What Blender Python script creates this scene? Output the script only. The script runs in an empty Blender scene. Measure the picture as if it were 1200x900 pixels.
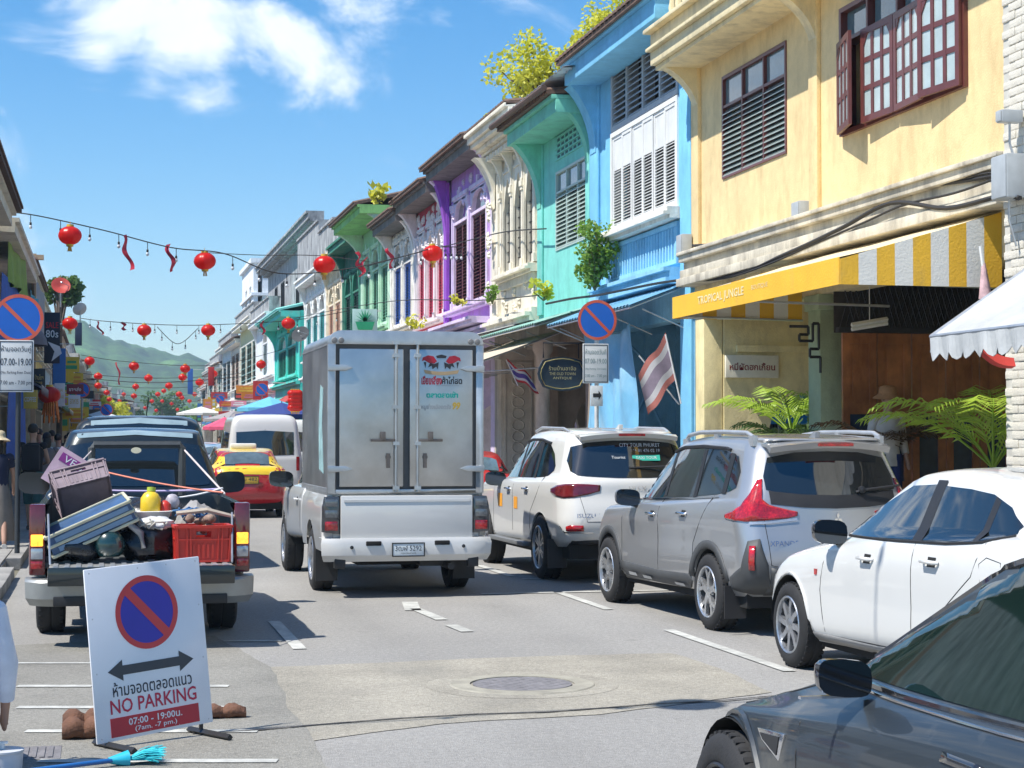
import bpy,bmesh,math,random
from mathutils import Vector,Matrix,noise
from mathutils.bvhtree import BVHTree
R=math.radians
C=bpy.context.scene.collection
SC=bpy.context.scene
# ------------------------------------------------------------------ camera
H=1.7;FOC=2100.0;YAW=R(12.8696);PIT=R(1.6911)
cd=bpy.data.cameras.new('camera');cam=bpy.data.objects.new('camera',cd);C.objects.link(cam)
cam.location=(0,0,H);cam.rotation_euler=(math.pi/2 + PIT,0,-YAW)
cd.sensor_fit='HORIZONTAL';cd.sensor_width=36;cd.lens=36*FOC/1200
cd.clip_start=.1;cd.clip_end=6000
SC.camera=cam
SC.render.resolution_x=1024;SC.render.resolution_y=768
# ------------------------------------------------------------------ light
SC.view_settings.view_transform='Standard';SC.view_settings.look='None'
SC.view_settings.exposure=0.62;SC.view_settings.gamma=1
SUNV=Vector((-1,-.30,1.72)).normalized()  # towards the sun
sl=bpy.data.lights.new('sun','SUN');so=bpy.data.objects.new('sun',sl);C.objects.link(so)
sl.energy=4.7;sl.angle=R(.55);sl.color=(1,.955,.88)
so.rotation_euler=SUNV.to_track_quat('Z','Y').to_euler();so.location=(-20,0,40)
W=bpy.data.worlds.new('World');SC.world=W;W.use_nodes=True
def pray(px,py):
    f=Vector((math.sin(YAW)*math.cos(PIT),math.cos(YAW)*math.cos(PIT),math.sin(PIT)))
    r=Vector((math.cos(YAW),-math.sin(YAW),0));u=r.cross(f)
    return (f + r*((px-600)/FOC) + u*((450-py)/FOC))
def world_nodes():
    nt=W.node_tree;N=nt.nodes;L=nt.links;N.clear()
    out=N.new('ShaderNodeOutputWorld');bg=N.new('ShaderNodeBackground');bg.inputs[1].default_value=.10
    sky=N.new('ShaderNodeTexSky');sky.sky_type='NISHITA';sky.sun_disc=False
    sky.sun_elevation=math.asin(SUNV.z);sky.sun_rotation=math.atan2(SUNV.x,SUNV.y) % (2*math.pi)
    sky.air_density=1.0;sky.dust_density=.35;sky.ozone_density=3.0;sky.altitude=20
    hs=N.new('ShaderNodeHueSaturation');hs.inputs['Saturation'].default_value=1.42;hs.inputs['Value'].default_value=1.12
    L.new(sky.outputs[0],hs.inputs['Color'])
    tc=N.new('ShaderNodeTexCoord')
    def math_(op,a,b=None,clamp=False):
        m=N.new('ShaderNodeMath');m.operation=op;m.use_clamp=clamp
        for i,v in enumerate((a,b)):
            if v is None:continue
            if isinstance(v,(int,float)):m.inputs[i].default_value=v
            else:L.new(v,m.inputs[i])
        return m.outputs[0]
    n1=N.new('ShaderNodeTexNoise');n1.inputs['Scale'].default_value=11;n1.inputs['Detail'].default_value=9;n1.inputs['Roughness'].default_value=.6;n1.inputs['Distortion'].default_value=.5
    mp=N.new('ShaderNodeMapping');mp.inputs['Scale'].default_value=(1,1,1.5);mp.inputs['Location'].default_value=(.3,.1,.0)
    L.new(tc.outputs['Generated'],mp.inputs[0]);L.new(mp.outputs[0],n1.inputs['Vector'])
    n2=N.new('ShaderNodeTexNoise');n2.inputs['Scale'].default_value=2.6;n2.inputs['Detail'].default_value=3
    L.new(tc.outputs['Generated'],n2.inputs['Vector'])
    tot=None  # cloud banks: soft caps round a few directions of the sky
    for px,py,r,w in ((205,55,.040,1.0),(150,15,.05,.9),(235,118,.030,.95),(120,60,.03,.8),(60,10,.05,.6),(330,25,.045,.7),(420,45,.042,.72),(455,92,.022,.6),(390,5,.05,.8),(512,15,.016,.42),(2,130,.010,.5),(180,95,.03,.8),
                         (-600,100,.25,.9),(1900,-300,.2,.8),(300,-900,.3,.8),(-1500,250,.3,.9),(1200,-1200,.3,.8)):
        d=pray(px,py).normalized()
        dt=N.new('ShaderNodeVectorMath');dt.operation='DISTANCE';L.new(tc.outputs['Generated'],dt.inputs[0]);dt.inputs[1].default_value=d
        g=math_('SUBTRACT',1.0,math_('DIVIDE',dt.outputs['Value'],r*1.7),True)
        g=math_('MULTIPLY',g,w)
        tot=g if tot is None else math_('MAXIMUM',tot,g)
    gen=math_('MULTIPLY',math_('SUBTRACT',n2.outputs[0],.56,True),2.0)
    # behind the camera the sky carries on with scattered cloud of the same kind
    sp=N.new('ShaderNodeSeparateXYZ');L.new(tc.outputs['Generated'],sp.inputs[0])
    away=math_('MULTIPLY',math_('SUBTRACT',.75,sp.outputs[1],True),1.6,True)
    tot=math_('MAXIMUM',tot,math_('MULTIPLY',gen,away))
    f=math_('ADD',math_('MULTIPLY',tot,1.5),math_('MULTIPLY',math_('SUBTRACT',n1.outputs[0],.5),3.1))
    f=math_('SUBTRACT',f,.50)
    f=math_('MULTIPLY',f,1.25,True)
    f=math_('MULTIPLY',f,math_('MULTIPLY',tot,6,True))
    sm=N.new('ShaderNodeMapRange');sm.interpolation_type='SMOOTHSTEP';L.new(f,sm.inputs[0])
    cr=N.new('ShaderNodeValToRGB');cr.color_ramp.elements[0].color=(5.4,6.6,8.2,1);cr.color_ramp.elements[1].color=(7.9,8.3,8.8,1)
    cr.color_ramp.elements[0].position=.25;cr.color_ramp.elements[1].position=.8
    n3=N.new('ShaderNodeTexNoise');n3.inputs['Scale'].default_value=16;n3.inputs['Detail'].default_value=6;L.new(mp.outputs[0],n3.inputs['Vector'])
    L.new(math_('ADD',math_('MULTIPLY',f,.55),math_('MULTIPLY',n3.outputs[0],.5)),cr.inputs[0])
    mx=N.new('ShaderNodeMix');mx.data_type='RGBA'
    L.new(math_('MULTIPLY',sm.outputs[0],.93),mx.inputs[0]);L.new(hs.outputs[0],mx.inputs[6]);L.new(cr.outputs[0],mx.inputs[7])
    L.new(mx.outputs[2],bg.inputs[0]);L.new(bg.outputs[0],out.inputs[0])
world_nodes()
# ------------------------------------------------------------------ places read off perspective
def gnd(px,py,z=0.0):
    d=pray(px,py);t=(z-H)/d.z;return Vector((d.x*t,d.y*t,z))
def atX(px,py,X):
    d=pray(px,py);t=X/d.x;return Vector((X,d.y*t,H+d.z*t))
def atY(px,py,Y):
    d=pray(px,py);t=Y/d.y;return Vector((d.x*t,Y,H+d.z*t))
def bend(Y):  # the street drifts to the right beyond 95 m
    return 0 if Y < 95 else 9.0*((Y-95)/222)**1.6
# ------------------------------------------------------------------ materials
MATS={}
def srgb(h):
    if isinstance(h,str):
        h=h.lstrip('#');c=[int(h[i:i+2],16)/255 for i in (0,2,4)]
        return tuple(((x+.055)/1.055)**2.4 if x > .04045 else x/12.92 for x in c)
    return h
def mat(name,col,rough=.6,metal=0,coat=0,var=.12,scale=6,bump=0,bscale=60,spec=.5,stain=None,stainamt=0,trans=0,emit=0,streak=False,sheen=0,flake=0,fine=0,mid=None):
    """procedural surface: base colour varied by noise, optional stains (streaked downwards), fine relief"""
    if name in MATS:return MATS[name]
    m=bpy.data.materials.new(name);m.use_nodes=True;MATS[name]=m
    nt=m.node_tree;N=nt.nodes;L=nt.links;b=N['Principled BSDF']
    col=srgb(col);b.inputs['Roughness'].default_value=rough;b.inputs['Metallic'].default_value=metal
    b.inputs['Coat Weight'].default_value=coat;b.inputs['Coat Roughness'].default_value=.04
    b.inputs['Specular IOR Level'].default_value=spec
    if trans:b.inputs['Transmission Weight'].default_value=trans
    tc=N.new('ShaderNodeTexCoord')
    n=N.new('ShaderNodeTexNoise');n.inputs['Scale'].default_value=scale;n.inputs['Detail'].default_value=6;n.inputs['Roughness'].default_value=.6
    L.new(tc.outputs['Object'],n.inputs['Vector'])
    cr=N.new('ShaderNodeValToRGB');e=cr.color_ramp.elements
    e[0].position=.3;e[1].position=.72
    e[0].color=tuple(c*(1-var) for c in col)+(1,);e[1].color=tuple(min(1,c*(1+var*.6)) for c in col)+(1,)
    L.new(n.outputs[0],cr.inputs[0]);last=cr.outputs[0]
    if fine:
        nf=N.new('ShaderNodeTexNoise');nf.inputs['Scale'].default_value=bscale*1.3;nf.inputs['Detail'].default_value=3
        L.new(tc.outputs['Object'],nf.inputs['Vector'])
        mr=N.new('ShaderNodeMapRange');mr.inputs[1].default_value=.3;mr.inputs[2].default_value=.7;mr.inputs[3].default_value=1-fine;mr.inputs[4].default_value=1+fine
        L.new(nf.outputs[0],mr.inputs[0])
        mm=N.new('ShaderNodeVectorMath');mm.operation='SCALE';L.new(last,mm.inputs[0]);L.new(mr.outputs[0],mm.inputs['Scale']);last=mm.outputs[0]
    if mid:  # clotted grain coarse enough to be seen at a distance
        for k_,(ms_,ma_) in enumerate(mid):
            nm_=N.new('ShaderNodeTexNoise');nm_.inputs['Scale'].default_value=ms_;nm_.inputs['Detail'].default_value=2;L.new(tc.outputs['Object'],nm_.inputs['Vector'])
            mr=N.new('ShaderNodeMapRange');mr.inputs[1].default_value=.3;mr.inputs[2].default_value=.7;mr.inputs[3].default_value=1-ma_;mr.inputs[4].default_value=1+ma_;L.new(nm_.outputs[0],mr.inputs[0])
            mm=N.new('ShaderNodeVectorMath');mm.operation='SCALE';L.new(last,mm.inputs[0]);L.new(mr.outputs[0],mm.inputs['Scale']);last=mm.outputs[0]
    if stain is not None:
        mp=N.new('ShaderNodeMapping');mp.inputs['Scale'].default_value=(1.7,1.7,.6) if streak else (1,1,1)
        L.new(tc.outputs['Object'],mp.inputs[0])
        n2=N.new('ShaderNodeTexNoise');n2.inputs['Scale'].default_value=1.6 if streak else 1.1;n2.inputs['Detail'].default_value=8;n2.inputs['Roughness'].default_value=.68
        L.new(mp.outputs[0],n2.inputs['Vector'])
        r2=N.new('ShaderNodeValToRGB');r2.color_ramp.elements[0].position=.60-.25*stainamt;r2.color_ramp.elements[1].position=.78-.1*stainamt
        r2.color_ramp.elements[0].color=(0,0,0,1);r2.color_ramp.elements[1].color=(min(1,.35+stainamt*.6),)*3+(1,)
        L.new(n2.outputs[0],r2.inputs[0])
        mx=N.new('ShaderNodeMix');mx.data_type='RGBA';L.new(r2.outputs[0],mx.inputs[0]);L.new(last,mx.inputs[6]);mx.inputs[7].default_value=srgb(stain)+(1,)
        last=mx.outputs[2]
    L.new(last,b.inputs['Base Color'])
    if emit:
        L.new(last,b.inputs['Emission Color']);b.inputs['Emission Strength'].default_value=emit
    if rough > .12:
        rr=N.new('ShaderNodeMapRange');rr.inputs[3].default_value=max(.03,rough-.1);rr.inputs[4].default_value=min(1,rough+.1)
        L.new(n.outputs[0],rr.inputs[0]);L.new(rr.outputs[0],b.inputs['Roughness'])
    if bump:
        n3=N.new('ShaderNodeTexNoise');n3.inputs['Scale'].default_value=bscale;n3.inputs['Detail'].default_value=4
        L.new(tc.outputs['Object'],n3.inputs['Vector'])
        bp=N.new('ShaderNodeBump');bp.inputs['Strength'].default_value=min(1,bump);bp.inputs['Distance'].default_value=.012
        L.new(n3.outputs[0],bp.inputs['Height']);L.new(bp.outputs[0],b.inputs['Normal'])
    return m
def wallmat(name,col,stain='#8c8778',amt=.25,var=.1):
    amt=min(.95,amt+.12)
    return mat(name,col,.82,var=var,scale=2.2,bump=.35,bscale=45,stain=stain,stainamt=amt,streak=True,fine=.05,mid=((.9,.07),(7,.05)))
def paint(name,col,metal=0,rough=.32,dust=.0,coat=.9):
    m=mat(name,col,rough,metal,coat=coat,var=.03,scale=1.5,stain='#a39c8c' if dust else None,stainamt=dust*.3)
    return m
def leafmat(name,col):
    if name in MATS:return MATS[name]
    m=mat(name,col,.5,var=.45,scale=2.5)
    nt=m.node_tree;N=nt.nodes;b=N['Principled BSDF']
    tr=N.new('ShaderNodeBsdfTranslucent');tr.inputs[0].default_value=tuple(min(1,c*2.2) for c in srgb(col))+(1,)
    ms=N.new('ShaderNodeMixShader');ms.inputs[0].default_value=.35
    nt.links.new(b.outputs[0],ms.inputs[1]);nt.links.new(tr.outputs[0],ms.inputs[2]);nt.links.new(ms.outputs[0],N['Material Output'].inputs[0])
    return m
GLASS=mat('tinted_glass',(.012,.016,.018),.03,coat=1,var=.0,spec=.9)
GLASSB=mat('window_glass',(.05,.08,.09),.05,coat=.6,var=.25,scale=3,spec=.8)
RUBBER=mat('tyre_rubber',(.018,.018,.019),.8,var=.3,scale=20,bump=.2,bscale=90)
BLACK=mat('black_plastic',(.02,.02,.022),.5,var=.2)
DARK=mat('dark_void',(.012,.012,.012),.9,var=.2)
CHROME=mat('chrome',(.75,.76,.78),.12,metal=1,var=.03)
ALLOY=mat('alloy_metal',(.55,.56,.58),.3,metal=.85,var=.08,scale=14)
STEEL=mat('galvanised_steel',(.5,.52,.54),.42,metal=.7,var=.15,scale=9)
WHITE=mat('white_paint',(.78,.78,.76),.5,var=.06,scale=5)
REDLENS=mat('red_lens',(.40,.008,.012),.12,coat=1,var=.35,scale=9,mid=((14,.3),(60,.35)))
CLEARLENS=mat('clear_lens',(.45,.47,.5),.15,metal=.4,coat=1,var=.15,scale=40)
AMBER=mat('amber_lens',(.85,.30,.02),.2,coat=.8,var=.1,scale=30)
AMBERLIT=mat('lit_amber_lens',(1,.42,.04),.3,var=.25,scale=25,emit=1.3)
WIRE=mat('black_cable',(.025,.023,.022),.7,var=.1)
# ------------------------------------------------------------------ mesh builder
OFF={}
class MB:
    def __init__(s,fr=None):
        s.v=[];s.f=[];s.m=[];s.fr=fr;s.mi=0;s.cuts=[]
    def p(s,a,z=None,d=None):
        q=Vector(a) if z is None else Vector((a,z,d))
        if s.fr:q=Vector(s.fr(*q))
        s.v.append(tuple(q));return len(s.v)-1
    def cut(s):s.cuts.append((len(s.v),len(s.f)))
    def face(s,ids):s.f.append(tuple(ids));s.m.append(s.mi)
    def quad(s,*pts):s.face([s.p(q) for q in pts])
    def box(s,x0,x1,y0,y1,z0,z1,M=None):
        P=[(x,y,z) for z in (z0,z1) for x,y in ((x0,y0),(x1,y0),(x1,y1),(x0,y1))]
        if M is not None:P=[tuple(M @ Vector(q)) for q in P]
        i=[s.p(q) for q in P]
        for f in ((0,3,2,1),(4,5,6,7),(0,1,5,4),(1,2,6,5),(2,3,7,6),(3,0,4,7)):s.face([i[k] for k in f])
    def prism(s,poly,h0,h1,axis=2,M=None):
        """extrude a 2-D polygon along axis (0,1,2) from h0 to h1"""
        def P(u,v,h):
            q=(h,u,v) if axis == 0 else (u,h,v) if axis == 1 else (u,v,h)
            return tuple(M @ Vector(q)) if M is not None else q
        a=[s.p(P(u,v,h0)) for u,v in poly];b=[s.p(P(u,v,h1)) for u,v in poly]
        n=len(poly)
        s.face(a[::-1]);s.face(b)
        for i in range(n):s.face((a[i],a[(i+1) % n],b[(i+1) % n],b[i]))
    def lathe(s,prof,n=16,M=None,close=False,a0=0,a1=2*math.pi):
        """profile [(r, h)] turned about local Z"""
        full=abs(a1-a0-2*math.pi) < 1e-6;rows=[]
        for r,h in prof:
            row=[]
            for i in range(n if full else n+1):
                t=a0+(a1-a0)*i/n;q=Vector((r*math.cos(t),r*math.sin(t),h))
                if M is not None:q=M @ q
                row.append(s.p(q))
            rows.append(row)
        for a,b in zip(rows,rows[1:]):
            k=len(a)
            for i in range(k if full else k-1):s.face((a[i],a[(i+1) % k],b[(i+1) % k],b[i]))
        if close:s.face(rows[0][::-1]);s.face(rows[-1])
    def tube(s,pts,r,n=6,cap=True):
        pts=[Vector(q) for q in pts];rows=[];L=len(pts)
        for i,q in enumerate(pts):
            t=(pts[min(i+1,L-1)]-pts[max(i-1,0)])
            if t.length < 1e-9:t=Vector((0,0,1))
            t.normalize();up=Vector((0,0,1)) if abs(t.z) < .92 else Vector((0,1,0))
            a=t.cross(up).normalized();b=t.cross(a);rr=r[i] if isinstance(r,(list,tuple)) else r
            rows.append([s.p(q+a*rr*math.cos(2*math.pi*k/n)+b*rr*math.sin(2*math.pi*k/n)) for k in range(n)])
        for a,b in zip(rows,rows[1:]):
            for k in range(n):s.face((a[k],a[(k+1) % n],b[(k+1) % n],b[k]))
        if cap:s.face(rows[0][::-1]);s.face(rows[-1])
    def grid(s,rows,wrap=False):
        ids=[[s.p(q) for q in r] for r in rows]
        for a,b in zip(ids,ids[1:]):
            k=len(a)
            for i in range(k if wrap else k-1):s.face((a[i],a[(i+1) % k],b[(i+1) % k],b[i]))
        return ids
    def ell(s,c,r,nu=12,nv=8,M=None):
        c=Vector(c);prof=[]
        ids=[]
        for j in range(nv+1):
            ph=math.pi*j/nv;row=[]
            for i in range(nu):
                th=2*math.pi*i/nu
                q=Vector((r[0]*math.sin(ph)*math.cos(th),r[1]*math.sin(ph)*math.sin(th),r[2]*math.cos(ph)))
                if M is not None:q=M @ q
                row.append(s.p(c+q))
            ids.append(row)
        for a,b in zip(ids,ids[1:]):
            for i in range(nu):s.face((a[i],a[(i+1) % nu],b[(i+1) % nu],b[i]))
    # -- walls in (a, z, d) frames
    def wall(s,a0,a1,z0,z1,d0,d1,openings=()):
        A=sorted({a0,a1,*[min(max(o[k],a0),a1) for o in openings for k in (0,1)]})
        Z=sorted({z0,z1,*[min(max(o[k],z0),z1) for o in openings for k in (2,3)]})
        for i in range(len(A)-1):
            if A[i+1]-A[i] < 1e-5:continue
            j=0
            while j < len(Z)-1:
                def hole(j):
                    am=(A[i]+A[i+1])/2;zm=(Z[j]+Z[j+1])/2
                    return any(o[0] < am < o[1] and o[2] < zm < o[3] for o in openings)
                if hole(j):j += 1;continue
                k=j
                while k+1 < len(Z)-1 and not hole(k+1):k += 1
                s.box(A[i],A[i+1],Z[j],Z[k+1],d0,d1);j=k+1
    def archfill(s,a0,a1,zs,zt,d0,d1,n=12,pointed=False):
        c=(a0+a1)/2;w=(a1-a0)/2;rise=w if not pointed else w*1.9
        if zs+rise > zt-.01:rise=zt-.01-zs
        def zc(a):
            t=min(1,abs(a-c)/w)
            return zs+rise*(math.sqrt(max(0,1-t*t)) if not pointed else (1-t**1.5)*.999)
        for i in range(n):
            u=a0+(a1-a0)*i/n;v=a0+(a1-a0)*(i+1)/n
            P=[(u,zc(u)),(v,zc(v)),(v,zt),(u,zt)]
            s.prism(P,d0,d1,2)
    def build(s,name,mats,parent=None,world=False,smooth=None,bevel=0,recalc=True,kind=None,label=None):
        if s.cuts:  # several like pieces: one object each
            cs=[c for c in s.cuts if c[1] > 0];s.cuts=[];st=(0,0);o=None
            for e in cs+[(len(s.v),len(s.f))]:
                if e[1] > st[1]:
                    q=MB();q.v=s.v[st[0]:e[0]];q.f=[tuple(i-st[0] for i in f) for f in s.f[st[1]:e[1]]];q.m=s.m[st[1]:e[1]];o=q.build(name,mats,parent,world,smooth,bevel,recalc,kind,label)
                st=e
            return o
        me=bpy.data.meshes.new(name)
        off=OFF.get(parent.name,Vector((0,0,0))) if (parent is not None and world) else Vector((0,0,0))
        vs=[(v[0]-off.x,v[1]-off.y,v[2]-off.z) for v in s.v] if world and parent is not None else s.v
        me.from_pydata(vs,[],s.f)
        if not isinstance(mats,(list,tuple)):mats=[mats]
        for m in mats:me.materials.append(m)
        if len(mats) > 1:me.polygons.foreach_set('material_index',s.m)
        if recalc or bevel:
            bm=bmesh.new();bm.from_mesh(me)
            if bevel:
                bmesh.ops.remove_doubles(bm,verts=bm.verts,dist=1e-5)
                es=[e for e in bm.edges if len(e.link_faces) == 2 and e.calc_face_angle(0) > R(28)]
                bmesh.ops.bevel(bm,geom=es,offset=bevel,segments=2,affect='EDGES',profile=.6,clamp_overlap=True)
            if recalc:bmesh.ops.recalc_face_normals(bm,faces=bm.faces)
            bm.to_mesh(me);bm.free()
        if smooth is not None or bevel:
            me.polygons.foreach_set('use_smooth',[True]*len(me.polygons));me.set_sharp_from_angle(angle=R(smooth if smooth else 32))
        me.update()
        o=bpy.data.objects.new(name,me);C.objects.link(o)
        if parent is not None:
            o.parent=parent;OFF[o.name]=OFF.get(parent.name,Vector((0,0,0))) if world else Vector((0,0,0))
        if kind:o['kind']=kind
        if label:o['label']=label
        return o
def thing(name,label,cat,loc=(0,0,0),rotz=0,group=None):
    o=bpy.data.objects.new(name,None);C.objects.link(o);o.location=loc;o.rotation_euler=(0,0,rotz)
    o.empty_display_size=.2
    o['label']=label;o['category']=cat
    if group:o['group']=group
    OFF[o.name]=Vector(loc);return o
def tag(o,label,cat,group=None):
    o['label']=label;o['category']=cat
    if group:o['group']=group
    return o
def struct(o):o['kind']='structure';return o
def piece(src,loc,parent,rot=None):  # a further copy of a piece, sharing its mesh
    o=src.copy();C.objects.link(o);o.parent=parent;o.location=loc
    if rot is not None:o.rotation_euler=rot
    return o
def dup(root,loc,rotz,label,group=None):
    r=root.copy();C.objects.link(r);r.location=loc;r.rotation_euler=(0,0,rotz);r['label']=label
    if group:r['group']=group
    OFF[r.name]=Vector(loc)
    for ch in list(root.children):
        c=ch.copy();C.objects.link(c);c.parent=r
        for g in ch.children:
            d=g.copy();C.objects.link(d);d.parent=c
    return r
_tc={}
def text(s,name,m,parent,M,width=None,height=None,depth=.002,world=False,bold=0,shear=0,spacing=1):
    """flat lettering: built in the local XY plane centred at the origin, then moved by M"""
    cu=bpy.data.curves.new(name,'FONT');cu.body=s;cu.align_x='CENTER';cu.align_y='CENTER';cu.size=1;cu.extrude=0;cu.offset=bold;cu.shear=shear;cu.space_character=spacing
    cu.resolution_u=2
    t=bpy.data.objects.new('tmp',cu);C.objects.link(t)
    dg=bpy.context.evaluated_depsgraph_get();me=bpy.data.meshes.new_from_object(t.evaluated_get(dg))
    bpy.data.objects.remove(t);bpy.data.curves.remove(cu)
    xs=[v.co.x for v in me.vertices];ys=[v.co.y for v in me.vertices]
    if not xs:return None
    w=max(xs)-min(xs);h=max(ys)-min(ys);cx=(max(xs)+min(xs))/2;cy=(max(ys)+min(ys))/2
    sx=width/w if width else height/h;sy=height/h if height else sx
    off=OFF.get(parent.name,Vector((0,0,0))) if world else Vector((0,0,0))
    for v in me.vertices:v.co=(M @ Vector(((v.co.x-cx)*sx,(v.co.y-cy)*sy,v.co.z)))-off
    me.materials.clear();me.materials.append(m)
    o=bpy.data.objects.new(name,me);C.objects.link(o);o.parent=parent
    OFF[o.name]=off
    return o
def frameM(o,x,y):  # matrix from origin, x axis, y axis
    x=Vector(x).normalized();y=Vector(y);y=(y-x*y.dot(x)).normalized();z=x.cross(y)
    return Matrix(((x.x,y.x,z.x,o[0]),(x.y,y.y,z.y,o[1]),(x.z,y.z,z.z,o[2]),(0,0,0,1)))
T=Matrix.Translation
def RX(a):return Matrix.Rotation(a,4,'X')
def RY(a):return Matrix.Rotation(a,4,'Y')
def RZ(a):return Matrix.Rotation(a,4,'Z')
rnd=random.Random(7)
# ------------------------------------------------------------------ ground, road, pavements
ASPH=mat('asphalt',(.305,.295,.275),.88,var=.12,scale=.55,bump=.9,bscale=130,stain=(.24,.235,.225),stainamt=.3,fine=.28,mid=((.25,.07),(22,.11),(60,.16)))
TAN=mat('worn_asphalt_patch',(.335,.31,.255),.9,var=.2,scale=1.3,bump=.9,bscale=120,stain=(.26,.25,.22),stainamt=.3,fine=.3,mid=((1.2,.08),(22,.12),(60,.16)))
LINE=mat('road_marking',(.52,.52,.48),.75,var=.3,scale=9,stain=(.25,.25,.23),stainamt=.75,fine=.12,bscale=90)
PAVE=mat('pavement_concrete',(.32,.31,.29),.85,var=.25,scale=3,bump=.5,bscale=70,stain=(.14,.13,.12),stainamt=.5,fine=.15)
mb=MB()
mb.quad((-2500,-200,-.02),(2500,-200,-.02),(2500,3000,-.02),(-2500,3000,-.02))
struct(mb.build('ground',mat('bare_ground',(.16,.15,.11),.95,var=.3,scale=.05)))
KL,KR=-1.02,7.3
mb=MB();ys=[-30,0,8,16,30,50,70,95,115,135,160,190,230,280,340]
for a,b in zip(ys,ys[1:]):
    mb.quad((KL+bend(a),a,0),(KR+bend(a),a,0),(KR+bend(b),b,0),(KL+bend(b),b,0))
def wear(m):
    """wheel tracks along the lane and scattered oil spots"""
    nt=m.node_tree;N=nt.nodes;L=nt.links;b=N['Principled BSDF'];src=b.inputs['Base Color'].links[0].from_socket
    tc=N.new('ShaderNodeTexCoord');sp=N.new('ShaderNodeSeparateXYZ');L.new(tc.outputs['Object'],sp.inputs[0])
    def mt(op,a,c,cl=False):
        q=N.new('ShaderNodeMath');q.operation=op;q.use_clamp=cl
        for i,v in enumerate((a,c)):
            if isinstance(v,(int,float)):q.inputs[i].default_value=v
            else:L.new(v,q.inputs[i])
        return q.outputs[0]
    tot=None
    for x,w in ((2.35,.38),(3.85,.38),(-.2,.3),(5.3,.3)):
        g=mt('SUBTRACT',1,mt('DIVIDE',mt('ABSOLUTE',mt('SUBTRACT',sp.outputs[0],x),0),w),True);tot=g if tot is None else mt('MAXIMUM',tot,g)
    ns=N.new('ShaderNodeTexNoise');ns.inputs['Scale'].default_value=.7;ns.inputs['Detail'].default_value=5;L.new(tc.outputs['Object'],ns.inputs['Vector'])
    tr=mt('MULTIPLY',mt('MULTIPLY',tot,mt('SUBTRACT',ns.outputs[0],.3,True)),.75)
    no=N.new('ShaderNodeTexNoise');no.inputs['Scale'].default_value=2.6;no.inputs['Detail'].default_value=4;L.new(tc.outputs['Object'],no.inputs['Vector'])
    oil=mt('MULTIPLY',mt('SUBTRACT',no.outputs[0],.66,True),7,True)
    f=mt('ADD',tr,mt('MULTIPLY',oil,.45),True)
    mx=N.new('ShaderNodeMix');mx.data_type='RGBA';L.new(f,mx.inputs[0]);L.new(src,mx.inputs[6]);mx.inputs[7].default_value=(.11,.108,.10,1);L.new(mx.outputs[2],b.inputs['Base Color'])
wear(ASPH);wear(TAN)
struct(mb.build('road',ASPH))
def strip(mb,p,q,w,z):
    p=Vector(p);q=Vector(q);d=(q-p).normalized();n=Vector((-d.y,d.x,0))*w/2
    mb.quad((p.x-n.x,p.y-n.y,z),(p.x+n.x,p.y+n.y,z),(q.x+n.x,q.y+n.y,z),(q.x-n.x,q.y-n.y,z))
# patch of older paler surface round the manhole
def rough(pts,amp=.035,n=9):
    out=[]
    for a,b in zip(pts,pts[1:]+pts[:1]):
        for i in range(n):q=a.lerp(b,i/n);out.append(q+Vector((noise.noise(q*3)*amp,noise.noise(q*3+Vector((9,0,0)))*amp,0)))
    return out
mb=MB()
pts=[gnd(*q) for q in ((318,782),(430,778),(560,772),(690,768),(790,766),(842,783),(905,812),(700,838),(520,848),(372,868),(338,830))]
mb.face([mb.p((q.x,q.y,.004)) for q in rough(pts)]);struct(mb.build('road_patch',TAN,recalc=False))
mb=MB()
pts=[gnd(*q) for q in ((-60,760),(250,745),(318,782),(338,830),(372,868),(380,905),(-60,905))]
mb.face([mb.p((q.x,q.y,.003)) for q in rough(pts)]);struct(mb.build('road_patch',mat('parking_bay_asphalt',(.255,.245,.215),.9,var=.25,scale=1.1,bump=.9,bscale=120,stain=(.18,.17,.155),stainamt=.4,fine=.28,mid=((.6,.10),(22,.12),(60,.16))),recalc=False))
# painted markings
def marking(p,q,w):m=MB();strip(m,p,q,w,.008);return struct(m.build('road_marking',LINE,recalc=False))
y=8.0
for a,b in ((12.25,15.1),(17.0,19.05),(21.3,23.2),(25.5,27.5),(30,32),(34.5,36.5),(39,41),(44,46),(50,52),(57,59)):
    marking((4.86,a,0),(4.86,b,0),.1)
marking((4.0,19.0,0),(7.25,19.0,0),.1);marking((4.9,20.9,0),(7.2,20.9,0),.1)
for px0,px1,py in ((20,108,805),(210,268,805),(20,285,830),(30,302,858),(45,325,893),(262,330,752),(20,108,778)):
    a=gnd(px0,py);b=gnd(px1,py);marking((a.x,a.y,0),(b.x,b.y,0),.1 if py > 790 else .07)
marking((1.55,14.4,0),(1.55,16.6,0),.11)
a=[gnd(*q) for q in ((480,706),(484,716),(548,741))]
marking(a[0],a[1],.16);marking(gnd(487,714),gnd(518,727),.12);marking(gnd(528,733),gnd(548,741),.12)
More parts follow.
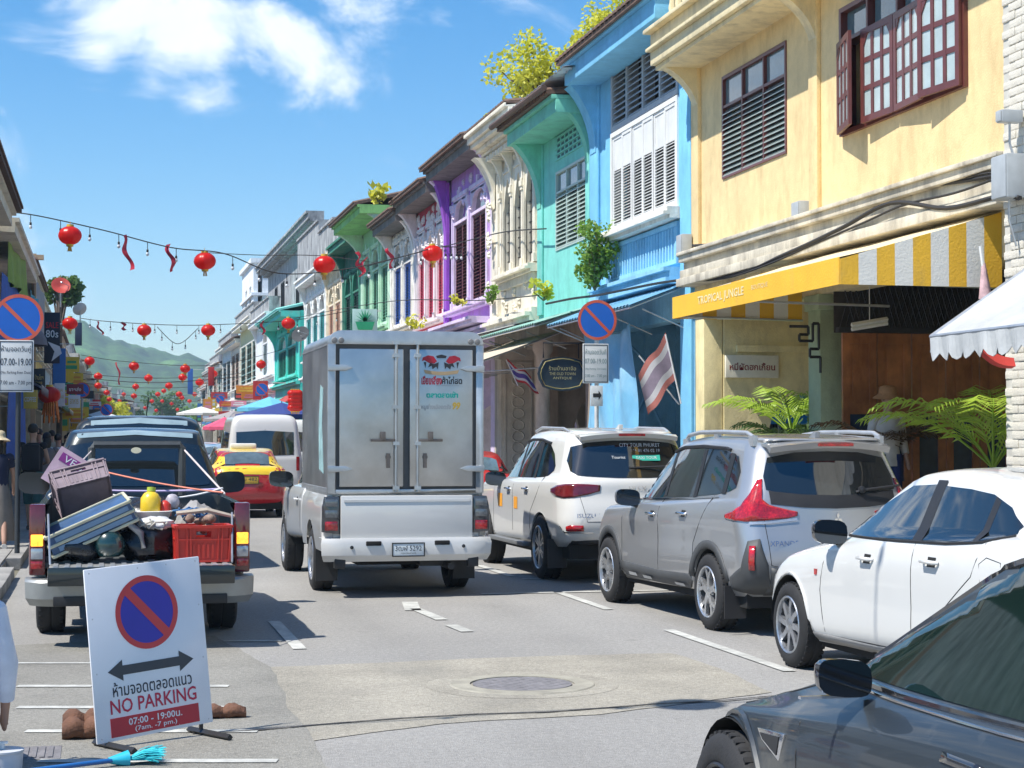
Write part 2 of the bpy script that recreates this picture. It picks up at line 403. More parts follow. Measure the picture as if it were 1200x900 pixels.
# kerbs and pavements
KERB=mat('kerb_stone',(.3,.29,.27),.85,var=.3,scale=4,bump=.5,bscale=60,stain=(.12,.12,.11),stainamt=.5,fine=.15)
def ribbon(name,x0,x1,z,m,drop=True):
    mb=MB()
    for a,b in zip(ys,ys[1:]):
        A=[(x0+bend(a),a),(x1+bend(a),a),(x1+bend(b),b),(x0+bend(b),b)]
        mb.prism(A,-.01,z,2)
    return struct(mb.build(name,m))
ribbon('pavement',KR+.18,12.0,.11,PAVE);ribbon('pavement',-7.0,KL-.18,.11,PAVE)
kb=MB();kb.box(-.09,.09,-.49,.49,-.01,.135)
k0=kb.build('kerb',KERB,bevel=.015)
struct(k0);k0.location=(KL-.09,9,0)
for i in range(1,14):
    o=k0.copy();C.objects.link(o);o.location=(KL-.09+rnd.uniform(-.006,.006),9+i,rnd.uniform(-.004,.004))
for i in range(12):
    o=k0.copy();C.objects.link(o);o.location=(KR+.09,12+i,rnd.uniform(-.004,.004))
mb=MB()
for s,K in ((-1,KL-.09),(1,KR+.09)):
    for a,b in zip([24,50,70,95,115,135,160,190,230,280],[50,70,95,115,135,160,190,230,280,340]):
        mb.prism([(K-.09+bend(a),a),(K+.09+bend(a),a),(K+.09+bend(b),b),(K-.09+bend(b),b)],-.01,.135,2)
struct(mb.build('kerb_line',KERB))
# paving slabs on the near left pavement
sb=MB();sb.box(-.145,.145,-.29,.29,0,.03);s0=sb.build('paving_slab',PAVE,bevel=.006);struct(s0)
s0.location=(KL-.34,12,.108);n=0
for i in range(24):
    for j in range(4):
        if i == 0 and j == 0:continue
        o=s0.copy();C.objects.link(o);o.location=(KL-.34-j*.3,12+i*.6,.108+rnd.uniform(-.003,.003));o.rotation_euler=(0,0,rnd.uniform(-.006,.006))
# manhole in the lane
def manhole(px,py,r,label,frame=True):
    g=gnd(px,py);t=thing('manhole',label,'manhole',(g.x,g.y,0))
    if frame:
        mb=MB();mb.lathe([(r,.006),(r,.014),(r+.13,.013),(r+.14,.005)],40);mb.build('frame_ring',mat('pale_concrete_ring',(.33,.31,.25),.85,var=.25,scale=6,bump=.6,bscale=80,stain=(.16,.15,.13),stainamt=.4),t,smooth=30)
        mb=MB();mb.lathe([(r+.14,.0055),(r+.15,.006),(r+.30,.0055)],40);mb.build('mortar_collar',TAN,t)
    mb=MB();mb.lathe([(.0001,.012),(r-.02,.012),(r-.02,.006)],36)
    for i in range(-6,7):
        for j in range(-6,7):
            x,y=i*.05,j*.05
            if x*x+y*y < (r-.05)**2 and (i+j) % 2:mb.box(x-.016,x+.016,y-.005,y+.005,.012,.0135)
    mb.build('cover',mat('cast_iron',(.20,.19,.195),.7,metal=.1,var=.3,scale=12,bump=.4),t)
manhole(612,803,.36,'round iron manhole cover in a pale concrete ring in the lane')
# drain grate bottom left, beside the sign
g=gnd(22,884);t=thing('drain_cover','square dark iron drain cover in the road left of the no parking sign','drain cover',(g.x,g.y,0))
mb=MB();mb.box(-.22,.22,-.2,.2,-.01,.006);mb.build('frame',mat('cast_iron',(1,1,1)),t)
for i in range(9):
    b=MB();b.box(-.19+i*.043,-.165+i*.043,-.17,.17,.006,.012);b.build('bar',MATS['cast_iron'],t)
# ------------------------------------------------------------------ hills
def hillmesh(pts,Y,name,col,back=500):
    mb=MB();rows=[]
    n=420;xs0=pts[0][0];xs1=pts[-1][0]
    def top(px):
        for (a,ya),(b,yb) in zip(pts,pts[1:]):
            if a <= px <= b:t=(px-a)/(b-a);t=t*t*(3-2*t);return ya+(yb-ya)*t
        return pts[-1][1]
    for j in range(40):
        v=j/39;row=[]
        for i in range(n+1):
            px=xs0+(xs1-xs0)*i/n;P=atY(px,top(px),Y)
            h=P.z;yy=Y-back*(1-v)**1.0
            z=h*math.sin(v*math.pi/2)**1.1
            z += (noise.noise(Vector((P.x*.012,yy*.012,3)))*11+noise.noise(Vector((P.x*.05,yy*.05,1)))*4.5+noise.noise(Vector((P.x*.14,yy*.14,5)))*3)*min(1,v*2)
            row.append((P.x,yy,z if j else -3))
        rows.append(row)
    rows.append([(q[0],q[1]+400,-3) for q in rows[-1]])
    mb.grid(rows);return struct(mb.build(name,mat(name+'_cover',col,.95,var=.75,scale=.035,bump=1,bscale=.3,stain=(.12,.14,.08),stainamt=.3,fine=.3,mid=((.02,.3),(.09,.35))),smooth=80))
hillmesh([(-900,470),(-400,430),(-120,395),(20,372),(95,385),(135,404),(175,416),(215,421),(260,440),(320,462),(420,470),(700,450),(1300,470)],1250,'hill',(.055,.11,.03))
# dark strip painted along the overhead light string's shadow line across the lane
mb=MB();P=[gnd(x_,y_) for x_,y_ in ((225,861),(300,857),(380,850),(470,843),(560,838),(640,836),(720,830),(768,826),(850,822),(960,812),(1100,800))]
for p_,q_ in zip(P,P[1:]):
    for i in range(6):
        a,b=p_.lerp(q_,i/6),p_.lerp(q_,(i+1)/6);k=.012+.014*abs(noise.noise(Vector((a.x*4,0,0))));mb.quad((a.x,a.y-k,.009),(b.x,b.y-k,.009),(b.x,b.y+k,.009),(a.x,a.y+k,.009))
struct(mb.build('string_shadow_strip',mat('string_shadow_dark',(.05,.045,.04),.7,var=.3),recalc=False))
# ------------------------------------------------------------------ shophouses: shared building kit
XF=8.8;XL=-2.55
def FR(X,S=-1,b=0):  # facade frame: a along the street, z up, d towards the street
    return lambda a,z,d:(X+b+S*d,a,z)
def FC(Y):  # wall across the arcade, seen from the camera's side
    return lambda a,z,d:(a,Y-d,z)
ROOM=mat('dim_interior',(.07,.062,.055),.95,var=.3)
TILE=mat('clay_roof_tile',(.17,.105,.075),.85,var=.45,scale=5,bump=.5,bscale=20,stain=(.07,.065,.06),stainamt=.5)
FASC=mat('weathered_fascia',(.20,.185,.17),.85,var=.3,scale=4,stain=(.07,.065,.06),stainamt=.6,streak=True)
TINW=mat('white_metal_sheet',(.62,.64,.65),.45,metal=.3,var=.12,scale=2,stain=(.3,.27,.24),stainamt=.4)
OLDW=wallmat('old_whitewash','#cfc9bb','#6f6b62',.55)
STAINED=wallmat('stained_grey_plaster','#b9bcbc','#45454a',.95)
TRIMW=wallmat('white_plaster_trim','#ebe7dc','#9c978a',.3)
def console(mb,a0,a1,zt,zb,d0,d1):
    """curved bracket under an eave; profile in (d,z) extruded along a"""
    mb.cut()
    n=8;P=[(d0,zt),(d1,zt)]
    for i in range(1,n+1):
        t=i/n;P.append((d1+(d0-d1)*math.sin(t*math.pi/2)*.96,zt+(zb-zt)*(t**1.3)))
    idx0=[mb.p(a0,z,d) for d,z in P];idx1=[mb.p(a1,z,d) for d,z in P];k=len(P)
    mb.face(idx0);mb.face(idx1[::-1])
    for i in range(k):mb.face((idx0[i],idx1[i],idx1[(i+1) % k],idx0[(i+1) % k]))
def molding(mb,a0,a1,zb,prof):
    """run of stacked strips; prof [(dz, d)] bottom-up"""
    z=zb
    for dz,d in prof:mb.box(a0,a1,z,z+dz,-.02,d);z += dz
def slats(parent,fr,a0,a1,z0,z1,n,m,d=0.0,tilt=.6,w=None,name='slat',joined=False,th=.012):
    """tilted louvre blades between two stiles"""
    h=(z1-z0)/n;w=w or h*1.15
    def blade(mb,z):
        c,s=math.cos(tilt)*w/2,math.sin(tilt)*w/2
        P=[(d-c,z+s),(d+c,z-s),(d+c,z-s-th),(d-c,z+s-th)]
        i0=[mb.p(a0,q[1],q[0]) for q in P];i1=[mb.p(a1,q[1],q[0]) for q in P]
        mb.face(i0);mb.face(i1[::-1])
        for k in range(4):mb.face((i0[k],i1[k],i1[(k+1) % 4],i0[(k+1) % 4]))
    if joined:
        mb=MB(fr)
        for i in range(n):blade(mb,z0+h*(i+.5))
        o=mb.build('louvre_slats',m,parent,world=True);o['kind']='stuff';return
    mb=MB(fr);blade(mb,z0+h*.5);s0=mb.build(name,m,parent,world=True)
    for i in range(1,n):piece(s0,(0,0,h*i),parent)
def framebars(mb,a0,a1,z0,z1,w,d0,d1,va=(),vz=()):
    mb.box(a0,a1,z0,z0+w,d0,d1);mb.box(a0,a1,z1-w,z1,d0,d1)
    mb.box(a0,a0+w,z0+w,z1-w,d0,d1);mb.box(a1-w,a1,z0+w,z1-w,d0,d1)
    for a in va:mb.box(a-w*.4,a+w*.4,z0+w,z1-w,d0,d1-.004)
    for z in vz:mb.box(a0+w,a1-w,z-w*.4,z+w*.4,d0,d1-.007)
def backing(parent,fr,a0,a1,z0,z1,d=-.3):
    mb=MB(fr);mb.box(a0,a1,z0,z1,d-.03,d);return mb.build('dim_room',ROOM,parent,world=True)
def pane(parent,fr,a0,a1,z0,z1,d,m=None):
    mb=MB(fr);mb.box(a0,a1,z0,z1,d-.006,d);return mb.build('pane',m or GLASSB,parent,world=True)
def louver_window(T_,fr,a0,a1,z0,z1,cols,rows,transom,fm,sm,glassm=None,name='window',joined=False):
    mb=MB(fr);ct=[a0+(a1-a0)*i/cols for i in range(1,cols)]
    zt=z1-transom if transom else z1
    framebars(mb,a0,a1,z0,z1,.05,-.12,.02,ct,[zt] if transom else [])
    w=mb.build(name,fm,T_,world=True)
    E_=[a0]+ct+[a1]
    if transom:
        for u,v in zip(E_,E_[1:]):pane(w,fr,u+.03,v-.03,zt+.02,z1-.04,-.03,glassm)
    for u,v in zip(E_,E_[1:]):slats(w,fr,u+.03,v-.03,z0+.05,zt-.03,rows,sm,-.015,joined=joined,tilt=.85,w=(zt-z0)/rows*1.35)
    backing(w,fr,a0,a1,z0,z1,-.28)
    return w
def shutter_leaf(parent,fr,a0,a1,z0,z1,m,n,topz=None,d=.0,solid_low=0):
    mb=MB(fr);w=min(.06,(a1-a0)*.16);t=topz or z1
    framebars(mb,a0,a1,z0,z1,w,d-.03,d,vz=([topz] if topz else [])+([z0+solid_low] if solid_low else []))
    if topz:mb.box(a0+w,a1-w,topz,z1-w,d-.022,d-.012)
    if solid_low:mb.box(a0+w,a1-w,z0+w,z0+solid_low,d-.022,d-.012)
    o=mb.build('shutter',m,parent,world=True)
    slats(o,fr,a0+w,a1-w,z0+max(w,solid_low),t-w*.4,n,m,d-.018,joined=True,th=.008)
    return o
def tall_window(T_,fr,a0,a1,z0,z1,fm,leafm,glass,arch=True,leaves=2,n=16,open_lower=False,fan=.55,frame=.09):
    """shuttered opening with a fanlight over it"""
    mb=MB(fr);framebars(mb,a0,a1,z0,z1,frame,-.12,.03,vz=[z1-fan] if fan else [])
    if arch and fan:mb.archfill(a0+frame,a1-frame,z1-fan+.06,z1-frame*.5,-.1,.03,8)
    o=mb.build('window',fm,T_,world=True)
    if fan:pane(o,fr,a0+frame,a1-frame,z1-fan,z1-frame,-.08,glass)
    zt=z1-fan-.04 if fan else z1-frame;w=(a1-a0-2*frame)/leaves
    for i in range(leaves):shutter_leaf(o,fr,a0+frame+w*i+.01,a0+frame+w*(i+1)-.01,z0+frame,zt,leafm,n,d=-.03)
    backing(o,fr,a0+.02,a1-.02,z0+.02,z1-.02,-.2)
    return o
def pilaster(mb,a0,a1,z0,z1,d):
    mb.cut();d *= .45
    mb.box(a0,a1,z0,z1,-.02,d);e=.035
    mb.box(a0-e,a1+e,z0,z0+.18,-.02,d+.03);mb.box(a0-e,a1+e,z1-.12,z1,-.02,d+.045);mb.box(a0-e*.6,a1+e*.6,z1-.2,z1-.12,-.02,d+.025)
def relief(mb,a0,a1,z0,z1,d,n,r,seed=1,m=.03):
    """stucco flowers and scrolls: little lobed lumps"""
    rr=random.Random(seed)
    for i in range(n):
        a=a0+(a1-a0)*((i+.5)/n if n < 6 else rr.random());z=z0+(z1-z0)*(rr.random() if n > 5 else .5);q=r*rr.uniform(.7,1.25);k=6
        P=[(a+q*math.cos(2*math.pi*j/12)*(1 if j % 2 else .62),z+q*math.sin(2*math.pi*j/12)*(1 if j % 2 else .62)) for j in range(12)]
        i0=[mb.p(u,v,d) for u,v in P];i1=[mb.p((u-a)*.6+a,(v-z)*.6+z,d+m) for u,v in P]
        mb.face(i1)
        for j in range(12):mb.face((i0[j],i0[(j+1) % 12],i1[(j+1) % 12],i1[j]))
def tile_roof(T_,fr,a0,a1,ze,zr,de,dr,m=TILE,name='roof'):
    """pitched roof slab with rows of rounded tiles along the eave edge"""
    mb=MB(fr);th=.07
    P=[(de,ze),(dr,zr),(dr,zr-th*2),(de,ze-th)]
    i0=[mb.p(a0,z,d) for d,z in P];i1=[mb.p(a1,z,d) for d,z in P]
    mb.face(i0);mb.face(i1[::-1])
    for k in range(4):mb.face((i0[k],i1[k],i1[(k+1) % 4],i0[(k+1) % 4]))
    P=[(dr,zr),(dr*2-de,ze),(dr*2-de,ze-th),(dr,zr-2*th)]  # rear slope
    i0=[mb.p(a0,z,d) for d,z in P];i1=[mb.p(a1,z,d) for d,z in P]
    mb.face(i0);mb.face(i1[::-1])
    for k in range(4):mb.face((i0[k],i1[k],i1[(k+1) % 4],i0[(k+1) % 4]))
    n=max(3,int((a1-a0)/.24));w=(a1-a0)/n
    for i in range(n):
        a=a0+w*(i+.5);h=.05
        A=[(a-w*.45,0),(a-w*.25,h),(a+w*.25,h),(a+w*.45,0)]
        r0=[mb.p(u,ze+v+.005,de+.03) for u,v in A];r1=[mb.p(u,zr+v,dr) for u,v in A]
        for k in range(3):mb.face((r0[k],r0[k+1],r1[k+1],r1[k]))
        mb.face(r0)
    return mb.build(name,m,T_,world=True)
def shell(T_,X,S,y0,y1,z1,zg,wallm,openings,b=0,arcade=True,groundm=None,crossarch=True,backm=None,thick=.3,zroof=None,pw=.42,near_cross=False,arcade_d=2.35):
    """the body of one shophouse: upper wall, piers, arcade walls, rear block"""
    fr=FR(X,S,b);gm=groundm or wallm
    mb=MB(fr);mb.wall(y0,y1,zg,z1,-thick,0,openings);mb.build('upper_wall',wallm,T_,world=True)
    mb=MB(fr)  # party walls, rear wall, top slab
    zr=zroof or z1
    mb.box(y0+.01,y0+.2,0.05,zr,-9,-thick-.003);mb.box(y1-.2,y1-.01,0.05,zr,-9,-thick-.003) if zr > 0 else None
    mb.box(y0+.2,y1-.2,.05,zr,-9,-8.8);mb.box(y0+.2,y1-.2,zr-.12,zr-.01,-8.8,-thick-.003)
    if not arcade:
        mb.build('party_wall',STAINED,T_,world=True);return fr
    mb.s=0
    # open the arcade: party walls below the first floor start behind it
    mb.v=[];mb.f=[];mb.m=[]
    mb.box(y0+.01,y0+.2,zg-.02,zr,-9,-thick-.003);mb.box(y1-.2,y1-.01,zg-.02,zr,-9,-thick-.003)
    mb.box(y0+.2,y1-.2,.05,zr,-9,-8.8);mb.box(y0+.2,y1-.2,zr-.12,zr-.01,-8.8,-thick-.003)
    mb.build('party_wall',STAINED,T_,world=True)
    mb=MB(fr);mb.box(y0,y1,zg-.2,zg-.01,-arcade_d,-thick-.004)
    mb.build('arcade_ceiling',TRIMW,T_,world=True)
    mb=MB(fr)
    for a0,a1 in ((y0,y0+pw),(y1-pw,y1)):
        mb.box(a0,a1,.1,zg,-thick,0)
        mb.box(a0+.001,a1+.03 if a0 == y0 else a1-.001,.1,.35,-thick-.03,.03);mb.box(a0+.001,a1-.001,zg-.35,zg-.22,-thick-.03,.04)
    mb.wall(y0+pw,y1-pw,zg-.45,zg,-thick,-.004)
    mb.build('pillar',gm,T_,world=True)
    o=MB(fr);o.wall(y0,y1,.1,zg-.2,-arcade_d-.2,-arcade_d,[((y0+y1)/2-.9,(y0+y1)/2+.9,.1,2.5)]);o.build('shop_wall',backm or gm,T_,world=True)
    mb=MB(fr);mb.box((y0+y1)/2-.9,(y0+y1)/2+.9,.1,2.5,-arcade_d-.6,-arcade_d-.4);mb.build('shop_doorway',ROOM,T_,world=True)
    if crossarch:
        sgn=1
        f2=FC(y1-.05)
        xa=X+b+(-S)*thick if S < 0 else X+b-arcade_d;xb=xa+(arcade_d-thick)
        x0,x1=min(xa,xb),max(xa,xb);cx=(x0+x1)/2;w=.62
        mb=MB(f2);mb.wall(x0,x1,.1,zg-.2,0,.16,[(cx-w,cx+w,.1,2.6)]);mb.archfill(cx-w,cx+w,1.95,2.6,.001,.159,12)
        mb.build('arcade_arch_wall',gm,T_,world=True)
    return fr
def canopy(label,X,S,y0,y1,zi,zo,proj,m,name='awning',b=0,valance=.0,vm=None,corr=True,cat='awning',scal=0,group=None):
    """lean-to canopy: corrugated or cloth sheet on a frame"""
    t=thing(name,label,cat,(X+b,y0,zo),group=group);fr=FR(X,S,b)
    mb=MB(fr);n=max(4,int((y1-y0)/(.09 if corr else .35)));rows=[]
    for j in range(5):
        v=j/4;row=[]
        for i in range(n+1):
            a=y0+(y1-y0)*i/n;z=zi+(zo-zi)*v+(.018*(i % 2) if corr else -.03*math.sin(v*math.pi))
            row.append((a,z,proj*v))
        rows.append(row)
    mb.grid(rows);mb.grid([[(a,z-.02,d) for a,z,d in r] for r in rows])
    mb.build('sheet',m,t,world=True)
    if valance:
        mb=MB(fr);k=max(3,int((y1-y0)/.22));row0=[];row1=[]
        for i in range(k*4+1):
            a=y0+(y1-y0)*i/(k*4);dz=valance-(abs((i % 4)-2)*scal*.5 if scal else 0)
            row0.append((a,zo+.005,proj+.004));row1.append((a,zo-dz,proj+.01))
        mb.grid([row0,row1]);mb.grid([[(a,z,d-.008) for a,z,d in row1],[(a,z,d-.008) for a,z,d in row0]])
        mb.build('valance',vm or m,t,world=True)
    mb=MB(fr)
    for a in [y0+.1+(y1-y0-.2)*i/max(1,int((y1-y0)/1.6)) for i in range(int((y1-y0)/1.6)+1)]:
        mb.tube([(a,zi-.05,.02),(a,zo-.04,proj-.03)],.016,5);mb.tube([(a,zi-.7,.02),(a,zo-.05,proj*.75)],.012,5)
    mb.tube([(y0+.05,zo-.04,proj-.03),(y1-.05,zo-.04,proj-.03)],.016,5)
    mb.build('bracket_frame',STEEL,t,world=True)
    return t
# ------------------------------------------------------------------ right side, nearest first
# 0. whitewashed brick house at the right edge
BR=mat('whitewashed_brick',(.70,.66,.57),.85,var=.12,scale=5,bump=.7,bscale=60,stain=(.38,.35,.28),stainamt=.5,streak=True,fine=.1)
MORT=mat('mortar',(.56,.54,.48),.9,var=.2,scale=8)
t=thing('brick_house','house front of whitewashed bricks at the right edge of the picture','building',(8.55,12.4,0))
mb=MB();mb.box(8.575,17,9.4,15.93,.05,8.3);mb.build('core_wall',MORT,t,world=True)
mb=MB();mb.box(-.035,.035,-.121,.121,-.038,.038);b0=mb.build('brick',BR,t,bevel=.006);first=True;cnt=0
for j in range(88):
    z=.14+j*.083
    for i in range(3):
        y=15.81-i*.25-(.125 if j % 2 else 0)
        loc=(8.6+rnd.uniform(-.006,.006)-8.55,y-12.4,z)
        if first:b0.location=loc;first=False
        else:piece(b0,loc,t,(rnd.uniform(-.01,.01),0,rnd.uniform(-.012,.012)))
        cnt += 1
mb=MB()
for j in range(88):
    z=.14+j*.083;y=15.06-(.125 if j % 2 else 0)
    while y > 9.5:mb.box(8.562,8.63,y-.121,y+.121,z-.038,z+.038);y -= .25
o=mb.build('brick_courses',BR,t,world=True);o['kind']='stuff'
# far end return, so the pier has thickness past the neighbour
# grey meter box + conduit on the pier
def wallbox(label,X,y,z,w=.18,h=.26,d=.14,m=None,cable=True):
    t=thing('junction_box',label,'junction box',(X,y,z))
    mb=MB();mb.box(-d,0,-w/2,w/2,-h/2,h/2);mb.build('housing',m or mat('grey_box',(.4,.43,.45),.5,var=.15),t,bevel=.012)
    mb=MB();mb.box(-d-.012,-d-.002,-w/2+.01,w/2-.01,-h/2+.01,h/2-.01);mb.build('lid',m or MATS['grey_box'],t,bevel=.004)
    if cable:
        mb=MB();mb.tube([(-d*.5,0,-h/2),(-d*.45,.02,-h/2-.2),(-.02,.01,-h/2-.45)],.012,5);mb.build('conduit',STEEL,t)
    return t
P=atX(1189,208,8.5);wallbox('grey meter box on the whitewashed brick house',8.54,P.y,P.z,.3,.42,.2)
P=atX(940,252,8.7);wallbox('grey junction box on the middle of the yellow house',8.77,P.y,P.z+.02,.26,.3,.16)
P=atX(799,288,8.6);wallbox('grey junction box on the blue house beside the yellow one',8.72,P.y,P.z,.26,.34,.16)
P=atX(1191,137,8.5);wallbox('small round-topped lamp bracket high on the whitewashed brick house',8.54,P.y,P.z,.12,.12,.22,cable=True)
# 1. yellow house
YEL=wallmat('yellow_render','#e6cc98','#ae9468',.3,.06)
YEL2=wallmat('cream_yellow_trim','#e6d6ac','#8d8470',.35)
BRN=mat('maroon_frame',(.13,.035,.03),.45,coat=.2,var=.2,scale=8)
LV=mat('grey_green_louvre_glass',(.30,.37,.34),.12,coat=.5,var=.2,scale=5)
y0,y1=15.96,26.0
t=thing('yellow_shophouse','yellow two storey house with maroon windows and a striped awning','building',(XF,y0,0))
def W_(px,py,X=XF):q=atX(px,py,X);return q.y,q.z
wA=(W_(922,54)[0],W_(847,91)[0],5.45,6.95);wB=(W_(1135,105)[0],W_(988,160)[0],5.36,6.93)
fr=FR(XF)
mb=MB(fr);mb.wall(y0,y1,4.4,7.9,-.3,0,[wA,wB]);mb.build('upper_wall',YEL,t,world=True)
mb=MB(fr);mb.box(y0+.02,y1-.02,.05,7.8,-9,-8.8);mb.box(y0+.02,y0+.2,.05,7.8,-8.8,-2.6);mb.box(y1-.2,y1-.02,.05,7.8,-8.8,-2.6);mb.box(y0+.2,y1-.2,7.6,7.75,-8.8,-.31)
mb.box(y0+.02,y0+.2,4.1,7.6,-2.6,-.31);mb.box(y1-.2,y1-.02,4.1,7.6,-2.6,-.31);mb.build('party_wall',YEL2,t,world=True)
mb=MB(fr)
for a in ((y1-.34,y1-.02),((y0+y1)/2+.05,(y0+y1)/2+.33)):mb.cut();mb.box(a[0],a[1],4.4,7.3,.001,.06)
mb.build('pilaster',YEL,t,world=True,bevel=.01)
mb=MB(fr)
for a in (y1-.3,(y0+y1)/2+.08):console(mb,a,a+.22,7.28,6.6,.02,.55)
mb.build('bracket',YEL2,t,world=True)
mb=MB(fr);molding(mb,y0,y1,7.28,[(.07,.62),(.2,.70),(.05,.78),(.22,.70),(.06,.82)]);mb.build('cornice',YEL2,t,world=True,bevel=.012)
mb=MB(fr)
molding(mb,y0,y1,3.98,[(.12,.30),(.13,.24),(.12,.17),(.1,.26),(.05,.30)]);mb.build('ledge',wallmat('weathered_ledge','#d8cfba','#7d7568',.6),t,world=True,bevel=.012)
# balustrade of turned posts on the roof
bal=MB(fr);bal.box(y0,y1,8.62,8.72,.3,.5);bal.build('balustrade_rail',YEL2,t,world=True)
mb=MB(fr);mb.lathe([(.05,0),(.05,.05),(.03,.12),(.06,.3),(.03,.52),(.05,.62),(.05,.72)],8)
b1=None
for i in range(30):
    if b1 is None:
        m2=MB();m2.lathe([(.06,0),(.06,.05),(.035,.12),(.07,.3),(.035,.52),(.06,.62),(.06,.72)],8);b1=m2.build('baluster',YEL2,t,smooth=40);b1.location=(-.4,y1-y0-.2,7.9)
    else:piece(b1,(-.4,y1-y0-.2-i*.32,7.9),t)
louver_window(t,fr,*wA,3,13,.45,BRN,LV,mat('blue_grey_pane',(.13,.2,.22),.06,coat=.6,var=.2))
# brown casements: transom panes over four glazed leaves, some ajar
mb=MB(fr);a0,a1,z0,z1=wB;zt=z1-.42;q=(a1-a0)/4
framebars(mb,a0,a1,z0,z1,.06,-.15,.05,[a0+q,a0+2*q,a0+3*q],[zt]);wn=mb.build('window',BRN,t,world=True)
PGL=mat('frosted_pane',(.42,.5,.5),.12,coat=.4,var=.15,scale=4)
for i in range(4):pane(wn,fr,a0+q*i+.05,a0+q*(i+1)-.05,zt+.03,z1-.06,-.04,MATS['blue_grey_pane'])
backing(wn,fr,a0+.02,a1-.02,z0+.02,z1-.02,-.25)
def casement(ha,hd,length,z0,z1,ang,sgn):
    """glazed leaf hinged at ha, swung out by ang"""
    ca,sa=math.cos(ang),math.sin(ang)
    fr2=lambda a,z,d:fr(ha+sgn*(a*ca-d*sa),z,hd+a*sa+d*ca)
    mb=MB(fr2);w=.075;framebars(mb,0,length,z0,z1,w,0,.04,[length/3+.015,2*length/3-.015],[z0+(z1-z0)*.36,z0+(z1-z0)*.66])
    for s in (0,1):  # clipped upper corners
        P=[(w,z1-w),(w+.09,z1-w),(w,z1-w-.13)] if s == 0 else [(length-w,z1-w),(length-w,z1-w-.13),(length-w-.09,z1-w)]
        mb.prism(P,.004,.036,2)
    o=mb.build('casement',BRN,t,world=True);mb=MB(fr2);mb.box(w,length-w,z0+w,z1-w,.016,.022);mb.build('pane',PGL,o,world=True)
casement(a0+.03,.055,q-.03,z0+.02,zt-.02,R(7),1)
casement(a0+2*q-.01,.055,q-.02,z0+.02,zt-.02,R(4),-1)
casement(a0+2*q+.01,.055,q-.02,z0+.02,zt-.02,R(3),1)
casement(a1-.03,.055,q-.03,z0+.02,zt-.02,R(13),-1)
# arcade of the yellow house: ceiling, end pillars, arch wall with the noodle sign, folding doors
CREAM=wallmat('cream_arcade_wall','#e2d3a0','#9a8e70',.4);SAGE=wallmat('sage_column','#a9b795','#7c8670',.3)
mb=MB(fr);mb.wall(y0,y1,3.5,4.39,-.3,-.004);mb.box(y0,y1,3.8,3.9,-2.6,-.31);mb.build('arcade_beam',YEL2,t,world=True)
mb=MB(fr);mb.box(y1-.42,y1-.02,.1,3.5,-.3,0);mb.build('pillar',CREAM,t,world=True,bevel=.02)
mb=MB(fr);mb.box(21.1,21.5,.1,3.5,-.32,0);mb.box(21.06,21.54,3.3,3.5,-.36,.04);mb.build('pillar',SAGE,t,world=True,bevel=.02)
mb=MB(fr);mb.wall(y0,y1,.1,3.8,-2.8,-2.6,[(21.9,25.2,.1,2.6)]);mb.build('shop_wall',CREAM,t,world=True)
mb=MB(fr);mb.box(21.9,25.2,.1,2.6,-3.4,-3.2);mb.build('shop_doorway',ROOM,t,world=True)
Yc=25.75;f2=FC(Yc);cx=10.42
mb=MB(f2);mb.wall(9.11,11.38,.1,3.8,0,.2,[(cx-.62,cx+.62,.1,2.45)]);mb.archfill(cx-.62,cx+.62,1.72,2.45,.001,.199,16);mb.box(9.3,11.38,2.98,3.08,.201,.26);mb.build('arcade_arch_wall',CREAM,t,world=True)
# folding timber doors across the arcade
WOOD=mat('varnished_door_wood',(.50,.19,.07),.35,coat=.5,var=.4,scale=2.6,stain=(.12,.035,.015),stainamt=.5,streak=True)
Yd=20.6;f3=FC(Yd);xs=[8.86+i*.46 for i in range(7)]
for i in range(6):
    u,v=xs[i]+.008,xs[i+1]-.008;mb=MB(f3);z0,z1=.15,2.98
    mb.box(u,u+.09,z0,z1,0,.05);mb.box(v-.09,v,z0,z1,0,.05)
    for z in (z0,1.02,1.98,z1-.13):mb.box(u+.09,v-.09,z,z+.13,.002,.048)
    mb.box(u+.09,v-.09,z0+.1,1.05,.012,.03);mb.box(u+.09,v-.09,2.08,z1-.1,.012,.03);mb.box(u+.13,v-.13,2.2,z1-.22,.03,.04)
    o=mb.build('folding_door_panel',WOOD,t,world=True)
    mb=MB(f3);mb.box(u+.09,v-.09,1.15,1.98,.01,.016);mb.build('pane',mat('dark_door_glass',(.03,.05,.09),.06,coat=1,var=.3),o,world=True)
mb=MB(f3)  # dark folded lattice shutter above them
mb.box(8.82,11.4,3.7,3.8,-.05,.1);mb.box(8.82,11.4,2.99,3.05,-.05,.06)
for i in range(34):
    x=8.84+i*.076;mb.tube([(x,3.05,.03),(x+.2,3.7,.03)],.009,4);mb.tube([(x+.2,3.05,.045),(x,3.7,.045)],.009,4)
mb.build('lattice_grille',mat('dark_iron_lattice',(.05,.05,.055),.6,metal=.3,var=.2),t,world=True)
mb=MB(f3);mb.box(8.82,11.4,2.99,3.8,-.12,-.1);mb.build('dim_room',ROOM,t,world=True)
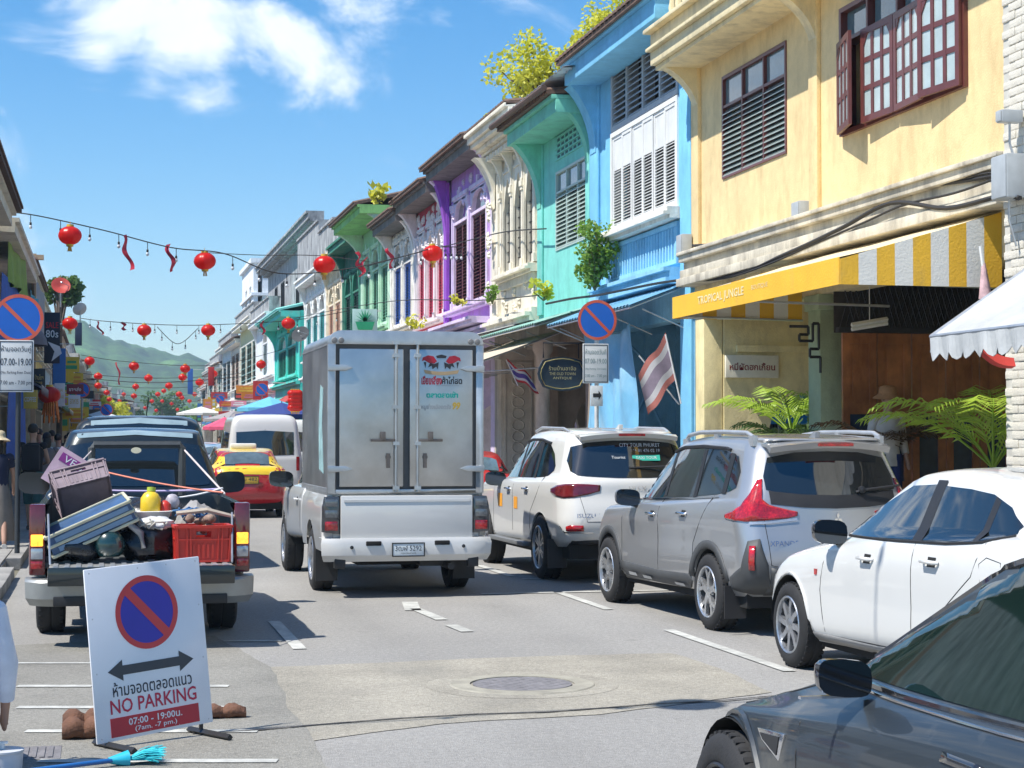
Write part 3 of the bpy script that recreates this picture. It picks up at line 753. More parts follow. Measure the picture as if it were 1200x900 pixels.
# noodle shop sign on the arch wall
t=thing('shop_sign','white wooden sign with red Thai lettering on the cream arcade wall','sign',(10.0,Yc-.24,2.6))
a=atY(850,416,Yc-.24);b=atY(912,443,Yc-.24)
mb=MB();mb.box(a.x,b.x,Yc-.26,Yc-.205,b.z,a.z);mb.build('board',mat('cream_board',(.72,.68,.55),.6,var=.1),t,world=True,bevel=.006)
mb=MB();framebars(mb,0,0,0,0,0,0,0)
text('หมี่ผัดฮกเกี้ยน','lettering',mat('maroon_letters',(.22,.01,.015),.5),t,frameM(((a.x+b.x)/2,Yc-.264,(a.z+b.z)/2),(1,0,0),(0,0,1)),width=(b.x-a.x)*.86,world=True,bold=.015)
# tube lamp fitting under the beam
t=thing('tube_lamp','white fluorescent tube fitting hanging in front of the wooden folding doors','lamp',(9.3,20.0,3.1))
a=atY(998,386,19.9);b=atY(1040,379,19.9)
mb=MB();mb.tube([a,b],.022,8);mb.build('tube',mat('white_tube',(.8,.8,.78),.3),t,world=True)
mb=MB();mb.tube([a+Vector((0,0,.05)),b+Vector((0,0,.05))],.03,4);mb.tube([(a+b)/2+Vector((0,0,.05)),(a+b)/2+Vector((0,0,.6))],.006,4);mb.build('batten',WHITE,t,world=True)
# striped awning: solid yellow front valance along the street, striped cheeks at both ends
YC=mat('yellow_canvas',(.80,.46,.035),.75,var=.08,scale=3,bump=.3,bscale=40,stain=(.35,.26,.12),stainamt=.22,streak=True);WC=mat('white_canvas',(.74,.73,.68),.75,var=.06,scale=3,bump=.3,bscale=40)
XA=7.06;ya,yb=16.42,21.7;zt_,zf,zb_=3.98,3.47,3.2
t=thing('striped_awning','yellow and white striped awning with a solid yellow front on the yellow house','awning',(XF,ya,zb_))
mb=MB();rows=[]
for j in range(7):
    v=j/6;rows.append([(XF+(XA-XF)*v,ya+(yb-ya)*i/12,zt_+(zf-zt_)*v-.03*math.sin(math.pi*v)*(1+.5*math.sin(i*1.3))) for i in range(13)])
mb.grid(rows);mb.grid([[(x,y,z-.012) for x,y,z in r] for r in rows]);mb.build('canopy_top',mat('cream_canvas',(.72,.60,.38),.8,var=.1,scale=2,stain=(.5,.4,.25),stainamt=.4),t,world=True,smooth=60)
mb=MB();mb.prism([(ya,zb_),(yb,zb_),(yb,zf),(ya,zf)],XA-.012,XA,0);mb.build('front_valance',YC,t,world=True)
for k,Y in enumerate((ya,yb)):  # cheeks: alternating strips, each its own piece of cloth
    n=9
    for i in range(n):
        x0=XA+(XF-XA)*i/n;x1=XA+(XF-XA)*(i+1)/n;h=lambda x:zf+(zt_-zf)*(x-XA)/(XF-XA)-.02
        mb=MB();mb.prism([(x0,zb_),(x1,zb_),(x1,h(x1)),(x0,h(x0))],Y-.006,Y+.006,1);mb.build('stripe',YC if i % 2 == 0 else WC,t,world=True)
mb=MB()
for Y in (ya+.03,(ya+yb)/2,yb-.03):mb.tube([(XF,Y,zt_-.06),(XA+.03,Y,zf-.05),(XA+.03,Y,zb_+.03)],.018,5);mb.tube([(XF,Y,zb_),(XA+.03,Y,zb_+.03)],.015,5)
mb.tube([(XA+.03,ya,zb_+.03),(XA+.03,yb,zb_+.03)],.018,5);mb.build('frame',STEEL,t,world=True)
fl=mat('faded_white_print',(.80,.66,.34),.8)
text('TROPICAL JUNGLE','lettering',fl,t,frameM((XA-.016,19.9,3.34),(0,-1,0),(0,0,1)),width=1.6,height=.13,world=True,bold=.02)
text('BOUTIQUE','lettering',fl,t,frameM((XA-.016,18.6,3.36),(0,-1,0),(0,0,1)),width=.5,height=.06,world=True)
# second low canopy pole lattice beside the arch: ornamental iron bracket
t=thing('hanging_sign_bracket','black ironwork bracket of square scrolls left of the sage column','bracket',(8.7,21.0,3.1))
mb=MB(f2)
mb=MB(FC(21.0));z=3.1
pth=[(8.35,3.08),(8.6,3.08),(8.6,2.98),(8.48,2.98),(8.48,2.9),(8.66,2.9),(8.66,3.12),(8.74,3.12),(8.74,2.8),(8.62,2.8),(8.62,2.7),(8.76,2.7),(8.76,2.5)]
for p,q in zip(pth,pth[1:]):mb.tube([(p[0],p[1],0),(q[0],q[1],0)],.018,4)
mb.build('ironwork',BLACK,t,world=True)
# white scalloped awning near right
t=thing('scalloped_awning','white canvas awning with a scalloped edge at the right edge of the picture','awning',(7.3,13.6,3.0))
CAN=mat('grey_white_canvas',(.42,.435,.435),.8,var=.2,scale=2.5,bump=.3,bscale=35,stain=(.42,.42,.4),stainamt=.4)
def aw(v,u):  # v from the wall outwards, u along the street
    y=11.6+3.4*u;X=8.55-1.22*v;return (X,y,3.42-.90*v+.09*v*v-.03*math.sin(math.pi*v)*math.cos(u*9))
far=[aw(v/8,1) for v in range(9)]
mb=MB();rows=[[aw(v/8,u/16) for u in range(17)] for v in range(9)];mb.grid(rows);mb.grid([[(x,y,z-.012) for x,y,z in r] for r in rows]);mb.build('canopy_top',CAN,t,world=True,smooth=60)
mb=MB();e=rows[-1];k=64;top=[];bot=[]
for i in range(k+1):
    u=i/k;x,y,z=aw(1,u);dz=.16+.07*abs(math.sin(i*math.pi/4));top.append((x-.004,y,z+.01));bot.append((x-.012+.02*math.sin(i*1.1),y,z-dz))
mb.grid([top,bot]);mb.grid([[(x-.008,y,z) for x,y,z in bot],[(x-.008,y,z) for x,y,z in top]]);mb.build('scalloped_valance',CAN,t,world=True)
mb=MB();top=[];bot=[];mid=[]
for i in range(33):
    v=i/32;x,y,z=aw(v,1);top.append((x,y+.004,z+.01));zz=min(z-.02,2.74-.0*v);bot.append((x,y+.012,zz-.2-.07*abs(math.sin(i*math.pi/4)) if v > .35 else z-.12))
    # the hanging edge of the end follows the slope
    bot[-1]=(x,y+.012+.02*math.sin(i),z-.14-.07*abs(math.sin(i*math.pi/3.2)))
mb.grid([top,bot]);mb.build('end_valance',CAN,t,world=True)
mb=MB();mb.tube([aw(0,1),aw(1,1)],.02,6);mb.tube([aw(1,0),aw(1,1)],.02,6);mb.build('frame',STEEL,t,world=True)
t=thing('red_canvas_roll','red canvas edge hanging under the white scalloped awning','cloth',(8.3,15.2,2.5))
a=atY(1143,404,15.3);b=atY(1188,428,15.3)
mb=MB();rows=[]
for i in range(10):
    u=i/9;p=a.lerp(b,u);s=math.sin(u*math.pi)*.06;rows.append([(p.x,15.3,p.z-s+.10*(1-u*.3)),(p.x,15.26,p.z-s-.01),(p.x,15.34,p.z-s-.03)])
mb.grid(rows);mb.build('cloth',mat('red_canvas',(.6,.06,.05),.75,var=.15),t,world=True)
# 2. blue house
BLU=wallmat('sky_blue_render','#7cc2e6','#5a9cc0',.25,.07);BLU2=wallmat('pale_blue_trim','#93cbe8','#6a9cb8',.3);BLUD=wallmat('blue_arcade_boards','#9ad4f0','#6fb0d4',.3)
y0,y1=26.02,31.9
t=thing('blue_shophouse','sky blue shophouse with dark open louvres over white shutters','building',(XF,y0,0))
wo=(26.75,30.55,5.3,8.35)
fr=shell(t,XF,-1,y0,y1,8.5,4.0,BLU,[wo],groundm=BLUD)
mb=MB(fr);mb.box(y0+.02,y0+.55,.12,8.3,.001,.05);mb.cut();mb.box(y1-.6,y1-.02,4.2,8.3,.001,.05);mb.build('pilaster',BLU,t,world=True,bevel=.02)
mb=MB(fr);console(mb,y0+.05,y0+.4,8.1,7.1,.04,.4);console(mb,y1-.5,y1-.1,8.1,6.9,.04,.55);mb.build('bracket',BLU,t,world=True)
mb=MB(fr);mb.box(y0,y1-.4,8.1,8.42,-.02,.62);mb.box(y0-.02,y1-.38,8.42,8.5,-.02,.7);mb.build('eave',BLU,t,world=True,bevel=.01)
tile_roof(t,fr,y0,y1-.4,8.52,9.3,.78,-4.5)
# upper louvres: four bays of wide dark blades
LG=mat('grey_lead_paint',(.42,.45,.48),.6,var=.15);LD=mat('dark_slat_timber',(.10,.095,.09),.7,var=.25)
w=None;mb=MB(fr);framebars(mb,26.75,30.55,7.1,8.32,.09,-.2,.02,[27.7,28.65,29.6]);wl=mb.build('louvre_frame',LG,t,world=True)
for u,v in ((26.84,27.66),(27.74,28.61),(28.69,29.56),(29.64,30.46)):slats(wl,fr,u,v,7.2,8.22,10,LG,-.03,tilt=.75,w=.10)
backing(wl,fr,26.76,30.54,5.32,8.32,-.28)
mb=MB(fr);framebars(mb,26.75,30.55,5.3,7.08,.08,-.2,.03);ws=mb.build('window',WHITE,t,world=True)
SW=mat('white_shutter_paint',(.72,.72,.70),.55,var=.08,scale=3,stain=(.5,.49,.46),stainamt=.35,streak=True)
n=6;L_=(30.47-26.83)/n
for i in range(n):shutter_leaf(ws,fr,26.83+L_*i+.01,26.83+L_*(i+1)-.01,5.38,7.0,SW,19,topz=6.42,d=.02-.012*(i % 2))
mb=MB(fr);molding(mb,26.6,30.7,5.12,[(.06,.2),(.05,.3),(.07,.24)]);mb.build('sill',TRIMW,t,world=True)
mb=MB(fr);framebars(mb,26.7,30.8,4.42,5.08,.07,0,.06)
for i in range(26):mb.box(26.82+i*.152,26.88+i*.152,4.49,5.0,.001,.045)
mb.build('ribbed_panel',BLU2,t,world=True)
mb=MB(fr);molding(mb,y0+.65,y1-.7,4.1,[(.1,.25),(.1,.18),(.06,.28)]);mb.build('ledge',BLU2,t,world=True)
mb=MB(FC(31.95))  # boarded panel with diagonal battens across the arcade
mb.box(9.12,10.4,.1,3.75,.3,.36)
for z in (.2,1.3,2.5,3.6):mb.box(9.12,10.4,z,z+.09,.361,.40)
for x in (9.12,9.72,10.31):mb.box(x,x+.09,.1,3.75,.358,.398)
for q in ((9.2,1.3,9.75,2.5),(9.75,2.5,10.35,1.3),(9.2,.2,10.35,1.3),(9.2,3.6,10.35,2.55)):
    mb.tube([(q[0],q[1],.37),(q[2],q[3],.37)],.03,4)
mb.build('boarded_panel',BLUD,t,world=True)
canopy('light blue corrugated canopy under the blue house',XF,-1,26.3,31.6,4.08,3.72,.95,mat('blue_corrugated_sheet',(.17,.40,.58),.4,metal=.2,var=.15,scale=2,stain=(.35,.4,.42),stainamt=.4),name='canopy')
fs=lambda a,z,d:(8.42-d+.05*math.sin(a*4.2+z*1.7)+.03*math.sin(a*9-z*2.4),a,z)
mb=MB(fs);mb.grid([[(27.95+2.95*i/30,.2+3.35*j/16-.12*math.sin(math.pi*i/30)*(j > 14),0) for i in range(31)] for j in range(17)])
o=mb.build('tarpaulin',mat('light_blue_sheet',(.20,.50,.74),.55,var=.18,scale=1.5,coat=.2,bump=.4,bscale=9,stain=(.42,.66,.80),stainamt=.5),None,smooth=70);tag(o,'light blue plastic sheet hung across the front of the blue house arcade','tarpaulin')
# 3. teal house
TEAL=wallmat('teal_render','#7fd0c4','#5fa89e',.3,.07);TEAL2=wallmat('green_teal_trim','#79cbb4','#5c9a88',.35)
y0,y1=31.92,36.0
t=thing('teal_shophouse','teal shophouse with one louvred window beside the blue house','building',(XF,y0,0))
wo=(W_(691,182)[0],W_(652,203)[0],5.4,6.97)
fr=shell(t,XF,-1,y0,y1,8.15,4.0,TEAL,[wo],groundm=wallmat('taupe_arcade','#9c9082','#6a6258',.4))
louver_window(t,fr,*wo,3,13,.42,mat('pale_sage_frame',(.46,.58,.54),.5,var=.1),mat('sage_louvre',(.42,.52,.45),.25,coat=.3,var=.15),MATS['blue_grey_pane'])
mb=MB(fr)
for r in range(4):
    for c in range(8):
        a=wo[0]+.02+c*(wo[1]-wo[0])/8;z=7.22+r*.11;mb.cut();mb.box(a,a+.2,z,z+.07,-.05,.004)
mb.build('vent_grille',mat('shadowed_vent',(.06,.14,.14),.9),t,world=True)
mb=MB(fr)
for r in range(5):mb.box(wo[0]-.02,wo[1]+.02,7.20-.005+r*.11,7.225+r*.11-.005,.0,.03)
mb.build('vent_bars',TEAL,t,world=True)
mb=MB(fr);mb.box(y0+.02,y0+.3,4.2,7.7,.001,.04);mb.cut();mb.box(y1-.42,y1-.02,4.2,7.7,.001,.05);mb.build('pilaster',TEAL,t,world=True,bevel=.015)
mb=MB(fr);console(mb,y0+.04,y0+.28,7.7,6.8,.03,.4);console(mb,y1-.38,y1-.06,7.7,6.4,.04,.6);mb.build('bracket',TEAL2,t,world=True)
mb=MB(fr);mb.box(y0,y1,7.7,7.95,-.02,.68);mb.box(y0,y1,7.95,8.03,-.02,.76);mb.build('eave',TEAL2,t,world=True,bevel=.01)
tile_roof(t,fr,y0,y1+.2,8.1,8.6,.85,-4.5)
mb=MB(fr);n=40;rows=[]
for dd,zz in ((.82,8.3),(-1.5,8.65),(-4.2,9.0)):
    rows.append([(y0-1.2+(y1-y0+2.0)*i/n,zz+.03*(i % 2),dd) for i in range(n+1)])
mb.grid(rows);mb.grid([[(a,z-.03,d) for a,z,d in r] for r in rows]);mb.build('zinc_sheet',TINW,t,world=True)
mb=MB(fr);mb.tube([(y0-.2,8.1,.95),(y1+.3,8.14,.95)],.06,8);mb.build('gutter',mat('rusty_gutter',(.12,.07,.05),.7,var=.4),t,world=True)
canopy('weathered green tiled lean-to below the teal house',XF,-1,31.9,37.2,4.12,3.78,1.1,mat('green_patina_sheet',(.22,.42,.36),.7,var=.3,scale=4,stain=(.3,.3,.26),stainamt=.5),name='lean_to_roof')
canopy('beige cloth awning over the ornate white shopfront',XF-.25,-1,33.0,39.8,3.75,2.98,2.1,mat('beige_canvas',(.55,.47,.36),.8,var=.12,scale=2),corr=False)
canopy('grey corrugated canopy below the ornate white house',XF,-1,37.3,42.0,4.15,3.8,1.35,mat('grey_corrugated_sheet',(.42,.42,.40),.6,metal=.2,var=.2,scale=3,stain=(.25,.22,.19),stainamt=.5),name='canopy')
# 4. ornate white house with three pointed windows
ORN=wallmat('ornate_white_stucco','#e6dfcc','#a0967f',.3)
y0,y1=36.02,40.3
t=thing('ornate_white_shophouse','white stucco shophouse with three narrow pointed windows','building',(XF,y0,0))
cs=[(36.4,37.15),(37.45,38.2),(38.5,39.25)];ow=[(a,b,5.4,7.6) for a,b in cs]
fr=shell(t,XF,-1,y0,y1,8.6,4.0,ORN,ow,groundm=wallmat('grey_carved_arcade','#b5aea1','#6d675d',.4))
IRON=mat('black_window_iron',(.02,.02,.022),.4,var=.2)
for a,b in cs:
    mb=MB(fr);mb.archfill(a,b,6.75,7.6,-.1,.02,12,True);framebars(mb,a-.06,b+.06,5.32,7.66,.06,-.02,.05)
    w=mb.build('window',ORN,t,world=True);pane(w,fr,a,b,5.4,7.6,-.08,GLASS)
    mb=MB(fr)
    for i in range(1,4):mb.box(a+(b-a)*i/4-.012,a+(b-a)*i/4+.012,5.4,7.4,-.07,-.06)
    for i in range(1,9):mb.box(a,b,5.4+i*.22,5.42+i*.22,-.069,-.062)
    mb.build('iron_grille',IRON,w,world=True)
mb=MB(fr)
for a in (36.2,37.3,38.35,39.42):pilaster(mb,a-.07,a+.07,5.35,7.2,.14)
for a in (36.25,37.3,38.35,39.4):console(mb,a-.06,a+.06,7.95,7.25,.05,.32)
pilaster(mb,39.6,40.25,4.3,7.9,.2);mb.build('pilaster',ORN,t,world=True)
mb=MB(fr);relief(mb,36.3,39.4,7.68,7.95,.01,12,.11,3,.05);relief(mb,39.75,40.1,4.6,7.5,.2,16,.13,4,.05);relief(mb,36.3,39.4,4.5,5.0,.01,12,.13,5,.05)
for i in range(22):mb.box(36.25+i*.15,36.33+i*.15,4.98,5.14,0,.1)
mb.build('stucco_relief',ORN,t,world=True,kind='stuff')
mb=MB(fr);molding(mb,36.1,39.5,5.15,[(.06,.16),(.05,.28),(.06,.22)]);molding(mb,y0,y1,4.12,[(.1,.2),(.08,.3),(.1,.16)]);mb.build('ledge',ORN,t,world=True)
mb=MB(fr);molding(mb,y0,y1,8.05,[(.08,.2),(.08,.32),(.1,.45),(.1,.58),(.14,.66),(.08,.74)])
for i in range(14):mb.box(y0+.12+i*.3,y0+.26+i*.3,7.93,8.05,0,.36)
mb.build('cornice',ORN,t,world=True,bevel=.01)
tile_roof(t,fr,y0,y1,8.65,9.3,.7,-4.5)
mb=MB(fr);console(mb,39.75,40.15,8.05,6.9,.1,.6);mb.build('bracket',ORN,t,world=True)
# 5.. further houses, one pattern with its own openings and colours
def house(name,label,y0,y1,wallc,trimc,leafc,eavez,nwin,zw=(5.05,7.65),overhang=.6,b=0,X=XF,S=-1,arch=True,fan=.75,stain=.3,rel=0,roof=TILE,leaves=2,eavem=None,balc=0,cat='building',parapet=0,n=18,seed=1,margin=.55,zg=4.0,gap=.34,bracket=True,ledge=True,group=None,arcade=True,det=True,sidepil=True):
    wm=wallmat(name+'_wall_'+str(int(y0)),wallc,'#8a8478',stain);tm=wallmat(name+'_trim_'+str(int(y0)),trimc,'#98917f',.3)
    lm=mat(name+'_shutter_'+str(int(y0)),srgb(leafc),.55,var=.15,scale=4)
    t=thing(name,label,cat,(X+b,y0,0),group=group)
    L=(y1-y0-2*margin);w=(L-gap*(nwin-1))/nwin;cs=[(y0+margin+i*(w+gap),y0+margin+i*(w+gap)+w) for i in range(nwin)]
    ops=[(a,c,zw[0],zw[1]) for a,c in cs]
    fr=shell(t,X,S,y0,y1,eavez+.1,zg,wm,ops,b=b,groundm=tm,arcade=arcade)
    for a,c in cs:tall_window(t,fr,a,c,zw[0],zw[1],tm,lm,GLASSB,arch,leaves,n,fan=fan)
    mb=MB(fr)
    if sidepil:mb.box(y0+.02,y0+.3,zg+.3,eavez-.3,.001,.05);mb.cut();mb.box(y1-.3,y1-.02,zg+.3,eavez-.3,.001,.05);mb.cut()
    if det:
        for (a,c),(d,e) in zip(cs,cs[1:]):pilaster(mb,(c+d)/2-.07,(c+d)/2+.07,zw[0],zw[1]-.1,.12)
        pilaster(mb,cs[0][0]-.16,cs[0][0]-.04,zw[0],zw[1]-.1,.1);pilaster(mb,cs[-1][1]+.04,cs[-1][1]+.16,zw[0],zw[1]-.1,.1)
        for a,c in cs:mb.cut();mb.box(a-.05,c+.05,zw[1],zw[1]+.1,0,.06);mb.box((a+c)/2-.07,(a+c)/2+.07,zw[1]+.1,zw[1]+.26,0,.07)
    mb.build('pilaster',tm,t,world=True)
    if rel:mb=MB(fr);relief(mb,y0+.5,y1-.5,zw[1]+.12,eavez-.35,.01,rel,.12,seed,.05);relief(mb,y0+.4,y1-.4,zw[1]-fan*.9,zw[1]-.1,.035,rel,.1,seed+9,.04);mb.build('stucco_relief',tm,t,world=True,kind='stuff')
    mb=MB(fr)
    if ledge:molding(mb,y0,y1,zg+.12,[(.1,.2),(.07,.3),(.1,.14)])
    molding(mb,y0+.3,y1-.3,zw[0]-.16,[(.06,.16),(.06,.24)]);mb.build('ledge',tm,t,world=True)
    if balc:
        mb=MB(fr);molding(mb,y0+.2,y1-.2,zg+.35,[(.08,balc),(.07,balc+.08)]);mb.build('balcony_slab',tm,t,world=True)
    em=eavem or tm
    if bracket:mb=MB(fr);console(mb,y0+.04,y0+.26,eavez-.2,eavez-1.2,.04,overhang*.75);console(mb,y1-.3,y1-.04,eavez-.2,eavez-1.3,.04,overhang*.9);mb.build('bracket',tm,t,world=True)
    mb=MB(fr);mb.box(y0,y1,eavez-.2,eavez,-.02,overhang);mb.box(y0,y1,eavez,eavez+.08,-.02,overhang+.08);mb.build('eave',em,t,world=True)
    if parapet:mb=MB(fr);mb.box(y0,y1,eavez+.09,eavez+parapet,-.2,.35);mb.box(y0,y1,eavez+parapet,eavez+parapet+.08,-.25,.42);mb.build('parapet',STAINED,t,world=True)
    else:tile_roof(t,fr,y0,y1,eavez+.12,eavez+1.5,overhang+.18,-4.5,roof)
    return t,fr
t,fr=house('purple_shophouse','purple shophouse with tall dark maroon shutters',40.32,46.0,'#b884d4','#dccbe6','#5e2a30',8.55,2,zw=(4.95,7.75),rel=8,seed=11,margin=.8,eavem=FASC,fan=.6,balc=.5,n=24)
mb=MB(fr);mb.box(45.55,45.95,4.3,8.3,.06,.14);console(mb,45.6,45.9,8.4,6.6,.12,.5);mb.build('purple_fin',wallmat('purple_deep','#9450bb','#6d3d8b',.2),t,world=True)
t,fr=house('red_shophouse','crimson shophouse with white stucco lace round its windows',46.02,51.0,'#b92f4c','#e9dfe0','#c8405f',8.3,3,zw=(4.9,7.5),rel=26,seed=21,margin=.5,eavem=FASC,n=20,balc=.45)
t,fr=house('white_blue_shophouse','white shophouse with blue shutters left of the crimson one',51.02,55.5,'#d9d3c6','#efeae0','#2f5aa8',8.15,2,rel=18,seed=31,eavem=FASC,n=20,margin=.6)
t,fr=house('green_shophouse','pale green shophouse with a deep green eave and shutters',55.52,62.0,'#9fd2aa','#bfe2c4','#6aa588',8.9,3,rel=0,eavem=wallmat('leaf_green_eave','#8cc878','#5b7d50',.4),overhang=1.0,margin=.5,zw=(5.3,8.0))
t,fr=house('dark_green_shophouse','dark green shopfront house between the green and beige ones',62.02,67.0,'#0f5a48','#2b7d66','#0c4034',8.7,2,rel=0,margin=.6,parapet=.9,overhang=.6)
t,fr=house('beige_shophouse','narrow beige shophouse with pink shutters',67.02,72.0,'#dcc9a4','#eadcc0','#d9a98e',8.6,2,rel=6,parapet=1.3,overhang=.5,margin=.6)
t,fr=house('white_teal_shophouse','whitewashed shophouse with turquoise shutters behind the box truck',72.02,80.0,'#dfe3e0','#eef0ec','#4fb8b8',8.5,3,rel=6,parapet=1.9,overhang=.45)
t,fr=house('turquoise_shophouse','bright turquoise house with green shutters and a turquoise lean-to',82.0,94.0,'#3fcabb','#57d6c6','#17876f',7.4,2,zw=(4.6,6.8),parapet=0,margin=1.6,roof=mat('turquoise_roof',(.2,.6,.55),.6,var=.15),stain=.2,overhang=.9)
t=thing('stained_grey_building','tall grey building with rain stained walls above the turquoise house','building',(10,80.1,0))
fr=FR(9.6);mb=MB(fr);mb.wall(80.1,107.5,.05,11.2,-.4,0,[(84,85.4,7.9,9.8),(90,91.4,7.9,9.8),(97.5,99.3,7.6,10.2),(101.5,103,7.6,10.2)]);mb.box(80.1,107.5,.05,11.1,-9,-.8);mb.build('upper_wall',STAINED,t,world=True)
mb=MB(fr);molding(mb,79.9,107.7,11.2,[(.15,.3),(.12,.6),(.25,.7),(.1,.8)]);mb.build('parapet',STAINED,t,world=True)
for a in ((84,85.4,7.9,9.8),(90,91.4,7.9,9.8),(97.5,99.3,7.6,10.2),(101.5,103,7.6,10.2)):
    mb=MB(fr);framebars(mb,*a,.08,-.2,.03,[(a[0]+a[1])/2]);w=mb.build('window',BLACK,t,world=True);pane(w,fr,a[0],a[1],a[2],a[3],-.1,GLASS)
house('white_shophouse','plain white shophouse just past the turquoise one',94.02,106,'#dde2e3','#e8ebea','#9fb4b8',8.2,1,margin=4.6,parapet=.8,overhang=.5)
t=thing('white_tower','tall white block rising over the far right roofs','building',(9.6,121,0))
b=bend(128);fr=FR(9.4,-1,b);mb=MB(fr);mb.wall(121,131,.05,13.4,-.3,0,[(123,124.5,10,12),(126.5,128,10,12)]);mb.box(121,131,.05,13.3,-7,-.6);mb.box(120.8,131.2,11.2,11.4,-7,.15);mb.box(120.8,131.2,13.4,13.7,-7.1,.2);mb.build('upper_wall',wallmat('clean_white','#e6eaec','#aab0b2',.2),t,world=True)
mb=MB(fr);mb.box(123,124.5,10,12,-.3,-.2);mb.box(126.5,128,10,12,-.3,-.2);mb.build('pane',GLASS,t,world=True)
mb=MB(FC(120.75));mb.box(9.9+b,12.5+b,10.2,10.9,0,.05);mb.build('end_panel',mat('green_panel',(.12,.3,.22),.6),t,world=True)
FARC=[('cream','#d8d3a2'),('chalk white','#e3e5e3'),('pale grey','#cfd9dd'),('sand coloured','#e8dcc4'),('dusty pink','#d7b9a8'),('mint green','#c9dccf'),('ivory','#e9e7e0'),('powder blue','#c3cfe0'),('ochre','#e5cfa0'),('lilac grey','#cfc6d6'),('peach','#e8c4a8'),('silver grey','#c4c8ca'),('buttermilk','#efe3b8'),('old rose','#cfa39a')]
y=106.1;i=0;hs=[8.8,8.2,8.6,7.6,8.2,7.8,8.6,8.0,7.8,8.4,8.1,7.7,8.3,7.9];prevn='plain white one'
while y < 300:
    L=rnd.uniform(11,15) if y < 200 else 24
    b=bend(y+L/2)
    house('far_shophouse',FARC[i][0]+' shophouse in the far right row, next beyond the '+prevn,y,y+L,FARC[i][1],'#e6e2d8',['#7c9a94','#8a6a55','#55707c'][i % 3],hs[i],3,b=b,n=6,det=False,rel=0,bracket=False,fan=0,arcade=True,parapet=0 if i % 2 else .8,group='far shophouses of the right row')
    prevn=FARC[i][0]+' one';y += L+.03;i += 1
# ------------------------------------------------------------------ vehicles
def lerp(a,b,t):return a+(b-a)*t
def interp_rings(rings,sub):
    keys=['z0','z1','yr','yf','w','wr','wf','rr','rf','br','bf','zc']
    D=dict(wr=None,wf=None,rr=.22,rf=.3,br=.05,bf=.12,zc=0)
    full=[]
    for r in rings:
        q=dict(D);q.update(r)
        if q['wr'] is None:q['wr']=q['w']
        if q['wf'] is None:q['wf']=q['w']
        if 'z' in q:q['z0']=q['z1']=q['z']
        full.append(q)
    out=[]
    n=len(full)
    for i in range(n-1):
        hard=full[i].get('hard');hard2=full[i+1].get('hard')
        for s in range(sub):
            t=s/sub;q={}
            for k in keys:
                p1,p2=full[i][k],full[i+1][k]
                p0=full[i-1][k] if i > 0 and not hard else p1;p3=full[i+2][k] if i+2 < n and not hard2 else p2
                m1=(p2-p0)/2 if not hard else (p2-p1);m2=(p3-p1)/2 if not hard2 else (p2-p1)
                # monotone limiter
                d=p2-p1
                if abs(d) < 1e-9:m1=m2=0
                else:
                    if m1/d < 0:m1=0
                    if m2/d < 0:m2=0
                    m1=max(-3*abs(d),min(3*abs(d),m1));m2=max(-3*abs(d),min(3*abs(d),m2))
                q[k]=(2*t**3-3*t**2+1)*p1+(t**3-2*t**2+t)*m1+(-2*t**3+3*t**2)*p2+(t**3-t**2)*m2
            out.append(q)
    out.append({k:full[-1][k] for k in keys});return out
def ring_pts(q,NS=64,NE=9,NC=7):
    """half outline from rear centre round the left (negative x) side to the front centre"""
    yr,yf,w=q['yr'],q['yf'],q['w'];L=yf-yr
    def wid(t):  # half width along the side, t 0 rear .. 1 front
        if t < .5:u=1-t*2;return lerp(w,q['wr'],u*u)
        u=t*2-1;return lerp(w,q['wf'],u*u)
    rr=min(q['rr'],q['wr']*.9,L*.45);rf=min(q['rf'],q['wf']*.9,L*.45)
    P=[]
    for i in range(NE):
        x=(q['wr']-rr)*i/NE;P.append((x,yr+q['br']*(x/max(q['wr'],1e-3))**2))
    e0=q['br']*((q['wr']-rr)/max(q['wr'],1e-3))**2
    for i in range(NC):
        a=(i/NC)*math.pi/2;P.append((q['wr']-rr+rr*math.sin(a),yr+e0+(rr)*(1-math.cos(a))))
    e1=q['bf']*((q['wf']-rf)/max(q['wf'],1e-3))**2
    ya,yb=yr+e0+rr,yf-e1-rf
    for i in range(NS+1):
        t=i/NS;y=lerp(ya,yb,t);P.append((wid((y-yr)/L)-(0),y))
    for i in range(1,NC+1):
        a=(i/NC)*math.pi/2;P.append((q['wf']-rf+rf*math.cos(a),yb+rf*math.sin(a)))
    for i in range(1,NE+1):
        x=(q['wf']-rf)*(1-i/NE);P.append((x,yf-q['bf']*(x/max(q['wf'],1e-3))**2))
    out=[]
    for x,y in P:
        t=max(0,min(1,(y-yr)/L));z=lerp(q['z0'],q['z1'],t)+q['zc']*4*t*(1-t)
        out.append((x,y,z))
    return out
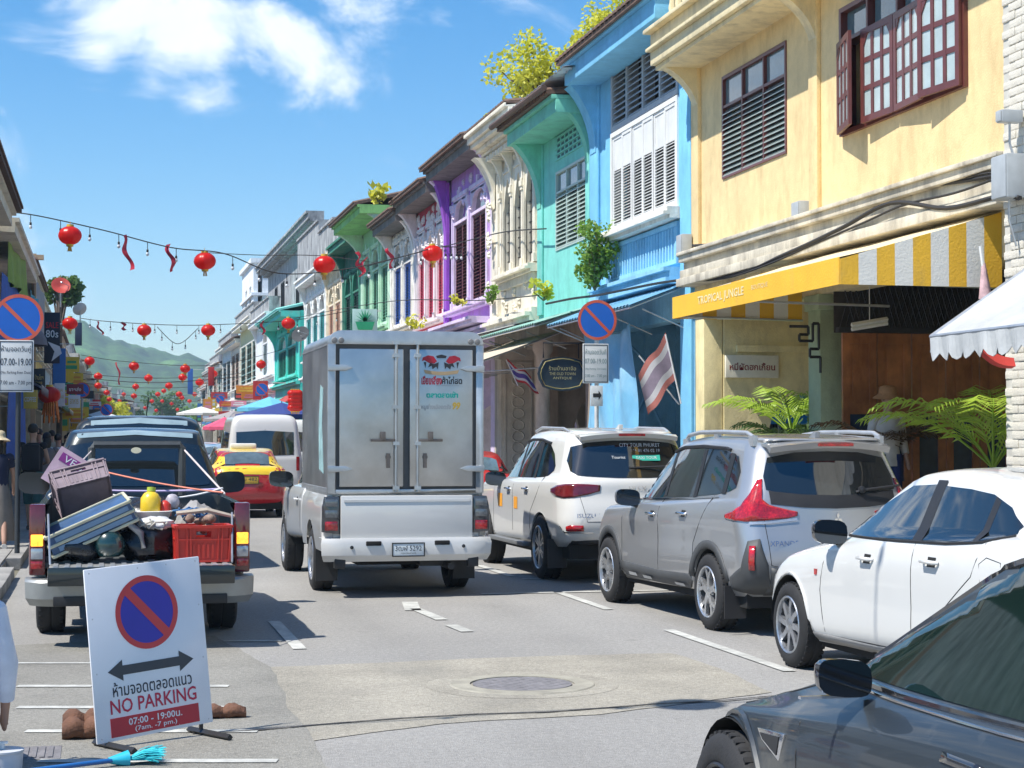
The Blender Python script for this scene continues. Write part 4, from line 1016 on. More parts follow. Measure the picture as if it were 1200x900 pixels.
def loft(rings,sub=4,arches=(),NS=64,capz=True):
    Q=interp_rings(rings,sub);rows=[]
    for q in Q:
        row=[]
        for x,y,z in ring_pts(q,NS):
            for yc,r,zc in arches:
                if abs(y-yc) < r and x > .45:
                    za=zc+math.sqrt(r*r-(y-yc)**2)
                    if z < za:z=za
            row.append((x,y,z))
        rows.append(row)
    mb=MB()
    L=[[mb.p((-x,y,z)) for x,y,z in r] for r in rows];Rr=[]
    for r,l in zip(rows,L):
        Rr.append([l[0]]+[mb.p((x,y,z)) for x,y,z in r[1:-1]]+[l[-1]])
    for a,b in zip(L,L[1:]):
        for i in range(len(a)-1):mb.face((a[i],b[i],b[i+1],a[i+1]))
    for a,b in zip(Rr,Rr[1:]):
        for i in range(len(a)-1):mb.face((a[i],a[i+1],b[i+1],b[i]))
    k=len(L[0])
    for ids,ids2 in ((L[-1],Rr[-1]),):
        for i in range(k-1):mb.face((ids[i],ids2[i],ids2[i+1],ids[i+1]) if i and i < k-2 else ((ids[0],ids2[1],ids[1]) if i == 0 else (ids[i],ids2[i],ids[k-1])))
    return mb
class Car:
    def __init__(s,name,label,cat,loc,rz,group=None):
        s.t=thing(name,label,cat,loc,rz,group);s.bvh=None;s.corner=(.83,-.78)
    def body(s,rings,m,sub=4,arches=(),NS=64,name='body'):
        mb=loft(rings,sub,arches,NS)
        o=mb.build(name,m,s.t,smooth=38,recalc=False)
        bm=bmesh.new();bm.from_mesh(o.data);bmesh.ops.remove_doubles(bm,verts=bm.verts,dist=2e-4);bmesh.ops.dissolve_degenerate(bm,dist=1e-5,edges=bm.edges);bmesh.ops.recalc_face_normals(bm,faces=bm.faces)
        bm.to_mesh(o.data);bm.free()
        o.data.polygons.foreach_set('use_smooth',[True]*len(o.data.polygons));o.data.set_sharp_from_angle(angle=R(38))
        s.bvh=BVHTree.FromPolygons([v.co for v in o.data.vertices],[tuple(p.vertices) for p in o.data.polygons]);return o
    def hit(s,u,v,view,off):
        """view L/R: (u,v)=(y,z) from the side; B/F: (x,z) from behind / in front; T: (x,y) from above"""
        if view in ('BL','BR'):  # looking at a rear corner along the diagonal
            sg=-1 if view == 'BL' else 1;cx,cy=s.corner;o=(sg*(cx-u*.7071)+sg*6*.7071,cy-u*.7071-6*.7071,v);d=(-sg*.7071,.7071,0)
        else:o,d={'L':((-3,u,v),(1,0,0)),'R':((3,u,v),(-1,0,0)),'B':((u,-9,v),(0,1,0)),'F':((u,12,v),(0,-1,0)),'T':((u,v,6),(0,0,-1))}[view]
        h=s.bvh.ray_cast(Vector(o),Vector(d))
        if h[0] is None:return None
        n=h[1]
        if n.dot(Vector(d)) > 0:n=-n
        return h[0]+n*off
    def patch(s,name,m,view,cols,nr=8,off=.005,parent=None,thick=0,label=None,sub=5):
        """cols: [(u, v0, v1)] columns of a sheet laid on the body"""
        C2=[]
        for a,b in zip(cols,cols[1:]):
            for i in range(sub):t=i/sub;C2.append(tuple(lerp(x,y,t) for x,y in zip(a,b)))
        C2.append(cols[-1]);views=view if isinstance(view,(list,tuple)) else [view]
        for vw in views:
            rows=[];ok=True;last=None
            for u,v0,v1 in C2:
                row=[]
                for j in range(nr+1):
                    q=s.hit(u,lerp(v0,v1,j/nr),vw,off);
                    row.append(q)
                if any(q is None for q in row):
                    good=[q for q in row if q is not None]
                    if not good:continue
                    row=[q if q is not None else min(good,key=lambda g:abs(g.z-lerp(v0,v1,j/nr))) for j,q in enumerate(row)]
                rows.append(row)
            if len(rows) < 2:continue
            mb=MB();ids=mb.grid(rows)
            if thick:
                pass
            o=mb.build(name,m,parent or s.t,smooth=50,recalc=False,label=label)
            # outward normals
            c={'L':(-1,0,0),'R':(1,0,0),'B':(0,-1,0),'F':(0,1,0),'T':(0,0,1),'BL':(-1,-1,0),'BR':(1,-1,0)}[vw]
            if sum((p.normal.dot(Vector(c)) for p in o.data.polygons)) < 0:o.data.flip_normals()
            if thick:
                bm=bmesh.new();bm.from_mesh(o.data);bmesh.ops.solidify(bm,geom=bm.faces,thickness=thick);bmesh.ops.recalc_face_normals(bm,faces=bm.faces);bm.to_mesh(o.data);bm.free()
        return o if rows else None
    def line(s,name,m,view,pts,r=.006,off=.0,parent=None,n=5,step=.08,flat=False):
        P=[]
        for a,b in zip(pts,pts[1:]):
            L=math.hypot(b[0]-a[0],b[1]-a[1]);k=max(1,int(L/step))
            for i in range(k):P.append((lerp(a[0],b[0],i/k),lerp(a[1],b[1],i/k)))
        P.append(pts[-1]);views=view if isinstance(view,(list,tuple)) else [view]
        for vw in views:
            q=[s.hit(u,v,vw,off) for u,v in P];q=[x for x in q if x is not None]
            if len(q) < 2:continue
            mb=MB();mb.tube(q,r,n);mb.build(name,m,parent or s.t,smooth=60)
    def wheel(s,x,y,r,w,style,rimm,dark=BLACK,side=-1):
        """tyre + rim; side -1: outer face to the left"""
        M=T((x,y,r)) @ RY(math.pi/2 if side > 0 else -math.pi/2)
        mb=MB();rt=r;ri=r*.70
        prof=[(ri-.02,-w/2+.02),(ri,-w/2),(rt-.045,-w/2),(rt-.012,-w/2+.02),(rt,-w/2+.045),(rt-.003,-.02),(rt-.012,-.012),(rt-.012,.0),(rt-.003,.006),(rt,w/2-.045),(rt-.012,w/2-.02),(rt-.045,w/2),(ri+.02,w/2+.004),(ri,w/2),(ri-.02,w/2-.02)]
        mb.lathe(prof,40,M)
        for i in range(40):  # shoulder tread blocks
            for h in (-w/2+.03,w/2-.045):
                B=M @ RZ(2*math.pi*i/40);mb.box(rt-.012,rt+.001,-.012,.012,h-.014,h+.02,B)
        t=mb.build('wheel',RUBBER,s.t,smooth=40)
        mb=MB();R0=ri
        mb.lathe([(R0-.003,w/2-.006),(R0-.012,w/2+.004),(R0-.022,w/2-.004),(R0-.026,w/2-.03)],36,M)
        n,kind=style
        D=w/2-.012
        for i in range(n):
            B=M @ RZ(2*math.pi*i/n)
            if kind == 'twin':
                for sg in (-1,1):
                    P=[(.05,sg*.012+.008),(R0-.015,sg*.04+.012),(R0-.015,sg*.04-.008),(.05,sg*.012-.014)]
                    mb.prism(P,D-.035,D-.004,2,B)
            elif kind == 'blade':
                P=[(.04,-.028),(R0*.55,-.03),(R0-.015,-.058),(R0-.015,-.012),(R0*.55,.008),(.05,.02)]
                mb.prism(P,D-.035,D-.002,2,B)
            elif kind == 'y':
                mb.prism([(.04,-.03),(R0*.5,-.026),(R0*.5,.026),(.04,.03)],D-.035,D-.002,2,B)
                mb.prism([(R0*.46,-.02),(R0-.015,-.085),(R0-.015,-.045),(R0*.52,.008)],D-.035,D-.002,2,B)
                mb.prism([(R0*.46,.02),(R0-.015,.085),(R0-.015,.045),(R0*.52,-.008)],D-.034,D-.003,2,B)
            elif kind == 'steel':
                mb.prism([(.06,-.035),(R0*.9,-.05),(R0*.9,.05),(.06,.035)],D-.05,D-.03,2,B)
        mb.lathe([(.0001,D+.004),(.028,D+.003),(.05,D-.006),(.062,D-.03)],20,M)
        rim=mb.build('rim',rimm,t,smooth=35)
        mb=MB();mb.lathe([(.0001,D-.07),(R0-.05,D-.08),(R0-.024,w/2-.025)],28,M)  # barrel behind the spokes coloured dark to give shaded gaps
        for i in range(n):
            B=M @ RZ(2*math.pi*(i+.5)/n)
        mb.lathe([(R0*.62,D-.05),(R0*.62,D-.058)],24,M);mb.build('dark_barrel_and_disc',dark,t,smooth=40)
    def wells(s,ys,r,w_in,w_out,under=None,zc=None):
        mb=MB()
        for yc in ys:
            for sg in (-1,1):
                rows=[]
                for xx in (w_in,w_out):
                    row=[]
                    for i in range(17):
                        a=math.pi*i/16-.0;row.append((sg*xx,yc-r*math.cos(a),(zc or r*.93)+r*math.sin(a)))
                    rows.append(row)
                mb.grid(rows)
                c=mb.p((sg*w_in,yc,zc or r*.93));ids=[mb.p(q) for q in rows[0]]
                for i in range(16):mb.face((c,ids[i],ids[i+1]))
        if under:mb.box(-under[0],under[0],under[1],under[2],under[3],under[4])
        mb.build('wheel_housing',DARK,s.t,recalc=False)
    def mirror(s,x,y,z,col,side=-1,sc=1,sig=False):
        sg=side
        mb=MB();rows=[]
        for j in range(9):
            v=j/8;yy=.085-.17*v;k=math.sin(min(1,.25+v*.9)*math.pi/2);row=[]
            for i in range(16):
                a=2*math.pi*i/16;ca,sa=math.cos(a),math.sin(a);e=.6
                row.append((x+sg*(.11*sc+ .125*sc*k*(abs(ca)**e)*(1 if ca > 0 else -1)),y+yy*sc,z+.005+.082*sc*k*(abs(sa)**e)*(1 if sa > 0 else -1)+.01*ca))
            rows.append(row)
        ids=mb.grid(rows,wrap=True);mb.face(ids[0])
        o=mb.build('mirror',col,s.t,smooth=45)
        mb=MB();mb.face([mb.p((q[0],q[1]+.008*0-.0,q[2])) for q in rows[-1]]);g=mb.build('mirror_glass',mat('mirror_glass',(.07,.08,.09),.05,metal=.9,var=.05),o)
        mb=MB();mb.tube([(x-sg*.02,y+.05*sc,z-.07*sc),(x+sg*.06*sc,y+.03*sc,z-.05*sc)],.028*sc,8);mb.build('mirror_arm',BLACK,o,smooth=50)
        if sig:mb=MB();mb.box(min(x+sg*.02,x+sg*.2),max(x+sg*.02,x+sg*.2),y-.02,y+.0,z-.086*sc,z-.074*sc);mb.build('repeater_lamp',CLEARLENS,o)
    def handle(s,y,z,view='L',m=CHROME,L=.19):
        q=s.hit(y,z,view,.0)
        if q is None:return
        sg=-1 if view == 'L' else 1
        mb=MB();mb.tube([q+Vector((sg*.004,-L/2,0)),q+Vector((sg*.035,-L*.38,.002)),q+Vector((sg*.038,L*.38,.004)),q+Vector((sg*.004,L/2,0))],[.011,.013,.013,.011],8)
        h=mb.build('door_handle',m,s.t,smooth=60)
        s.patch('handle_recess',DARK,view,[(y-.05,z-.03,z+.03),(y+.05,z-.03,z+.03)],2,.002,parent=h)
def seams(c,ptss,view=('L','R'),m=None):
    for pts in ptss:c.line('panel_gap',m or mat('panel_gap',(.03,.03,.03),.8),view,pts,.0035,.0)
def plate(parent,M,txt,txt2=None,w=.34,h=.15,name='number_plate',bg=None,fg=None):
    mb=MB();mb.box(-w/2,w/2,-h/2,h/2,-.004,.002,M);o=mb.build(name,bg or mat('plate_white',(.62,.68,.70),.4,var=.05),parent,bevel=.002)
    mb=MB();framebars(mb,-w/2-.012,w/2+.012,-h/2-.012,h/2+.012,.012,-.004,.006);mb.v=[tuple(M @ Vector(v)) for v in mb.v];mb.build('plate_frame',BLACK,o)
    f=fg or mat('plate_ink',(.02,.03,.05),.5)
    text(txt,'lettering',f,o,M @ T((0,h*.12 if txt2 else 0,.004)),width=w*.86,height=h*.45)
    if txt2:text(txt2,'lettering',f,o,M @ T((0,-h*.32,.004)),width=w*.5,height=h*.14)
    return o
def BM(x,y,z,tilt=0):  # matrix for something on a tail: local x right, y up, z backwards
    return T((x,y,z)) @ RX(math.pi/2-tilt)
PWH=paint('white_car_paint',(.62,.62,.60));PSI=paint('silver_car_paint',(.42,.425,.43),metal=.6,rough=.33,dust=.5)
PGR=paint('dark_grey_metallic',(.026,.034,.042),metal=.2,rough=.45,coat=.45,dust=.3);PCLAD=mat('grey_cladding',(.055,.058,.06),.6,var=.15)
PDK=paint('dark_green_grey_paint',(.02,.026,.027),metal=.4,rough=.3)
def spoiler(c,w,y0,y1,z,th,m,lamp=True):
    """roof lip: a shaped slab standing on the rear edge of the roof"""
    mb=MB();n=20
    def sec(i,dz):x=-w+2*w*i/n;e=(x/w)**2;return [(x,y1,z+.02-.035*e+dz*.4),(x,(y0+y1)/2,z+.022-.04*e+dz*.8),(x,y0+.10*e,z-.0-.045*e+dz)]
    top=[sec(i,0) for i in range(n+1)];bot=[[(p[0],p[1]+(.03 if k == 2 else 0),p[2]-th*(.3+.35*k)) for k,p in enumerate(r)] for r in top]
    rows=[[a[0],a[1],a[2],b[2],b[1],b[0]] for a,b in zip(top,bot)];ids=mb.grid(rows);mb.face(ids[0]);mb.face(ids[-1][::-1])
    o=mb.build('roof_spoiler',m,c.t,smooth=40)
    if lamp:mb=MB();mb.box(-.16,.16,y0-.004,y0+.02,z-.035,z-.010);mb.build('high_brake_lamp',REDLENS,o)
# ---------------------------------------------------------------- silver people carrier
c=Car('parked_car','silver raised hatchback with grey wheel arch cladding and boomerang red lamps','car',(6.07,15.1,0),R(2.6))
t=c.t
rings=[dict(z0=.34,z1=.26,yr=-.66,yf=3.42,w=.78,rr=.2,rf=.35),
 dict(z0=.46,z1=.32,yr=-.83,yf=3.58,w=.855,wr=.82,wf=.80,rr=.22,rf=.45,br=.06,bf=.18),
 dict(z0=.62,z1=.5,yr=-.88,yf=3.62,w=.868,wr=.84,wf=.80,rr=.2,rf=.45,br=.07,bf=.2),
 dict(z0=.78,z1=.72,yr=-.87,yf=3.62,w=.865,wr=.83,wf=.80,rr=.2,rf=.45,br=.08,bf=.2),
 dict(z0=.98,z1=.86,yr=-.82,yf=3.52,w=.873,wr=.83,wf=.79,rr=.2,rf=.45,br=.09,bf=.25),
 dict(z0=1.12,z1=.97,yr=-.80,yf=3.35,w=.845,wr=.80,wf=.76,rr=.2,rf=.45,br=.1,bf=.3),
 dict(z0=1.20,z1=1.03,yr=-.77,yf=2.50,w=.80,wr=.76,wf=.68,rr=.2,rf=.3,br=.1,bf=.22,hard=1),
 dict(z0=1.62,z1=1.58,yr=-.60,yf=1.62,w=.665,wr=.62,wf=.58,rr=.2,rf=.25,br=.1,bf=.16,zc=.03),
 dict(z0=1.67,z1=1.63,yr=-.66,yf=1.50,w=.61,wr=.57,wf=.53,rr=.18,rf=.25,br=.1,bf=.16,zc=.04),
 dict(z0=1.69,z1=1.655,yr=-.60,yf=1.38,w=.50,wr=.46,wf=.42,rr=.15,rf=.2,br=.08,bf=.14,zc=.045),
 dict(z0=1.70,z1=1.68,yr=-.1,yf=.9,w=.1,rr=.05,rf=.05,br=0,bf=0,zc=.04)]
c.body(rings,PSI,4,[(0,.385,.33),(2.775,.385,.33)])
BOT=lambda y:1.10+(.0)*y
WTOP=[(-.40,1.26,1.40),(-.28,1.225,1.53),(0.0,1.19,1.575),(.55,1.155,1.60),(1.1,1.13,1.585),(1.5,1.115,1.52),(1.95,1.10,1.31),(2.28,1.095,1.13)]
c.patch('side_glass',GLASS,['L','R'],WTOP,6,.004)
for ya in ((.42,.50),(1.22,1.30),(-.22,-.13)):
    z0=1.17 if ya[0] > .9 else 1.2
    c.patch('door_pillar',BLACK,['L','R'],[(ya[0],1.14,1.58),(ya[1],1.14,1.58)] if ya[0] > 0 else [(-.22,1.20,1.55),(-.13,1.20,1.56)],4,.007)
c.line('chrome_strip',CHROME,['L','R'],[(-.1,1.175),(.6,1.135),(1.3,1.108),(2.25,1.08)],.009,.004)
c.line('weather_shield',BLACK,['L','R'],[(-.1,1.58),(0,1.595),(.55,1.612),(1.1,1.597),(1.5,1.535),(1.95,1.33),(2.25,1.15)],.018,.006)
c.patch('windscreen',GLASS,'F',[(-.50,1.1,1.54),(-.3,1.06,1.58),(0,1.05,1.59),(.3,1.06,1.58),(.50,1.1,1.54)],6,.004)
c.patch('rear_window',GLASS,'B',[(-.60,1.25,1.36),(-.54,1.235,1.52),(-.3,1.21,1.565),(0,1.20,1.575),(.3,1.21,1.565),(.54,1.235,1.52),(.60,1.25,1.36)],6,.005)
c.patch('rear_window_band',BLACK,'B',[(-.58,1.13,1.24),(-.3,1.10,1.22),(0,1.09,1.21),(.3,1.10,1.22),(.58,1.13,1.24)],3,.0045)
spoiler(c,.56,-.80,-.45,1.655,.05,PSI)
for vw in ('BL','BR'):  # boomerang lamps: upright on the pillar, kicking inward
    c.patch('tail_light',REDLENS,vw,[(-.30,1.0,1.03),(-.20,.99,1.06),(-.10,.985,1.11),(-.03,.98,1.22),(.01,.985,1.33),(.05,.985,1.34),(.08,.99,1.17),(.14,.995,1.12),(.28,1.01,1.08),(.34,1.03,1.065)],6,.012,thick=.01)
    c.patch('lamp_strip',CLEARLENS,vw,[(.0,.955,.98),(.16,.965,.985),(.34,.99,1.015)],2,.014)
c.patch('bumper_cladding',PCLAD,'B',[(-.62,.36,.60),(-.3,.36,.52),(0,.36,.50),(.3,.36,.52),(.62,.36,.60)],5,.010,thick=.01)
for vw in ('BL','BR'):c.patch('bumper_cladding',PCLAD,vw,[(-.22,.40,.50),(-.06,.38,.60),(.0,.37,.82),(.10,.37,.84),(.17,.37,.62)],5,.011,thick=.01)
for vw in ('BL','BR'):c.patch('reflector',REDLENS,vw,[(.02,.58,.78),(.07,.58,.78)],3,.02,thick=.008)
c.patch('skid_plate',STEEL,'B',[(-.45,.34,.44),(.45,.34,.44)],2,.014,thick=.008)
c.patch('sill_cladding',PCLAD,['L','R'],[(.42,.26,.46),(1.2,.26,.44),(2.36,.26,.46)],3,.012,thick=.012)
for yc in (0,2.775):
    n=16;P=[]
    for vw in ('L','R'):
        rows=[]
        for i in range(n+1):
            a=math.pi*(i/n)*1.08-math.pi*.04;row=[]
            for rr_ in (.388,.425,.462):
                q=c.hit(yc-rr_*math.cos(a),max(.3,.33+rr_*math.sin(a)),vw,.014)
                row.append(q)
            if all(q is not None for q in row):rows.append(row)
        mb=MB();mb.grid(rows);o=mb.build('wheel_arch_trim',PCLAD,t,smooth=40)
        bm=bmesh.new();bm.from_mesh(o.data);bmesh.ops.solidify(bm,geom=bm.faces,thickness=.02);bm.to_mesh(o.data);bm.free()
for yy in (.62,1.45,1.85):c.patch('sill_insert',STEEL,['L','R'],[(yy,.35,.375),(yy+.22,.35,.375)],1,.026)
seams(c,[[(1.26,1.12),(1.25,.7),(1.26,.42)],[(2.30,1.07),(2.34,.8),(2.33,.46)],[(.38,.46),(.36,.75),(.16,.98),(.02,1.18)]])
seams(c,[[(-.66,1.12),(-.64,.86),(-.62,.62),(-.3,.55),(.3,.55),(.62,.62),(.64,.86),(.66,1.12)]],'B')
c.handle(.60,1.00,'L');c.handle(1.42,.965,'L');c.handle(.60,1.00,'R');c.handle(1.42,.965,'R')
for sg,vw in ((-1,'L'),(1,'R')):c.mirror(sg*.83,1.98,1.10,mat('dark_grey_shell',(.13,.135,.14),.35,coat=.6),sg)
for sg in (-1,1):
    mb=MB();P=[(sg*.60,-.42,1.70),(sg*.605,-.3,1.735),(sg*.61,.2,1.745),(sg*.605,.8,1.742),(sg*.58,1.15,1.715),(sg*.56,1.28,1.67)];mb.tube(P,.02,8);mb.box(sg*.6-.02,sg*.6+.02,-.46,-.36,1.62,1.71);mb.box(sg*.6-.02,sg*.6+.02,.36,.44,1.62,1.74);mb.box(sg*.57-.02,sg*.57+.02,1.2,1.3,1.6,1.68);mb.build('roof_rail',CHROME if 0 else mat('satin_rail',(.55,.56,.57),.35,metal=.6),t,smooth=50)
mb=MB();q=c.hit(.0,-.42,'T',0);mb.prism([(-.42,q.z-.01),(-.28,q.z-.01),(-.40,q.z+.055),(-.44,q.z+.05)],-.025,.025,0);mb.build('roof_antenna',PSI,t,bevel=.008)
q=c.hit(.25,1.24,'B',.02);mb=MB();mb.tube([q+Vector((-.05,0,-.02)),q+Vector((.02,-.02,0)),q+Vector((.36,-.0,.035))],.012,6);mb.lathe([(.0001,.04),(.03,.03),(.03,-.01)],10,T(q) @ RX(math.pi/2));mb.build('rear_wiper',BLACK,t)
q=c.hit(0,1.005,'B',.006)  # three-diamond badge
mb=MB()
for k in range(3):
    a=math.pi/2+k*2*math.pi/3;B=T(q) @ RX(math.pi/2);L_=.05;dx,dz=math.cos(a),math.sin(a);px_,pz_=-dz,dx
    mb.prism([(0,0),(dx*L_*.5+px_*L_*.28,dz*L_*.5+pz_*L_*.28),(dx*L_,dz*L_),(dx*L_*.5-px_*L_*.28,dz*L_*.5-pz_*L_*.28)],0,.008,2,B)
mb.build('badge',CHROME,t)
q=c.hit(-.48,.80,'B',.006);text('XPANDER','lettering',mat('badge_blue',(.12,.22,.45),.3,metal=.4),t,BM(q.x,q.y,q.z),width=.30)
plate(t,BM(0,c.hit(0,.72,'B',.012).y,.72),'กว 6184','ภูเก็ต')
c.patch('head_light',CLEARLENS,'F',[(-.74,.72,.86),(-.4,.74,.84)],3,.006);c.patch('head_light',CLEARLENS,'F',[(.74,.72,.86),(.4,.74,.84)],3,.006)
for yy in (0,2.775):
    for sg in (-1,1):c.wheel(sg*.765,yy,.335,.215,(5,'y'),mat('machined_alloy',(.6,.61,.62),.28,metal=.8,var=.1),side=sg)
c.wells((0,2.775),.38,.5,.84,(.74,-.6,3.3,.24,.5),.33)
# mud flaps
mb=MB()
for sg in (-1,1):mb.cut();mb.box(sg*.78-.1,sg*.78+.1,-.44,-.425,.14,.42)
mb.build('mud_flap',BLACK,t)
# ---------------------------------------------------------------- white tall wagon
c=Car('parked_car','white tall wagon with orange door stickers and city tour lettering on its rear window','car',(6.03,20.95,0),R(1.2));t=c.t
rings=[dict(z0=.42,z1=.32,yr=-.75,yf=3.55,w=.82,rr=.2,rf=.3),
 dict(z0=.52,z1=.4,yr=-.96,yf=3.72,w=.91,wr=.86,wf=.83,rr=.26,rf=.4,br=.06,bf=.14),
 dict(z0=.7,z1=.6,yr=-1.02,yf=3.76,w=.925,wr=.87,wf=.84,rr=.26,rf=.4,br=.07,bf=.14),
 dict(z0=.86,z1=.85,yr=-1.00,yf=3.74,w=.925,wr=.86,wf=.84,rr=.26,rf=.4,br=.08,bf=.16),
 dict(z0=1.02,z1=1.0,yr=-.95,yf=3.68,w=.925,wr=.86,wf=.83,rr=.26,rf=.4,br=.09,bf=.18),
 dict(z0=1.16,z1=1.10,yr=-.93,yf=3.5,w=.90,wr=.84,wf=.80,rr=.26,rf=.4,br=.1,bf=.25),
 dict(z0=1.24,z1=1.16,yr=-.88,yf=2.52,w=.85,wr=.79,wf=.72,rr=.26,rf=.3,br=.12,bf=.22,hard=1),
 dict(z0=1.68,z1=1.68,yr=-.66,yf=1.62,w=.70,wr=.64,wf=.62,rr=.26,rf=.25,br=.14,bf=.16,zc=.04),
 dict(z0=1.74,z1=1.73,yr=-.68,yf=1.5,w=.64,wr=.58,wf=.56,rr=.2,rf=.25,br=.14,bf=.16,zc=.04),
 dict(z0=1.77,z1=1.76,yr=-.55,yf=1.35,w=.52,wr=.46,wf=.44,rr=.16,rf=.2,br=.1,bf=.14,zc=.04),
 dict(z0=1.79,z1=1.78,yr=-.1,yf=.9,w=.1,rr=.05,rf=.05,br=0,bf=0,zc=.03)]
c.body(rings,PWH,4,[(0,.42,.38),(2.86,.42,.38)])
c.patch('side_glass',GLASS,['L','R'],[(-.28,1.30,1.36),(-.12,1.24,1.50),(.1,1.215,1.60),(.55,1.20,1.65),(1.1,1.19,1.65),(1.5,1.185,1.60),(1.95,1.18,1.40),(2.3,1.175,1.22)],6,.004)
for a,b in ((.38,.47),(1.24,1.32)):c.patch('door_pillar',BLACK,['L','R'],[(a,1.2,1.63),(b,1.2,1.63)],4,.007)
c.line('weather_shield',BLACK,['L','R'],[(.1,1.62),(.55,1.665),(1.1,1.665),(1.5,1.615),(1.95,1.42),(2.3,1.24)],.018,.006)
c.patch('windscreen',GLASS,'F',[(-.6,1.2,1.64),(-.3,1.18,1.68),(0,1.17,1.7),(.3,1.18,1.68),(.6,1.2,1.64)],6,.004)
c.patch('rear_window',GLASS,'B',[(-.72,1.30,1.42),(-.66,1.25,1.58),(-.5,1.235,1.63),(-.2,1.22,1.655),(.2,1.22,1.655),(.5,1.235,1.63),(.66,1.25,1.58),(.72,1.30,1.42)],6,.005)
rw=[o for o in t.children if o.name.startswith('rear_window')][0]
spoiler(c,.60,-.80,-.45,1.745,.05,PWH)
SRL=mat('smoked_red_lens',(.14,.010,.014),.1,coat=1,var=.4,scale=12)
c.corner=(.88,-.90)
for vw in ('BL','BR'):c.patch('tail_light',SRL,vw,[(-.34,1.05,1.09),(-.2,1.01,1.13),(-.05,.99,1.15),(.1,1.0,1.155),(.22,1.03,1.15),(.33,1.07,1.14)],6,.010,thick=.01)
for vw in ('BL','BR'):c.patch('fog_lamp',REDLENS,vw,[(.02,.615,.665),(.08,.61,.685),(.22,.615,.68)],2,.012,thick=.008);c.patch('lamp_surround',CHROME,vw,[(-.08,.66,.675),(.0,.59,.605),(.3,.595,.605)],1,.014)
c.patch('bumper_lower',BLACK,'B',[(-.75,.42,.50),(0,.42,.52),(.75,.42,.50)],2,.012,thick=.01)
for yc in (0,):
    pass
mb=MB()
for sg in (-1,1):mb.cut();mb.box(sg*.90-.09,sg*.90+.03,.5,2.35,.36,.41)
mb.build('side_step',mat('side_step_grey',(.2,.21,.22),.5,metal=.3),t,bevel=.012)
seams(c,[[(1.28,1.18),(1.27,.7),(1.28,.45)],[(2.32,1.15),(2.36,.8),(2.35,.45)],[(.46,.5),(.42,.8),(.14,1.02),(-.02,1.25)]])
seams(c,[[(-.70,1.2),(-.66,.98),(-.60,.72),(.60,.72),(.66,.98),(.70,1.2)]],'B')
for vw in ('L','R'):c.handle(.62,1.06,vw);c.handle(1.48,1.04,vw)
OST=mat('orange_sticker',(.85,.36,.03),.45,var=.1)
c.patch('door_sticker',OST,'L',[(1.02,.80,.95),(1.20,.80,.95)],2,.004);c.patch('door_sticker',OST,'L',[(1.82,.80,.97),(2.06,.80,.97)],2,.004)
for sg in (-1,1):c.mirror(sg*.86,2.02,1.15,BLACK if sg < 0 else PWH,sg,1.1)
q=c.hit(.12,1.60,'B',.012);WL=mat('white_vinyl',(.75,.76,.76),.5);MB_=lambda q:BM(q.x,q.y,q.z,.35)
text('CITY TOUR PHUKET','lettering',WL,rw,MB_(q),width=.50,height=.045)
q=c.hit(.18,1.535,'B',.012);text('+66 81 476 02 19','lettering',WL,rw,MB_(q),width=.36,height=.04)
q=c.hit(.18,1.45,'B',.010);mb=MB();mb.box(-.17,.17,-.035,.035,0,.003,MB_(q));st=mb.build('sticker',mat('green_sticker',(.05,.5,.36),.45),rw)
q=c.hit(.18,1.45,'B',.016);text('TAXI TOUR','lettering',WL,rw,MB_(q),width=.26,height=.035)
q=c.hit(-.16,1.455,'B',.014);text('Tourist','lettering',WL,rw,MB_(q),width=.17,height=.035)
q=c.hit(.2,1.33,'B',.02);mb=MB();mb.tube([q+Vector((-.25,.0,0)),q+Vector((.25,-.02,.02))],.012,5);mb.build('rear_wiper',BLACK,t)
q=c.hit(-.55,.79,'B',.006);text('ISUZU 1.9','lettering',mat('badge_blue',(.12,.22,.45),.3,metal=.4),t,BM(q.x,q.y,q.z),width=.34,height=.05)
q=c.hit(.02,1.10,'B',.006);text('MU-X','lettering',CHROME,t,BM(q.x,q.y,q.z,.2),width=.22,height=.05)
plate(t,BM(.0,c.hit(0,.9,'B',.012).y,.9),'ขข 2290','ภูเก็ต')
for sg in (-1,1):
    mb=MB();mb.tube([(sg*.62,-.3,1.76),(sg*.63,-.1,1.80),(sg*.63,.9,1.815),(sg*.6,1.3,1.77)],.018,8);mb.box(sg*.63-.015,sg*.63+.015,.35,.42,1.7,1.8);mb.build('roof_rail',MATS['satin_rail'],t,smooth=50)
mb=MB();mb.prism([(-.36,1.785),(-.2,1.79),(-.34,1.85),(-.38,1.845)],-.025,.025,0);mb.build('roof_antenna',PWH,t,bevel=.008)
for yy in (0,2.86):
    for sg in (-1,1):c.wheel(sg*.81,yy,.38,.24,(6,'twin'),ALLOY,side=sg)
c.wells((0,2.86),.415,.52,.89,(.76,-.8,3.4,.28,.55),.38)
c.patch('head_light',CLEARLENS,'F',[(-.76,.88,1.0),(-.45,.9,.98)],3,.006)
mb=MB()
for sg in (-1,1):mb.cut();mb.box(sg*.82-.12,sg*.82+.11,-.5,-.485,.16,.5)
mb.build('mud_flap',BLACK,t)
